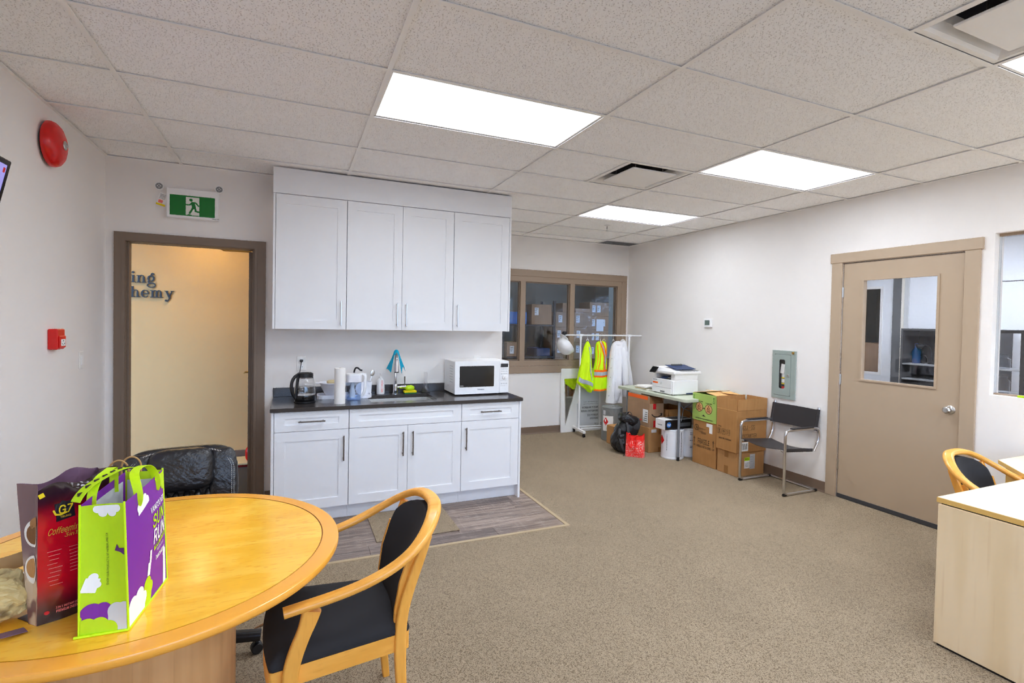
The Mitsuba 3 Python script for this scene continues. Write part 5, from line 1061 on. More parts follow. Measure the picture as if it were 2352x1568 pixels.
solo('metal_tank', mv(lathe([(0, 0), (.10, 0), (.10, .30), (.085, .33), (.04, .345), (0, .345)], 32), 4.22, 5.80, 0), 'charcoal', 'dark drum in the shade behind the grey drum, by the table leg', 'drum', 35)
# grey drum with a hazard label
t = thing('grey_drum', 'grey steel drum with a white flammable hazard label beside the garment rack', 'drum')
gx, gy = 3.979, 5.80
part(t, 'shell', mv(lathe([(0, 0), (.136, 0), (.140, .006), (.140, .425), (.143, .432), (.143, .440), (.138, .446), (.132, .438), (0, .436)], 48), gx, gy, 0), 'drum_grey', 30)
part(t, 'bung', mv(lathe([(0, .4365), (.022, .4365), (.022, .448), (0, .450)], 16), gx + .06, gy - .02, 0), 'steel'); part(t, 'handle', tube(fillet([(gx - .03, gy - .06, .438), (gx - .03, gy - .06, .478), (gx + .01, gy - .03, .478), (gx + .01, gy - .03, .438)], .01), .003, 8), 'steel', 40)
part(t, 'label', on_drum(gx, gy, .1408, 181, 243, .130, .335), 'paper', label='white hazard label'); part(t, 'hazard_diamond', on_drum(gx, gy, .1413, 184, 217, .20, .315, True), 'red_print', label='red diamond'); part(t, 'flame', on_drum(gx, gy, .1418, 195, 203, .255, .29), 'white'); part(t, 'numeral', on_drum(gx, gy, .1418, 198, 201, .212, .23), 'white')
for k in range(3): part(t, 'print', on_drum(gx, gy, .1413, 205, 236, .15 + .012 * k, .154 + .012 * k), 'mid_grey')
part(t, 'health_mark', on_drum(gx, gy, .1413, 228, 238, .205, .235, True), 'purple_dark'); part(t, 'side_label', on_drum(gx, gy, .1408, 181, 199, .345, .405), 'light_grey')
# ------------------------------------------------------------------ mirror pack leaning on the far wall
mp = thing('mirror_pack', 'white cardboard mirror pack with a triangular cut-out and upside-down print leaning on the far wall', 'mirror')
lean = lambda m: mv(mv(m, 0, 0, 0, rx=-2.0), 0, 6.372, .0008)
tri = Polygon([(3.563, .767), (3.800, .767), (3.577, .082)])
pk = sbox(3.512, 0, 4.176, .912)
vert = lambda poly, h, y: onto(ext(poly, h), (0, y, 0), (1, 0, 0), (0, 0, 1))
part(mp, 'front_card', lean(vert(pk.difference(tri), .004, .004)), 'white_matte'); part(mp, 'back_card', lean(vert(pk, .006, .024)), 'white_matte')
part(mp, 'side_card', lean(cat([bx(3.512, 3.517, .0041, .0179, .003, .909, 0), bx(4.171, 4.176, .0041, .0179, .003, .909, 0)])), 'white_matte')
part(mp, 'mirror', lean(vert(sbox(3.53, .03, 4.15, .88), .006, .0165)), 'mirror_silver', label='mirror glass')
part(mp, 'grey_print', lean(vert(Polygon([(3.775, .03), (4.150, .03), (4.150, .88), (3.83, .88), (3.83, .4), (3.775, .4)]), .0004, -.0002)), 'light_grey', label='pale grey printed panel')
def upside(s, h, xr, z, bold=False, width=None):
    m = txt(s, h, bold, .0004); b = m.bounds
    if width: m.apply_scale([width / (b[1][0] - b[0][0]), 1, 1])
    part(mp, 'lettering', lean(onto(m, (xr, -.0007, z), (-1, 0, 0), (0, 0, -1))), 'charcoal')
upside('MIROIR', .026, 4.130, .190, True, .135); upside('BISEAUTÉ', .026, 4.130, .240, True, .18); upside('BEVELED EDGE', .026, 4.130, .300, True, .285); upside('WALL MIRROR', .026, 4.130, .352, True, .27); upside('High quality bevel-edge glass', .013, 4.130, .395, False, .25); upside('Verre biseauté de haute qualité', .013, 4.130, .425, False, .25); upside('CL', .035, 4.130, .105, False)
# ------------------------------------------------------------------ garment rack
gr_ = thing('garment_rack', 'white garment rack on casters in front of the far window', 'rack')
P1, P2 = V([3.692, 6.185]), V([4.440, 6.085]); dv = (P2 - P1) / np.linalg.norm(P2 - P1); nv = V([-dv[1], dv[0]])
def R3(s, o, z): q = P1 + dv * s + nv * o; return (q[0], q[1], z)
LR = float(np.linalg.norm(P2 - P1))
part(gr_, 'rail', cyl(R3(-.275, 0, 1.398), R3(LR + .195, 0, 1.402), .011, 14), 'white', 40)
for s in (0, LR):
    part(gr_, 'post', cyl(R3(s, 0, .085), R3(s, 0, 1.375), .0125, 14), 'white', 40)
    part(gr_, 'clamp', mv(rbox(.062, .034, .034, .006, 3), *R3(s, 0, 1.400)), 'white_gloss', 35); part(gr_, 'collar', cyl(R3(s, 0, 1.335), R3(s, 0, 1.383), .017, 14), 'white_gloss', 40)
    ft_ = [R3(s, -.20, .072), R3(s, .20, .072)]
    part(gr_, 'foot', sweep(ft_, rrect(.038, .034, .006), up=[0, 0, 1]), 'white', 35)
    for o in (-.18, .18):
        part(gr_, 'caster', cat([mv(cyl((-.012, 0, 0), (.012, 0, 0), .0235, 18), *R3(s, o, .024)), cyl(R3(s, o, .035), R3(s, o, .056), .010, 10)]), 'black', 40)
part(gr_, 'shelf_bar', cyl(R3(.01, -.06, .098), R3(LR - .01, -.06, .098), .010, 12), 'white', 40); part(gr_, 'shelf_bar', cyl(R3(.01, .07, .098), R3(LR - .01, .07, .098), .010, 12), 'white', 40)
# garments
def garment(name, label, ctr, axis, spec, bs, catg, folds=5, seed=0, gname='body'):
    """spec: list of (z, left, right, half depth) in the garment's own plane; axis = direction of its width. Returns (key, surf(u, z, off))"""
    t = thing(name, label, catg)
    spec = sorted(spec); zz = V([s[0] for s in spec]); Lz, Rz, Dz = (V([s[k] for s in spec]) for k in (1, 2, 3))
    ax = V([math.cos(math.radians(axis)), math.sin(math.radians(axis)), 0]); nx = V([-ax[1], ax[0], 0])
    from scipy.interpolate import PchipInterpolator as PI_
    fl, fr, fd = PI_(zz, Lz), PI_(zz, Rz), PI_(zz, Dz); z0, z1 = zz[0], zz[-1]
    def surf(a, z, off=0.0):
        l, r, d = fl(z), fr(z), fd(z); c, w = (l + r) / 2, (r - l) / 2
        ca, sa = np.cos(a), np.sin(a)
        e = np.sign(ca) * np.abs(ca) ** .9
        k = np.clip((z1 - z) / (z1 - z0), 0, 1)
        fold = (.12 + .30 * k) * np.sin(folds * a + seed + 2.5 * (z - z0) + .6 * np.sin(9 * z + seed)) + .20 * k * np.sin(2 * folds * a + 1.7 * seed - 6 * z) + .5 * (meshkit.fbm(np.stack([np.cos(a) * 2.2 + seed, np.sin(a) * 2.2, z * 9], -1), 3, 4) - .5)
        dd = d * (1 + fold)
        X = c + (w + off) * e; Yd = np.sign(sa) * np.abs(sa) ** .8 * (dd + off)
        return V([ctr[0], ctr[1], 0.0])[None, None] + X[..., None] * ax + Yd[..., None] * nx + z[..., None] * V([0, 0, 1.0])
    a = np.linspace(0, 2 * PI, 73)
    zs = np.linspace(z0, z1, 60)
    A, Z_ = np.meshgrid(a, zs, indexing='xy')
    P = surf(A, Z_); n, m = P.shape[:2]
    g = gridmesh(P); c0, c1 = P[0, :-1].mean(0), P[-1, :-1].mean(0); j = np.arange(m - 1)
    c0 = c0 + V([0, 0, .03])
    v_ = np.vstack([g.vertices, c0, c1]); f_ = np.vstack([g.faces, np.stack([j * 0 + n * m, j + 1, j], 1), np.stack([j * 0 + n * m + 1, (n - 1) * m + j, (n - 1) * m + j + 1], 1)])
    me = trimesh.Trimesh(v_, f_, process=False); me.merge_vertices(digits_vertex=6); me.update_faces(me.nondegenerate_faces())
    if me.volume < 0: me.invert()
    part(t, gname, me, bs, 60)
    def band(nm, a0, a1, zlo, zhi, bs2, off=.0025, slope=0.0, n=30):
        A, S = np.meshgrid(np.linspace(math.radians(a0), math.radians(a1), n), np.linspace(0, 1, 8), indexing='xy')
        Z_ = zlo + (zhi - zlo) * S + slope * (A - math.radians(a0))
        part(t, nm, sheet(surf(A, np.clip(Z_, z0, z1), off), .0012), bs2, 60)
    def strip(nm, pts, wd, bs2, off=.0025):
        """a stripe following (angle, z) points, wd in degrees"""
        K = V(pts, float); s = np.linspace(0, 1, 40); q = np.linspace(0, 1, len(K))
        aa, z_ = np.interp(s, q, K[:, 0]), np.interp(s, q, K[:, 1])
        A = np.radians(aa[:, None] + np.linspace(-.5, .5, 5)[None] * wd); Z_ = np.repeat(z_[:, None], 5, 1)
        part(t, nm, sheet(surf(A, np.clip(Z_, z0, z1), off), .0012), bs2, 60)
    return t, band, strip
def hanger(x, y, zt, axis, label, w=.20, drop=.10, bs='wall_plate'):
    ax = V([math.cos(math.radians(axis)), math.sin(math.radians(axis)), 0]); c = V([x, y, 0]); nx = V([-ax[1], ax[0], 0])
    ux = V([0, 0, 1.0])
    hook = [c + nx * .0 + ux * (zt - .055), c + ux * (zt - .02)] + [c + nx * (.014 * math.cos(b) - .014) * -1 * 0 + nx * (-.0135 + .0135 * math.cos(b)) + ux * (zt + .013 * math.sin(b)) for b in np.linspace(.0, PI * 1.1, 10)]
    t = thing('clothes_hanger', label, 'hanger')
    part(t, 'hook', tube(hook, .0019, 8), 'steel', 40)
    part(t, 'arms', tube(fillet([c - ax * w + ux * (zt - .055 - drop), c + ux * (zt - .058), c + ax * w + ux * (zt - .055 - drop)], .02), .005, 8), bs, 40)
RZ = 1.4135
def rail_at(s): q = P1 + dv * s; return q[0], q[1]
# lime vest, rotated on the rail so that its broad side shows
x, y = rail_at(.105)
hanger(x, y - .0, RZ, 25, 'white hanger holding the plain lime safety vest, leftmost on the rail', .028, .035)
t, band, strip = garment('safety_vest', 'plain lime yellow safety vest with grey reflective tape, leftmost garment on the rack', (x, y), 8, [(1.315, -.010, .012, .010), (1.26, -.045, .040, .028), (1.15, -.075, .060, .045), (1.00, -.105, .065, .055), (.90, -.130, .075, .06), (.80, -.150, .095, .062), (.74, -.163, .110, .06), (.70, -.120, .112, .058), (.66, -.050, .105, .05), (.62, .012, .085, .04), (.592, .045, .060, .03)], 'hivis', 'vest', 4, 1)
band('reflective_tape', 190, 345, .765, .825, 'reflective', .004, -.045)
strip('reflective_tape', [(275, 1.24), (287, 1.10), (300, .95), (314, .76)], 20, 'reflective', .004)
strip('edge_binding', [(322, 1.22), (332, 1.1), (340, .95), (348, .82)], 6, 'hivis')
# lime and orange vest
x, y = rail_at(.355)
hanger(x, y, RZ, 20, 'tan hanger holding the lime and orange vest, second from the left', .035, .04, 'cream')
t, band, strip = garment('safety_vest', 'lime safety vest with orange trim and grey reflective bands, second garment on the rack', (x - .02, y + .02), 12, [(1.320, -.055, .03, .012), (1.29, -.10, .075, .035), (1.20, -.11, .085, .05), (1.05, -.105, .08, .055), (.92, -.125, .085, .06), (.80, -.13, .085, .06), (.70, -.130, .085, .06), (.615, -.13, .085, .058)], 'hivis', 'vest', 4, 2.2)
band('orange_band', 178, 362, .810, .915, 'hivis_orange', .003); band('reflective_tape', 178, 362, .835, .885, 'reflective', .0055); band('orange_hem', 178, 362, .616, .640, 'hivis_orange', .003)
strip('orange_strap', [(246, 1.315), (272, 1.22), (290, 1.08), (294, .915)], 44, 'hivis_orange'); strip('reflective_tape', [(246, 1.312), (272, 1.22), (290, 1.08), (294, .915)], 13, 'reflective', .0055)
strip('orange_strap', [(322, 1.30), (318, 1.2), (308, 1.1), (296, .98)], 26, 'hivis_orange', .004); strip('reflective_tape', [(322, 1.295), (318, 1.2), (308, 1.1), (296, .98)], 12, 'reflective', .0065)
strip('edge_binding', [(205, 1.28), (212, 1.15), (208, 1.0), (200, .9)], 7, 'hivis_orange'); strip('edge_binding', [(240, 1.30), (238, 1.15), (232, 1.0), (225, .92)], 5, 'hivis_orange')
# white coats
x, y = rail_at(.505)
hanger(x, y, RZ, 40, 'white hanger holding the longer white coat, third from the left', .04, .04)
t, band, strip = garment('lab_coat', 'long white lab coat hanging third on the rack above the grey drum', (x + .01, y - .085), 5, [(1.325, -.03, .035, .012), (1.295, -.075, .075, .035), (1.20, -.105, .085, .055), (1.0, -.120, .085, .065), (.80, -.135, .085, .07), (.60, -.150, .085, .07), (.455, -.158, .080, .065)], 'coat_white', 'coat', 5, .6)
part(t, 'sleeve', tube(smooth_path([(x + .06, y - .115, 1.235), (x + .085, y - .145, 1.10), (x + .10, y - .155, .92), (x + .125, y - .15, .70)], 24), np.linspace(.050, .036, 24), 16), 'coat_white', True)
part(t, 'collar', tube(smooth_path([(x - .045, y - .105, 1.305), (x - .0, y - .125, 1.275), (x + .06, y - .105, 1.30)], 16), np.r_[np.linspace(.010, .020, 8), np.linspace(.020, .012, 8)], 10), 'coat_white', True)
for k in range(5): part(t, 'button', mv(cushion(.010, .006, .010, 3, 6), x - .105 - .010 * k, y - .128, 1.08 - .13 * k), 'mid_grey', True)
x, y = rail_at(.655)
hanger(x, y, RZ, 40, 'white hanger holding the shorter white coat, rightmost on the rail', .04, .04)
t, band, strip = garment('lab_coat', 'white lab coat hanging rightmost on the rack against the right wall', (x + .03, y + .045), 10, [(1.345, -.018, .02, .012), (1.31, -.05, .045, .03), (1.20, -.08, .085, .05), (1.0, -.07, .140, .055), (.80, -.06, .185, .06), (.66, -.05, .20, .058), (.52, -.02, .15, .055)], 'coat_white', 'coat', 6, 1.9)
x, y = rail_at(.30)
hanger(x, y, RZ, 60, 'bare white hanger on the rail between the two vests', .12, .06)
# hard hat hung on the left end of the rail
hh = thing('hard_hat', 'white hard hat hanging from the left end of the garment rack rail', 'helmet')
dome = [(0, .140), (.040, .137), (.075, .124), (.102, .100), (.117, .068), (.123, .032), (.125, .0), (.119, .0), (.116, .035), (.110, .066), (.094, .097), (.066, .119), (0, .133)]
HM = lambda m: mv(mv(mv(m, rz=-20), ry=-128), 3.440, 6.120, 1.275, rz=0)
sh = lathe(dome, 48); sh.vertices[:, 0] *= 1.12
part(hh, 'shell', HM(sh), 'white_gloss', 40)
brim = ext(affinity.scale(Point(0, 0).buffer(1, 32), .141, .128).difference(affinity.scale(Point(0, 0).buffer(1, 32), .134, .119)).union(affinity.translate(affinity.scale(Point(0, 0).buffer(1, 32), .058, .088), .125, 0).difference(affinity.scale(Point(0, 0).buffer(1, 32), .134, .119))), .005)
part(hh, 'brim', HM(brim), 'white_gloss', 35)
for s in (-.034, 0, .034):
    a = np.linspace(-1.25, 1.25, 24); P = np.stack([.138 * np.sin(a) * (1.0 if s == 0 else .95), 0 * a + s, .1415 * np.cos(a) * (1 if s == 0 else .965)], -1)
    part(hh, 'ridge', HM(tube(P, .0055, 8)), 'white_gloss', 40)
part(hh, 'strap', cat([tube([(3.44, 6.205, 1.40), (3.46, 6.17, 1.36), (3.47, 6.13, 1.33)], .004, 8), mv(cushion(.06, .05, .045, 3, 8), 3.445, 6.21, 1.425)]), 'black', 40)
# ------------------------------------------------------------------ backpack and red tote
bp_ = thing('backpack', 'black backpack slumped against the cartons behind the red tote', 'backpack')
def lump(w, d, h, k, amp, f, seed, n=26):
    m = cushion(w, d, h, k, n); nn = m.vertex_normals
    m.vertices += nn * (amp * (meshkit.fbm(m.vertices * f + seed, 4, seed) - .5)[:, None]); return m
bod = lump(.27, .22, .40, 3.0, .06, 8, 3)
part(bp_, 'body', mv(bod, 3.745, 5.19, .200, rz=-20, ry=16), 'black', 60)
part(bp_, 'top_flap', mv(lump(.25, .24, .12, 2.8, .06, 12, 5), 3.790, 5.165, .400, rz=-25, ry=20), 'black', 60); part(bp_, 'front_pocket', mv(lump(.18, .09, .22, 3, .05, 12, 6), 3.675, 5.085, .130, rz=-25, ry=8), 'black', 60)
part(bp_, 'grey_panel', mv(lump(.11, .09, .16, 3, .03, 10, 8), 3.835, 5.085, .350, rz=-10), 'charcoal', 60)
for k, P in enumerate(([(3.64, 5.13, .30), (3.61, 5.08, .2), (3.63, 5.05, .08), (3.66, 5.06, .03)], [(3.70, 5.08, .38), (3.69, 5.03, .28), (3.68, 5.01, .14), (3.70, 5.02, .03)], [(3.78, 5.18, .46), (3.79, 5.16, .49), (3.82, 5.14, .46)])):
    part(bp_, 'strap', sweep(smooth_path(P, 20), rrect(.030, .006, .002, 2)), 'charcoal', 50)
part(bp_, 'strap_end', tube(smooth_path([(3.66, 5.06, .03), (3.63, 5.02, .012), (3.60, 4.99, .006)], 10), .005, 8), 'black', True); part(bp_, 'red_tag', mv(bx(-.012, .012, -.002, .002, -.006, .006, .001), 3.865, 5.03, .415), 'red_print')
rt = thing('tote_bag', 'bright red tote bag with white floral print standing in front of the black backpack', 'tote bag')
def tote_pt(u, v, s):
    w = .088 + .012 * np.sin(PI * np.clip(v, 0, 1)); return u * w, s * (.045 * (1 - v) + .012 * v + .02 * np.sin(PI * v)), .265 * v
u, v = np.meshgrid(np.linspace(-1, 1, 25), np.linspace(0, 1, 25), indexing='ij')
rot = lambda P: np.stack([3.728 + P[..., 0] * math.cos(math.radians(-42)) - P[..., 1] * math.sin(math.radians(-42)), 4.945 + P[..., 0] * math.sin(math.radians(-42)) + P[..., 1] * math.cos(math.radians(-42)), P[..., 2]], -1)
a = np.linspace(0, 2 * PI, 65); vv = np.linspace(0, 1, 24); A, VV = np.meshgrid(a, vv, indexing='xy')
sq = lambda c, e: np.sign(c) * np.abs(c) ** e
zt = .262 * VV + .02 * VV * np.cos(A * 2)
Pt = np.stack([(.112 + .004 * np.sin(7 * A)) * sq(np.cos(A), .45) * (1 - .08 * VV), (.05 * (1 - .45 * VV) + .01 * np.sin(PI * VV)) * sq(np.sin(A), .6) * (1 + .10 * np.sin(5 * A + 6 * VV)), .001 + zt], -1)
def redprint():
    r_, w_ = L(240, 36, 26), L(252, 196, 186)
    return proc(lambda p, n, uv: mix(r_, w_, smoothstep(.055, .03, dr.abs(fbm((p.x - p.y) * 60, p.z * 85, (p.x + p.y) * 20, 2) - .5)) * smoothstep(.205, .19, p.z)))
mat('tote_fabric', redprint(), 0.75)
Pw = rot(Pt); n, m = Pw.shape[:2]; g = gridmesh(Pw); bt_ = Pw[0, :-1].mean(0); j = np.arange(m - 1)
part(rt, 'bag', trimesh.Trimesh(np.vstack([g.vertices, bt_]), np.vstack([g.faces, np.stack([j * 0 + n * m, j + 1, j], 1)]), process=False), 'tote_fabric', 50)
fr3 = lambda P: rot(V(P, float))
part(rt, 'handle', sweep(smooth_path(fr3([(-.04, -.052, .20), (-.07, -.062, .275), (-.085, -.07, .235), (-.07, -.075, .15), (-.035, -.07, .115), (.0, -.066, .12), (.02, -.06, .2), (.03, -.05, .262)]), 40), rrect(.022, .004, .0015, 2)), 'red_tote', 50)
part(rt, 'handle', sweep(smooth_path(fr3([(.035, -.048, .262), (.005, -.062, .25), (-.005, -.07, .16), (.0, -.066, .07)]), 24), rrect(.022, .004, .0015, 2)), 'red_tote', 50)
part(rt, 'floral_print', cat([onto(ext(affinity.scale(unary_union([Point(.013 * math.cos(q), .013 * math.sin(q)).buffer(.006) for q in np.linspace(0, 2 * PI, 6)[:-1]]), 1, 1), .0005), rot(V([[-.01, -.0655, .118]]))[0], (math.cos(math.radians(-42)), math.sin(math.radians(-42)), 0), (0, 0, 1))]), 'white')
# ------------------------------------------------------------------ chrome cantilever chair
cc = thing('cantilever_chair', 'chrome cantilever armchair with a black leather sling seat in front of the cartons', 'chair')
yn, yf = 3.292, 3.800
tr_ = .0125
side = lambda y: [(4.598, y, .615), (4.19, y, .612)]
path = []
# one bent tube per side: back post - arm - front leg - runner
def sidepath(y):
    return fillet([(4.585, y, .430), (4.585, y, .612), (4.165, y, .612), (4.165, y, .014), (4.175, y, .014)], .055, 8)
for y in (yn, yf):
    P = fillet([(4.560, y, .392), (4.625, y, .50), (4.625, y, .608), (4.168, y, .608), (4.168, y, .0135), (4.600, y, .0135)], .055, 8)
    part(cc, 'side_frame', tube(P, tr_, 16), 'chrome', 40)
    part(cc, 'arm_pad', sweep([(4.25, y, .6225), (4.53, y, .6225)], rrect(.032, .012, .004), up=[0, 0, 1]), 'leather_belt', 35)
    part(cc, 'seat_bar', cyl((4.168, y + (.030 if y == yn else -.030), .418), (4.575, y + (.030 if y == yn else -.030), .392), .0115, 14), 'chrome', 40)
    part(cc, 'seat_bolt', cyl((4.168, y, .418), (4.168, y + (.034 if y == yn else -.034), .418), .008, 12), 'chrome', 40)
    part(cc, 'back_post', cyl((4.590, y + (.012 if y == yn else -.012), .575), (4.628, y + (.012 if y == yn else -.012), .795), .0115, 14), 'chrome', 40); part(cc, 'post_cap', cyl((4.628, y + (.012 if y == yn else -.012), .795), (4.629, y + (.012 if y == yn else -.012), .802), .0125, 14), 'steel', 40)
    for x in (4.175, 4.585): part(cc, 'glide', cyl((x - .012, y, .0135), (x + .022, y, .0135), .0133, 12), 'black', 40)
part(cc, 'rear_runner', cyl((4.602, yn, .0135), (4.602, yf, .0135), tr_, 14), 'chrome', 40)
u, v = np.meshgrid(np.linspace(0, 1, 16), np.linspace(0, 1, 14), indexing='ij')
part(cc, 'seat_sling', sheet(np.stack([4.172 + .400 * v, yn + .020 + (yf - yn - .040) * u, .4315 - .026 * v - .030 * np.sin(PI * u)], -1), .004), 'leather_belt', 60, label='black leather sling seat')
part(cc, 'seat_edge', cat([sweep([(4.172, yy, .4185), (4.572, yy, .3925)], rrect(.030, .029, .012), up=[0, 0, 1]) for yy in (yn + .031, yf - .031)]), 'leather_belt', 40)
part(cc, 'back_sling', sheet(np.stack([4.580 + .034 * v + .020 * np.sin(PI * u), yn - .003 + (yf - yn + .006) * u, .585 + .195 * v], -1), .004), 'leather_belt', 60, label='black leather sling back')
part(cc, 'back_sleeve', cat([tube([(4.591, yy, .583), (4.625, yy, .782)], .0155, 14) for yy in (yn + .012, yf - .012)]), 'leather_belt', 40)
# ------------------------------------------------------------------ round table
TXc, TYc, TR, TT = -.449, 2.078, .617, .750
rt_ = thing('round_table', 'round honey maple table with an inlaid groove and a drum base in the left foreground', 'table')
at_t = lambda m: mv(m, TXc, TYc, 0)
part(rt_, 'tabletop', at_t(lathe([(0, TT - .026), (.556, TT - .026), (.556, TT), (0, TT)], 96)), 'burl', 35, label='mottled honey field of the top')
part(rt_, 'groove', at_t(lathe([(.556, TT - .004), (.560, TT - .004), (.560, TT - .0022), (.556, TT - .0022)], 96)), 'table_groove', 35)
part(rt_, 'rim', at_t(lathe([(.560, TT - .030), (.602, TT - .030), (.611, TT - .027), (.616, TT - .020), (.617, TT - .010), (.6145, TT - .003), (.609, TT), (.560, TT)], 128)), 'table_rim', 40, label='darker rounded rim')
part(rt_, 'pedestal', at_t(lathe([(0, .0), (.262, .0), (.267, .005), (.267, TT - .031), (0, TT - .031)], 72)), 'drum_wood', 40, label='pale wood drum base')
# ------------------------------------------------------------------ dining chairs with a continuous bent arm rail
k_ = V([[.507, .112, .833], [.40, .25, .755], [.292, .272, .698], [.146, .268, .652], [-.025, .268, .625]])
KR = np.vstack([k_[::-1] * [1, -1, 1], [[.527, 0, .838]], k_])
def rail_curve(n=140):
    t = np.r_[0, np.cumsum(np.linalg.norm(np.diff(KR, axis=0), axis=1))]
    return CubicSpline(t, KR)(np.linspace(0, t[-1], n))
def make_chair(label, M):
    """chair in its own frame: front towards -x, middle plane y = 0"""
    t = thing('dining_chair', label, 'chair')
    def p(name, m, bs, sm=35, lab=None):
        m = m.copy(); m.apply_transform(M); return part(t, name, m, bs, sm, lab)
    C_ = rail_curve()
    tx = np.gradient(C_, axis=0); tx /= np.linalg.norm(tx, axis=1, keepdims=True)
    w_ = 1 - np.clip((C_[:, 0] - .38) / .12, 0, 1)
    sc = np.stack([.98 + .22 * (1 - w_), .95 + .10 * (1 - w_)], 1)
    p('arm_rail', sweep(C_ - [0, 0, .004], rrect(.044, .030, .0135, 5), up=[0, 0, 1], scale=sc), 'maple', 45)
    for s in (-1, 1):
        p('front_leg', sweep(smooth_path([(.060, s * .262, .612), (.046, s * .262, .565), (.018, s * .258, .49), (.000, s * .252, .42), (-.004, s * .248, .33), (.0, s * .244, .15), (.004, s * .240, .0)], 30), rrect(.030, .046, .008, 3), up=[0, 1, 0] if False else None, scale=np.linspace(1.0, .92, 30)) if False else
          sweep(smooth_path([(.060, s * .262, .612), (.046, s * .262, .565), (.018, s * .258, .49), (.000, s * .252, .42), (-.004, s * .248, .33), (.0, s * .244, .15), (.004, s * .240, .0)], 30), rrect(.048, .030, .008, 3), up=[0, 1, 0], scale=np.stack([np.interp(np.linspace(0, 1, 30), [0, .12, .35, .6, 1], [1.25, .95, 1.05, .85, .72]), np.full(30, 1.0)], 1)), 'maple_v')
        p('rear_leg', sweep(smooth_path([(.460, s * .196, .772), (.435, s * .198, .70), (.400, s * .195, .60), (.374, s * .190, .50), (.366, s * .190, .40), (.372, s * .200, .2), (.392, s * .212, .0)], 30), rrect(.040, .030, .008, 3), up=[0, 1, 0], scale=np.stack([np.interp(np.linspace(0, 1, 30), [0, .3, .55, 1], [.8, 1.0, 1.05, .72]), np.full(30, 1.0)], 1)), 'maple_v')
    # seat frame and cushion: a trapezoid with a bowed front
    th = np.linspace(-1, 1, 17)
    out = Polygon([(-.055 - .022 * (1 - q * q) , .232 * q) for q in th] + [(.388, .176), (.388, -.176)]).buffer(.012, join_style=1)
    p('seat_frame', mv(ext(out.difference(out.buffer(-.026)), .062), z=.356), 'maple')
    n_r = 14; rings = []
    oc = out.buffer(-.002)
    prof_ = [(.0, .418), (.004, .432), (-.006, .446), (-.018, .458), (-.040, .469), (-.075, .478), (-.12, .483), (-.16, .485)]
    base = V(oc.exterior.coords)[:-1]; L_ = oc.exterior.length
    ctr_ = V([.165, 0]); smp = V([oc.exterior.interpolate(q, normalized=True).coords[0] for q in np.linspace(0, 1, 121)])
    P = []
    for d_, z_ in prof_:
        k = 1 + d_ / .24
        P.append(np.column_stack([ctr_ + (smp - ctr_) * k, np.full(len(smp), z_)]))
    P.append(np.column_stack([np.repeat(ctr_[None], len(smp), 0), np.full(len(smp), .486)]))
    g = gridmesh(V(P)); b_ = V([[.165, 0, .418]]); m_ = P[0].shape[0]; j = np.arange(m_ - 1)
    me = trimesh.Trimesh(np.vstack([g.vertices, b_]), np.vstack([g.faces, np.stack([j * 0 + len(g.vertices), j + 1, j], 1)]), process=False)
    me.merge_vertices(digits_vertex=6); me.update_faces(me.nondegenerate_faces())
    if me.volume < 0: me.invert()
    p('seat_cushion', me, 'black_fabric', 60)
    # upholstered back between the rear legs, rising under the rail
    zs = np.linspace(.405, .812, 26); q = np.linspace(-1, 1, 25)
    hw_ = np.interp(zs, [.405, .50, .60, .70, .745, .775, .795, .812], [.160, .164, .172, .176, .172, .150, .118, .05])
    xc_ = np.interp(zs, [.405, .50, .60, .70, .77, .812], [.372, .388, .420, .462, .494, .510])
    def face(off):
        return V([[[xc_[i] + off - (1.75 * (hw_[i] * a) ** 2) * np.interp(zs[i], [.405, .6, .75], [.25, .8, 1.0]), hw_[i] * a, zs[i]] for a in q] for i in range(len(zs))])
    F, B = face(-.016), face(.014)
    bulge = (1 - q[None, :] ** 4) * np.interp(np.linspace(0, 1, 26), [0, .15, .85, 1], [0, 1, 1, 0])[:, None] * .010
    F[..., 0] -= bulge; B[..., 0] += bulge * .6
    gF, gB = gridmesh(F, flip=True), gridmesh(B)
    n, m = F.shape[:2]; N = n * m
    ring = np.r_[np.arange(m), np.arange(1, n) * m + m - 1, (n - 1) * m + np.arange(m - 2, -1, -1), np.arange(n - 2, 0, -1) * m]; r2 = np.roll(ring, -1)
    me = trimesh.Trimesh(np.vstack([gF.vertices, gB.vertices]), np.vstack([gF.faces, gB.faces + N, np.stack([ring, ring + N, r2 + N], 1)[:, ::-1], np.stack([ring, r2 + N, r2], 1)[:, ::-1]]), process=False)
    if me.volume < 0: me.invert()
    p('backrest', me, 'black_fabric', 50)
    for s in (-1, 1):
        e = V([[xc_[i] - .002 - 1.75 * hw_[i] ** 2 * np.interp(zs[i], [.405, .6, .75], [.25, .8, 1.0]), s * (hw_[i] + .008), zs[i]] for i in range(0, 19)])
        p('back_side_strip', sweep(e, rrect(.034, .016, .005, 2), up=[0, 1, 0]), 'maple_v')
    return t
def pose(x, y, a):
    M = np.eye(4); c, s = math.cos(a), math.sin(a)
    M[:3, :3] = [[c, -s, 0], [s, c, 0], [0, 0, 1]]
    M[:3, 3] = [x - .2 * c, y - .2 * s, 0]; return M
make_chair('maple armchair with black upholstery and a continuous bent rail, pushed up to the round table', pose(.2, 2.034, .016))
make_chair('maple armchair with a black oval back tucked behind the pale desk', pose(3.672, 1.416, 1.683))
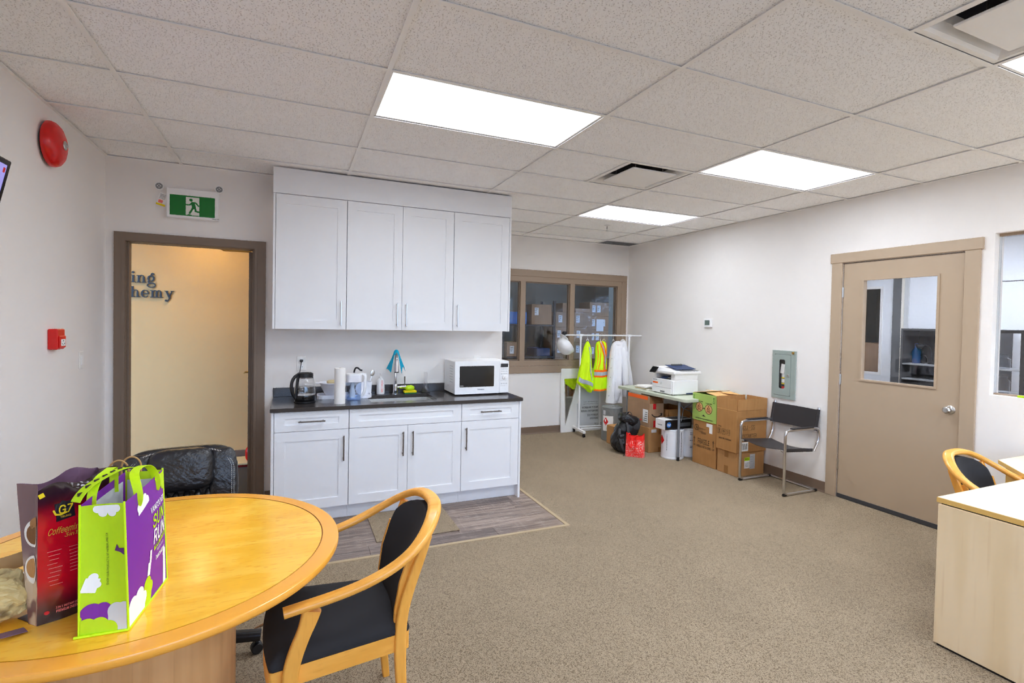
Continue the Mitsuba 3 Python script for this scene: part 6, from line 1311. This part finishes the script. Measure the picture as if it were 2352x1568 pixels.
# ------------------------------------------------------------------ leather office chair
oc_ = thing('office_chair', 'black leather office chair with white stitching tucked behind the round table', 'office chair')
OM = trimesh.transformations.rotation_matrix(math.radians(7), [0, 0, 1]); OM[:3, 3] = [-.462, 2.665, 0]
def po(name, m, bs, sm=50, lab=None, stuff=False):
    m = m.copy(); m.apply_transform(OM); return part(oc_, name, m, bs, sm, lab, stuff)
def wrinkle(m, amp, f, seed, stretch=(1, 1, 1)):
    nn = m.vertex_normals; q = meshkit.fbm(m.vertices * V(stretch) * f + 20 + seed, 4, seed) - .5
    m.vertices += nn * (amp * q)[:, None]; return m
# backrest: leans back; own frame: x across, z up from the seat
def lean_b(m, x=0, y=0, z=0): return mv(mv(m, x, y, z), 0, .235, .46, rx=-8)
shell = cushion(.485, .085, .545, 5.0, 30)
sh_z = (shell.vertices[:, 2] + .28) / .56; shell.vertices[:, 0] *= .90 + .12 * np.clip(sh_z, 0, 1)
shell.vertices[:, 1] -= .9 * (shell.vertices[:, 0]) ** 2 * .6
po('back_shell', lean_b(shell, 0, .030, .185), 'leather')
for s in (-1, 1):
    b = cushion(.125, .080, .47, 4.5, 26); b = wrinkle(b, .010, 16, 4 + s, (.6, 1, 2.0)); z = b.vertices[:, 2]
    b.vertices[:, 0] += s * (-.010) * np.clip((z - .12) / .12, 0, 1) ** 2
    po('side_bolster', lean_b(b, s * .180, -.018, .205), 'leather', 60)
    for off in (0, .010):
        a = np.linspace(0, 1, 46); P = []
        for q in a:
            zz_ = -.02 + .43 * q; P.append((s * (.222 - off - .055 * max(0, (q - .80) / .20) ** 2), -.058 - .012 * math.sin(PI * q) + .012 * max(0, (q - .8) / .2), zz_ + 0.015))
        P += [(s * (.222 - off - .055 - .012 * k_i), -.050 + .002 * k_i, .4265 + .004 * k_i - .9 * off * 0) for k_i in range(1, 5)]
        P = V(P); ms = [tube([P[i], P[i] * .35 + P[i + 1] * .65], .0011, 5) for i in range(len(P) - 1)]
        po('stitching', lean_b(cat(ms)), 'thread', False, 'white double stitching')
hp = wrinkle(cushion(.270, .130, .205, 4.0, 34), .012, 9, 9, (1, 1, 1)); hp = wrinkle(hp, .004, 26, 3, (1.4, 1, .6))
po('headrest', lean_b(hp, 0, -.034, .352), 'leather', 60, 'padded leather headrest')
for k in range(6):
    po('back_rib', lean_b(wrinkle(cushion(.046, .070, .30, 2.6, 14), .008, 20, k), -.1125 + .045 * k, -.018, .100), 'leather', 60)
po('seat', mv(wrinkle(cushion(.50, .48, .11, 3.4, 26), .010, 14, 2), 0, -.03, .415), 'leather', 60)
for s in (-1, 1): po('armrest', tube(fillet([(s * .26, .14, .40), (s * .29, .14, .57), (s * .29, -.14, .57), (s * .26, -.14, .40)], .06), .018, 12), 'black', 45)
po('gas_lift', cyl((0, -.02, .10), (0, -.02, .36), .025, 20), 'black', 40)
for k in range(5):
    a = math.radians(-7 + 72 * k) + math.radians(-4); c, s = math.cos(a), math.sin(a)
    lg = po('base_leg', sweep([(.03 * c, -.02 + .03 * s, .105), (.16 * c, -.02 + .16 * s, .098), (.335 * c, -.02 + .335 * s, .082)], rrect(.054, .050, .020, 4), up=[0, 0, 1], scale=[1.1, 1.0, .92]), 'black', 40)
    po('caster', cat([mv(mv(lathe([(0, -.020), (.022, -.020), (.026, -.014), (.026, .014), (.022, .020), (0, .020)], 20), rx=90), 0, 0, 0, rz=math.degrees(a) + 20), cyl((0, 0, .02), (0, 0, .045), .008, 10)]) if False else mv(cat([mv(lathe([(0, -.020), (.022, -.020), (.026, -.014), (.026, .014), (.022, .020), (0, .020)], 20), rx=90), cyl((0, 0, .020), (0, 0, .044), .008, 10)]), .318 * c, -.02 + .318 * s, .0265, rz=math.degrees(a) + 20), 'black', 40)
solo('dried_twig', tube(smooth_path([(-.165, 2.82, .006), (-.12, 2.845, .008), (-.10, 2.86, .010), (-.098, 2.885, .009), (-.104, 2.90, .006)], 16), np.r_[np.linspace(.002, .006, 8), np.linspace(.006, .002, 8)], 8), 'kraft_dark', 'small dry curled leaf on the carpet by the office chair base', 'leaf', 40)
# ------------------------------------------------------------------ pale maple corner desk
dk = thing('desk', 'pale maple corner desk with an amber edge at the right edge of the picture', 'desk')
dtop = Polygon([(2.952, 1.472), (3.86, 1.472), (4.19, 1.757), (4.64, 1.757), (4.64, -.30), (3.95, -.30), (3.95, .70), (2.952, .70)])
core = dtop.buffer(-.0022, join_style=2)
part(dk, 'worktop', mv(ext(core, .0255), z=.7095), 'desk_top_wood'); part(dk, 'edge_band', mv(ext(dtop.difference(core.buffer(-.0001)), .0238), z=.7098), 'desk_edge', label='amber edge band')
part(dk, 'end_panel', bx(2.946, 2.972, .715, 1.462, .012, .7035, .001), 'desk_wood', label='vertical grained end panel'); part(dk, 'shadow_gap', bx(2.960, 2.969, .73, 1.455, .7035, .7095, 0), 'black'); part(dk, 'plinth', bx(2.953, 2.969, .73, 1.45, .0, .012, 0), 'black')
part(dk, 'modesty_panel', bx(2.9725, 4.6, .74, .758, .25, .7090, .001), 'desk_wood'); part(dk, 'support_panel', bx(4.235, 4.262, 1.50, 1.735, .0, .709, .001), 'desk_edge'); part(dk, 'end_panel', bx(4.612, 4.638, -.25, 1.74, 0, .709, .001), 'desk_wood')
# ------------------------------------------------------------------ bags on the round table
TB = TT + .0004
# coffee bag: plastic sack with side gussets and an open crimped top
cf = thing('coffee_bag', 'large dark red and black plastic coffee bag standing open behind the lime tote', 'bag')
d1 = V([math.cos(math.radians(47)), math.sin(math.radians(47)), 0]); d2 = V([-d1[1], d1[0], 0]); O_ = V([-.603, 1.690, TB])
FWc, GDc, HCc = .196, .088, .352
def cpt(s, t_, z): return O_ + d1 * s + d2 * t_ + V([0, 0, z])
u, v = np.meshgrid(np.linspace(0, 1, 34), np.linspace(0, 1, 44), indexing='ij')
def cface(front=True):
    bulge = (.016 * np.sin(PI * np.clip(v, 0, 1)) ** .6 + .028 * (1 - v) ** 2) * np.sin(PI * u)
    wr = .008 * (meshkit.fbm(np.stack([u * 6, v * 9, u * 0 + (0 if front else 7)], -1), 4, 6) - .5) * np.sin(PI * np.clip(u, .02, .98)) * (1.0 + 1.2 * v)
    ztop = .010 * np.sin(9 * u + (0 if front else 2)) * (v > .97)
    dep = -(bulge + wr) if front else GDc * (.40 + .60 * v) + bulge * .4 + wr
    wid = 1.0 - .02 * v + .09 * (v ** 3) * (u - .5) * 0
    lift = .012 * v
    return O_[None, None] + ((u - .5) * wid + .5)[..., None] * FWc * d1 + dep[..., None] * d2 + (HCc * v + ztop + lift * u)[..., None] * V([0, 0, 1.0])
Ff, Fb = cface(True), cface(False)
mat('coffee_front', proc(lambda p, n, uv: mix(mix(L(208, 14, 26), L(74, 12, 18), dr.clip(smoothstep(1.0, 1.07, p.z) + smoothstep(.87, .785, p.z), 0, 1)), L(44, 26, 30), dr.clip(smoothstep(1.05, 1.09, p.z) + smoothstep(.79, .77, p.z), 0, 1))), 0.16, spec=0.7)
mat('coffee_side', proc(lambda p, n, uv: mix(L(112, 84, 84), L(196, 176, 150), smoothstep(.95, .86, p.z) * smoothstep(.4, .6, fbm(p.x * 40, p.y * 40, p.z * 25, 2)))), 0.25, spec=0.6)
part(cf, 'front', sheet(Ff[:, ::-1], .0006), 'coffee_front', 60); part(cf, 'back', sheet(Fb, .0006), 'foil_purple', 60)
for s, nm in ((0, 'gusset'), (-1, 'gusset')):
    a, b = Ff[s], Fb[s]; q = np.linspace(0, 1, 13)
    G_ = a[None] * (1 - q)[:, None, None] + b[None] * q[:, None, None]
    fold = (1 - np.abs(2 * q - 1))[:, None] * np.clip(np.linspace(0, 1, 44) * 1.2 - .12, 0, 1)[None] * .022
    G_ = G_ + fold[..., None] * d1 * (1 if s == 0 else -1)
    part(cf, nm, sheet(G_ if s == 0 else G_[:, ::-1], .0006), 'coffee_side', 60, label='side gusset printed with a cup of coffee')
def drop(parent, P_, poly, off, nm, bs, flipn=1, cell=.12):
    n1, n2 = P_.shape[:2]; f_ = RegularGridInterp((np.linspace(0, 1, n1), np.linspace(0, 1, n2)), P_, bounds_error=False, fill_value=None)
    nn = np.cross(P_[-1, 0] - P_[0, 0], P_[0, -1] - P_[0, 0]); nn = flipn * nn / np.linalg.norm(nn); vs, fs, o = [], [], 0
    x0, y0, x1, y1 = poly.bounds
    for a in np.arange(x0, x1, cell):
        for b in np.arange(y0, y1, cell / 4):
            g_ = poly.intersection(sbox(a, b, a + cell, b + cell / 4))
            for h in getattr(g_, 'geoms', [g_]):
                if h.geom_type == 'Polygon' and h.area > 1e-7:
                    vv, ff = trimesh.creation.triangulate_polygon(h, engine='earcut'); q = f_(np.clip(vv, 0, 1)) + nn * off
                    vs.append(q); fs.append(ff + o); o += len(q)
    part(parent, nm, trimesh.Trimesh(np.vstack(vs), np.vstack(fs), process=False), bs)
from scipy.interpolate import RegularGridInterpolator as RegularGridInterp
G0_ = Ff[0][None] * (1 - np.linspace(0, 1, 13))[:, None, None] + Fb[0][None] * np.linspace(0, 1, 13)[:, None, None]
G0_ = G0_ + ((1 - np.abs(2 * np.linspace(0, 1, 13) - 1))[:, None] * np.clip(np.linspace(0, 1, 44) * 1.2 - .12, 0, 1)[None] * .022)[..., None] * d1
el = lambda a, b, ra, rb: affinity.scale(Point(a, b).buffer(1, 16), ra, rb)
for a, b, ra, rb, c_ in ((.50, .66, .36, .10, 'offwhite'), (.50, .655, .28, .075, 'kraft_dark'), (.5, .40, .40, .10, 'offwhite'), (.5, .41, .32, .07, 'kraft'), (.45, .73, .22, .05, 'kraft_mid')):
    drop(cf, G0_, el(a, b, ra, rb), -.0018 - .0006 * (c_ != 'offwhite'), 'cup_print', c_, flipn=-1 if np.cross(G0_[-1, 0] - G0_[0, 0], G0_[0, -1] - G0_[0, 0]) @ d1 < 0 else 1)
part(cf, 'bottom', trimesh.creation.box(extents=(FWc * .98, GDc * .96, .001), transform=trimesh.transformations.translation_matrix(O_ + d1 * FWc / 2 + d2 * GDc / 2 + V([0, 0, .001])) @ trimesh.transformations.rotation_matrix(math.radians(47), [0, 0, 1])), 'foil_dark')
def oncoffee(m, s, z, off=.0165):
    """flat print on the bulging front face near its middle"""
    return onto(m, cpt(s, 0, z) - d2 * off, d1, (0, 0, 1))
def wrapc(poly, s0, z0_, nm, bs, off=.0012):
    """print laid on the curved front: points of a triangulated polygon are dropped on the face"""
    m = ext(poly.segmentize(.008), .0001); f_up = m.faces
    from scipy.interpolate import RegularGridInterpolator as RG
    gi = RG((np.linspace(0, 1, 34), np.linspace(0, 1, 44)), -((Ff - O_) @ d2), bounds_error=False, fill_value=0)
    vtx = m.vertices; ss, zz_ = vtx[:, 0] + s0, vtx[:, 1] + z0_
    dep = gi(np.stack([np.clip(ss / FWc, 0, 1), np.clip(zz_ / HCc, 0, 1)], -1))
    w = O_ + ss[:, None] * d1 + zz_[:, None] * V([0, 0, 1.0]) - (dep + off + vtx[:, 2] * 3)[:, None] * d2
    part(cf, nm, trimesh.Trimesh(w, m.faces, process=False), bs)
def textpoly(s, h, bold=True, shear=0.0, width=None):
    m = meshkit.text_mesh(s, h, .001, bold); f = m.faces[(m.face_normals[:, 2] > .9)]
    P = unary_union([Polygon(m.vertices[q][:, :2]) for q in f]).buffer(0)
    b = P.bounds; k = (width / (b[2] - b[0])) if width else 1
    return affinity.affine_transform(P, [k, shear, 0, 1, -k * (b[0] + b[2]) / 2, 0])
wrapc(affinity.scale(affinity.rotate(Polygon([(-.034, -.034), (.034, -.030), (.032, .034), (.008, .032), (-.004, .040), (-.014, .031), (-.033, .032)]), 2), .60, .70, origin=(0, 0)), .056, .286, 'badge', 'black', .0016)
wrapc(textpoly('G7', .021, True, .12, .030), .056, .280, 'lettering', 'yellow', .0026); wrapc(LineString([(-.020, .012), (-.017, .002), (-.006, -.001), (.006, .002)]).buffer(.0022), .052, .279, 'lettering', 'yellow', .0026); wrapc(textpoly('TRUNG', .005), .056, .269, 'lettering', 'gold', .0026)
wrapc(textpoly('Coffeemix', .017, False, .25, .060), .049, .229, 'lettering', 'gold', .0016); wrapc(textpoly('3in1', .010, False, .25), .066, .216, 'lettering', 'gold', .0016)
wrapc(textpoly('3 IN 1 INSTANT COFFEE', .0055, True, 0, .055), .060, .032, 'lettering', 'coral', .0016); wrapc(textpoly('PREMIUM INSTANT', .0065, True, 0, .05), .058, .022, 'lettering', 'coral', .0016); wrapc(Point(0, 0).buffer(.005), .016, .028, 'lettering', 'red_print', .0016)
for k in range(9): wrapc(sbox(-.016 + .002 * (k % 3), 0, .012 - .003 * (k % 4), .002), .034, .185 - .011 * k, 'fine_print', 'coral', .0014)
for k in range(8): wrapc(sbox(-.014, 0, .014 - .004 * (k % 3), .002), .075, .185 - .009 * k, 'fine_print', 'coral', .0014)
wrapc(affinity.rotate(sbox(-.006, -.006, .006, .006), 20), .008, .338, 'gold_flash', 'yellow', .002)
# paper gift bag between: twisted kraft handles behind the lime tote
kb = thing('paper_bag', 'black paper bag with twisted kraft handles half hidden behind the lime tote', 'bag')
part(kb, 'body', mv(minus(bx(-.036, .036, -.024, .024, 0, .300, .002), bx(-.034, .034, -.022, .022, .002, .4, 0)), -.480, 1.945, TB, rz=0), 'foil_dark')
for o in (-.0195, .0195):
    part(kb, 'handle', mv(tube(smooth_path([(-.026, o, .28), (-.026, o, .325), (-.018, o, .352), (0, o, .362), (.018, o, .352), (.026, o, .325), (.026, o, .28)], 30), .0028, 8), -.480 + o * .6, 1.945, TB, rz=0), 'paper_brown', 50)
# lime and purple non-woven tote
tg = thing('promo_tote', 'lime green and purple non-woven tote bag with white cloud print on the round table', 'tote bag')
G0 = V([-.487, 1.592, TB]); Wg, Dg, Hg = .105, .272, .330
ax_, ay_ = V([.997, -.075, 0]), V([.115, .993, 0])
ay_ /= np.linalg.norm(ay_); ax_ /= np.linalg.norm(ax_)
def gp(a, b, z): return G0 + ax_ * a + ay_ * b + V([0, 0, 1.0]) * z
def gpanel(p00, p10, p01, p11, nrm, bow, n=16):
    u, v = np.meshgrid(np.linspace(0, 1, n), np.linspace(0, 1, n), indexing='ij')
    P = (1 - u)[..., None] * (1 - v)[..., None] * p00 + u[..., None] * (1 - v)[..., None] * p10 + (1 - u)[..., None] * v[..., None] * p01 + u[..., None] * v[..., None] * p11
    return P + (bow * np.sin(PI * u) * np.sin(PI * v * .9))[..., None] * nrm
tw_ = .004
front_ = gpanel(gp(0, 0, 0), gp(Wg, 0, 0), gp(-.002, .004, Hg), gp(Wg - .012, .004, Hg), ay_, .020)          # gusset facing the viewer
right_ = gpanel(gp(Wg, 0, 0), gp(Wg, Dg, 0), gp(Wg - .012, .004, Hg), gp(Wg - .012, Dg - .004, Hg + .012), ax_, .012)
left_ = gpanel(gp(0, Dg, 0), gp(0, 0, 0), gp(-.002, Dg - .004, Hg + .012), gp(-.002, .004, Hg), -ax_, .008)
back_ = gpanel(gp(Wg, Dg, 0), gp(0, Dg, 0), gp(Wg - .012, Dg - .004, Hg + .012), gp(-.002, Dg - .004, Hg + .012), -ay_, .020)
for P_, bs, nm, lb in ((front_, 'lime', 'gusset', 'lime gusset'), (back_, 'lime', 'gusset', 'lime gusset'), (right_, 'purple', 'panel', 'purple panel'), (left_, 'purple', 'panel', 'purple panel')):
    part(tg, nm, sheet(P_, .0012), bs, 60, label=lb)
    part(tg, 'lining', sheet(P_[1:-1, 1:-1] - (0.0016) * np.cross(P_[-1, 0] - P_[0, 0], P_[0, -1] - P_[0, 0]) / np.linalg.norm(np.cross(P_[-1, 0] - P_[0, 0], P_[0, -1] - P_[0, 0])), .0006), 'light_grey', 60)
part(tg, 'base', bx(-Wg / 2, Wg / 2, -Dg / 2, Dg / 2, .0, .002, 0).apply_transform(np.vstack([np.column_stack([ax_, ay_, [0, 0, 1], gp(Wg / 2, Dg / 2, .0005)]), [0, 0, 0, 1]])), 'lime')
for a, b in ((0, 0), (Wg, 0), (Wg, Dg), (0, Dg)):
    top_ = gp(a if a == 0 else a - .012, b + (.004 if b == 0 else -.004), Hg + (.0 if b == 0 else .012) + .004)
    part(tg, 'piping', tube([gp(a, b, .001), top_], .0026, 8), 'brush_lime')
part(tg, 'piping', tube([gp(-.008, -.006, .003), gp(Wg, -.002, .003)], .0034, 8), 'brush_lime'); part(tg, 'piping', tube([gp(Wg + .001, 0, .003), gp(Wg + .001, Dg, .003)], .0028, 8), 'brush_lime')
# handles
for s, b0 in ((0, -.004), (1, Wg - .010)):
    hpth = smooth_path([gp(b0, .075, Hg - .03), gp(b0 + (.001 if s else 0), .078, Hg + .012), gp(b0 - (.012 if s else -.004), .095, Hg + .040), gp(b0 - (.022 if s else -.008), .14, Hg + .052), gp(b0 - (.012 if s else -.004), .185, Hg + .046), gp(b0 + (.001 if s else 0), .200, Hg + .014), gp(b0, .203, Hg - .028)], 50)
    part(tg, 'handle', sweep(hpth, rrect(.022, .002, .0009, 1), up=list(ax_)) if False else sweep(hpth, rrect(.002, .022, .0009, 1), up=list(ax_)), 'brush_lime', 50, label='lime strap handle')
hpth = smooth_path([gp(-.02, .03, Hg + .004), gp(-.01, .05, Hg + .028), gp(.01, .10, Hg + .045), gp(.03, .16, Hg + .050), gp(.045, .20, Hg + .040)], 40)
part(tg, 'handle', sweep(hpth, rrect(.002, .024, .0009, 1), up=[1, -.3, 0]), 'lime', 50, label='printed lime strap lying over the opening')
for k in range(7):
    i_ = 4 + 5 * k; q_ = hpth[i_]; tdir = hpth[i_ + 2] - hpth[i_]
    part(tg, 'strap_print', mv(bx(-.007, .007, -.0016, .0016, -.004, .004, 0), *(q_ + V([.0, -.0005, 0])), rz=math.degrees(math.atan2(tdir[1], tdir[0]))), 'ink')
# print on the panels: dropped on the bowed faces
from scipy.interpolate import RegularGridInterpolator as RGI
def on_panel(P_, poly, off, nm, bs, flip=1):
    """poly in metres: x along the panel from its first lower corner, y up"""
    n = P_.shape[0]; g_ = np.linspace(0, 1, n); f_ = RGI((g_, g_), P_, bounds_error=False, fill_value=None)
    wd, ht = np.linalg.norm(P_[-1, 0] - P_[0, 0]), np.linalg.norm(P_[0, -1] - P_[0, 0])
    poly = poly.intersection(sbox(.003, .003, wd - .003, ht - .003))
    if poly.is_empty: return
    m = ext(poly.segmentize(.010), .0001); x = m.vertices
    q = f_(np.clip(np.stack([x[:, 0] / wd, x[:, 1] / ht], -1), 0, 1))
    nn = np.cross(P_[-1, 0] - P_[0, 0], P_[0, -1] - P_[0, 0]); nn /= np.linalg.norm(nn)
    # refine large triangles so that the print follows the bow
    q = q + nn * (off + x[:, 2:] * 2)
    me = trimesh.Trimesh(q, m.faces, process=False); part(tg, nm, me, bs)
def gridprint(P_, poly, off, nm, bs, cell=.012):
    wd, ht = np.linalg.norm(P_[-1, 0] - P_[0, 0]), np.linalg.norm(P_[0, -1] - P_[0, 0])
    poly = poly.intersection(sbox(.003, .003, wd - .003, ht - .003)); ps = []
    x0, y0, x1, y1 = poly.bounds
    for a in np.arange(x0, x1, cell):
        for b in np.arange(y0, y1, cell):
            g_ = poly.intersection(sbox(a, b, a + cell, b + cell))
            for h in getattr(g_, 'geoms', [g_]):
                if h.geom_type == 'Polygon' and h.area > 1e-8: ps.append(h)
    n = P_.shape[0]; g_ = np.linspace(0, 1, n); f_ = RGI((g_, g_), P_, bounds_error=False, fill_value=None)
    nn = np.cross(P_[-1, 0] - P_[0, 0], P_[0, -1] - P_[0, 0]); nn /= np.linalg.norm(nn)
    vs, fs, o = [], [], 0
    for h in ps:
        vv, ff = trimesh.creation.triangulate_polygon(h, engine='earcut')
        q = f_(np.clip(np.stack([vv[:, 0] / wd, vv[:, 1] / ht], -1), 0, 1)) + nn * off
        if len(ff) and np.cross(q[ff[0][1]] - q[ff[0][0]], q[ff[0][2]] - q[ff[0][0]]) @ nn < 0: ff = ff[:, ::-1]
        vs.append(q); fs.append(ff + o); o += len(q)
    if vs: part(tg, nm, trimesh.Trimesh(np.vstack(vs), np.vstack(fs), process=False), bs)
def cloud(cx_, cy_, r, n=5, flat_=True, asp=.6):
    c = unary_union([Point(cx_ + r * math.cos(a), cy_ + asp * r * math.sin(a)).buffer(r * .48) for a in np.linspace(0, 2 * PI, n + 1)[:-1]] + [affinity.scale(Point(cx_, cy_).buffer(r * .9), 1, asp)])
    return c.intersection(sbox(-1, cy_ - r * .35, 1, 1)) if flat_ else c
# lime gusset (x: 0..Wg)
gridprint(front_, cloud(.062, .318, .022, 6, False), .0010, 'cloud_print', 'white'); gridprint(front_, affinity.rotate(unary_union([sbox(.008, .105, .038, .140), Point(.022, .142).buffer(.010), Point(.036, .125).buffer(.008)]), -18), .0010, 'cloud_print', 'white')
gridprint(front_, unary_union([affinity.scale(Point(.024, .058).buffer(.022), 1, .9), affinity.scale(Point(.048, .060).buffer(.018), 1, .9), sbox(.006, .030, .060, .056)]), .0010, 'cloud_print', 'purple')
gridprint(front_, unary_union([Point(.080, .052).buffer(.022), Point(.098, .058).buffer(.018), sbox(.06, .006, .104, .05)]), .0014, 'cloud_print', 'light_grey')
gridprint(front_, unary_union([Point(.016, .024).buffer(.020), Point(.042, .020).buffer(.022), Point(.062, .012).buffer(.020), sbox(.003, .003, .074, .020)]), .0018, 'cloud_print', 'lime')
gridprint(front_, Polygon([(.074, .205), (.080, .222), (.086, .212), (.100, .214), (.100, .196), (.088, .202)]), .0010, 'leaf_print', 'purple_dark')
sp_ = affinity.rotate(textpoly('SHOP OUR PRODUCTS AT HERBALAND.CA', .0050, False, 0, .135), 90, origin=(0, 0))
gridprint(front_, affinity.translate(sp_, .0585, .185), .0010, 'lettering', 'ink', .02)
# purple panel (x: 0..Dg)
gridprint(right_, affinity.translate(affinity.rotate(cloud(0, 0, .026, 7), 14, origin=(0, 0)), .100, .286), .0010, 'cloud_print', 'white')
gridprint(right_, unary_union([Point(.028, .048).buffer(.024), Point(.062, .055).buffer(.024), Point(.085, .035).buffer(.022), sbox(.003, .003, .10, .045)]), .0010, 'cloud_print', 'white')
gridprint(right_, unary_union([Point(.110, .062).buffer(.022), Point(.128, .045).buffer(.020), sbox(.095, .003, .142, .05)]), .0008, 'cloud_print', 'lime'); gridprint(right_, unary_union([affinity.rotate(sbox(.106, .085, .124, .120), -8), affinity.rotate(sbox(.118, .115, .130, .150), -8)]), .0012, 'cloud_print', 'white')
gridprint(right_, unary_union([Point(.225, .335).buffer(.030), Point(.25, .318).buffer(.024), Point(.262, .295).buffer(.018)]), .0010, 'leaf_print', 'lime'); gridprint(right_, unary_union([sbox(.235, .003, .258, .09), Point(.246, .095).buffer(.014)]), .0010, 'cloud_print', 'white')
def tp(s, h, x, y, bs, w=None, shear=.15, rot_=0): gridprint(right_, affinity.translate(affinity.rotate(textpoly(s, h, True, shear, w), rot_, origin=(0, 0)), x, y), .0014, 'lettering', bs, .02)
tp('VANCOUVER', .016, .200, .246, 'white', .125); tp('SUN', .034, .196, .202, 'lime', .105, .25); tp('RUN', .037, .198, .158, 'white', .110, .25)
gridprint(right_, Polygon([(.148, .138), (.262, .146), (.262, .158), (.150, .150)]), .0010, 'print_band', 'lime'); tp('APRIL 19, 2026', .008, .206, .1455, 'purple_dark', .10, .15, 4); tp('PRESENTED BY', .007, .205, .128, 'light_grey', .07); tp('herbaland', .013, .205, .106, 'white', .085)
# brown snack bag at the left edge and papers
sn = thing('foil_bag', 'crumpled beige printed foil snack bag lying at the left edge of the round table', 'bag')
sb_ = cushion(.20, .15, .120, 3.0, 16); sb_ = wrinkle(sb_, .040, 11, 14)
sb_.vertices += sb_.vertex_normals * (.018 * (np.abs(2 * meshkit.noise(sb_.vertices * 26 + 5, 3) - 1) - .5))[:, None] + rng.normal(0, .0016, sb_.vertices.shape)
part(sn, 'pouch', mv(sb_, -.738, 1.738, TB + .064, rz=25, ry=-6), 'snack_bag', 18)
part(sn, 'crimp', mv(sheet(np.stack(list(np.meshgrid(np.linspace(-.05, .05, 16), np.linspace(-.02, .02, 5), indexing='ij')) + [.004 * np.sin(np.linspace(0, 9, 16))[:, None] * np.ones((1, 5))], -1), .0008), -.715, 1.83, TB + .122, rz=40, rx=60), 'paper_brown', 60); part(sn, 'corner', mv(bx(-.025, .025, -.015, .015, -.0006, .0006, 0), -.640, 1.660, TB + .008, rz=35, ry=8), 'foil_purple')
solo('paper_sheet', mv(bx(-.08, .08, -.11, .11, 0, .0006, 0), -.765, 1.93, TB + .0002, rz=-35), 'paper', 'white paper lying on the round table behind the snack bag', 'paper')
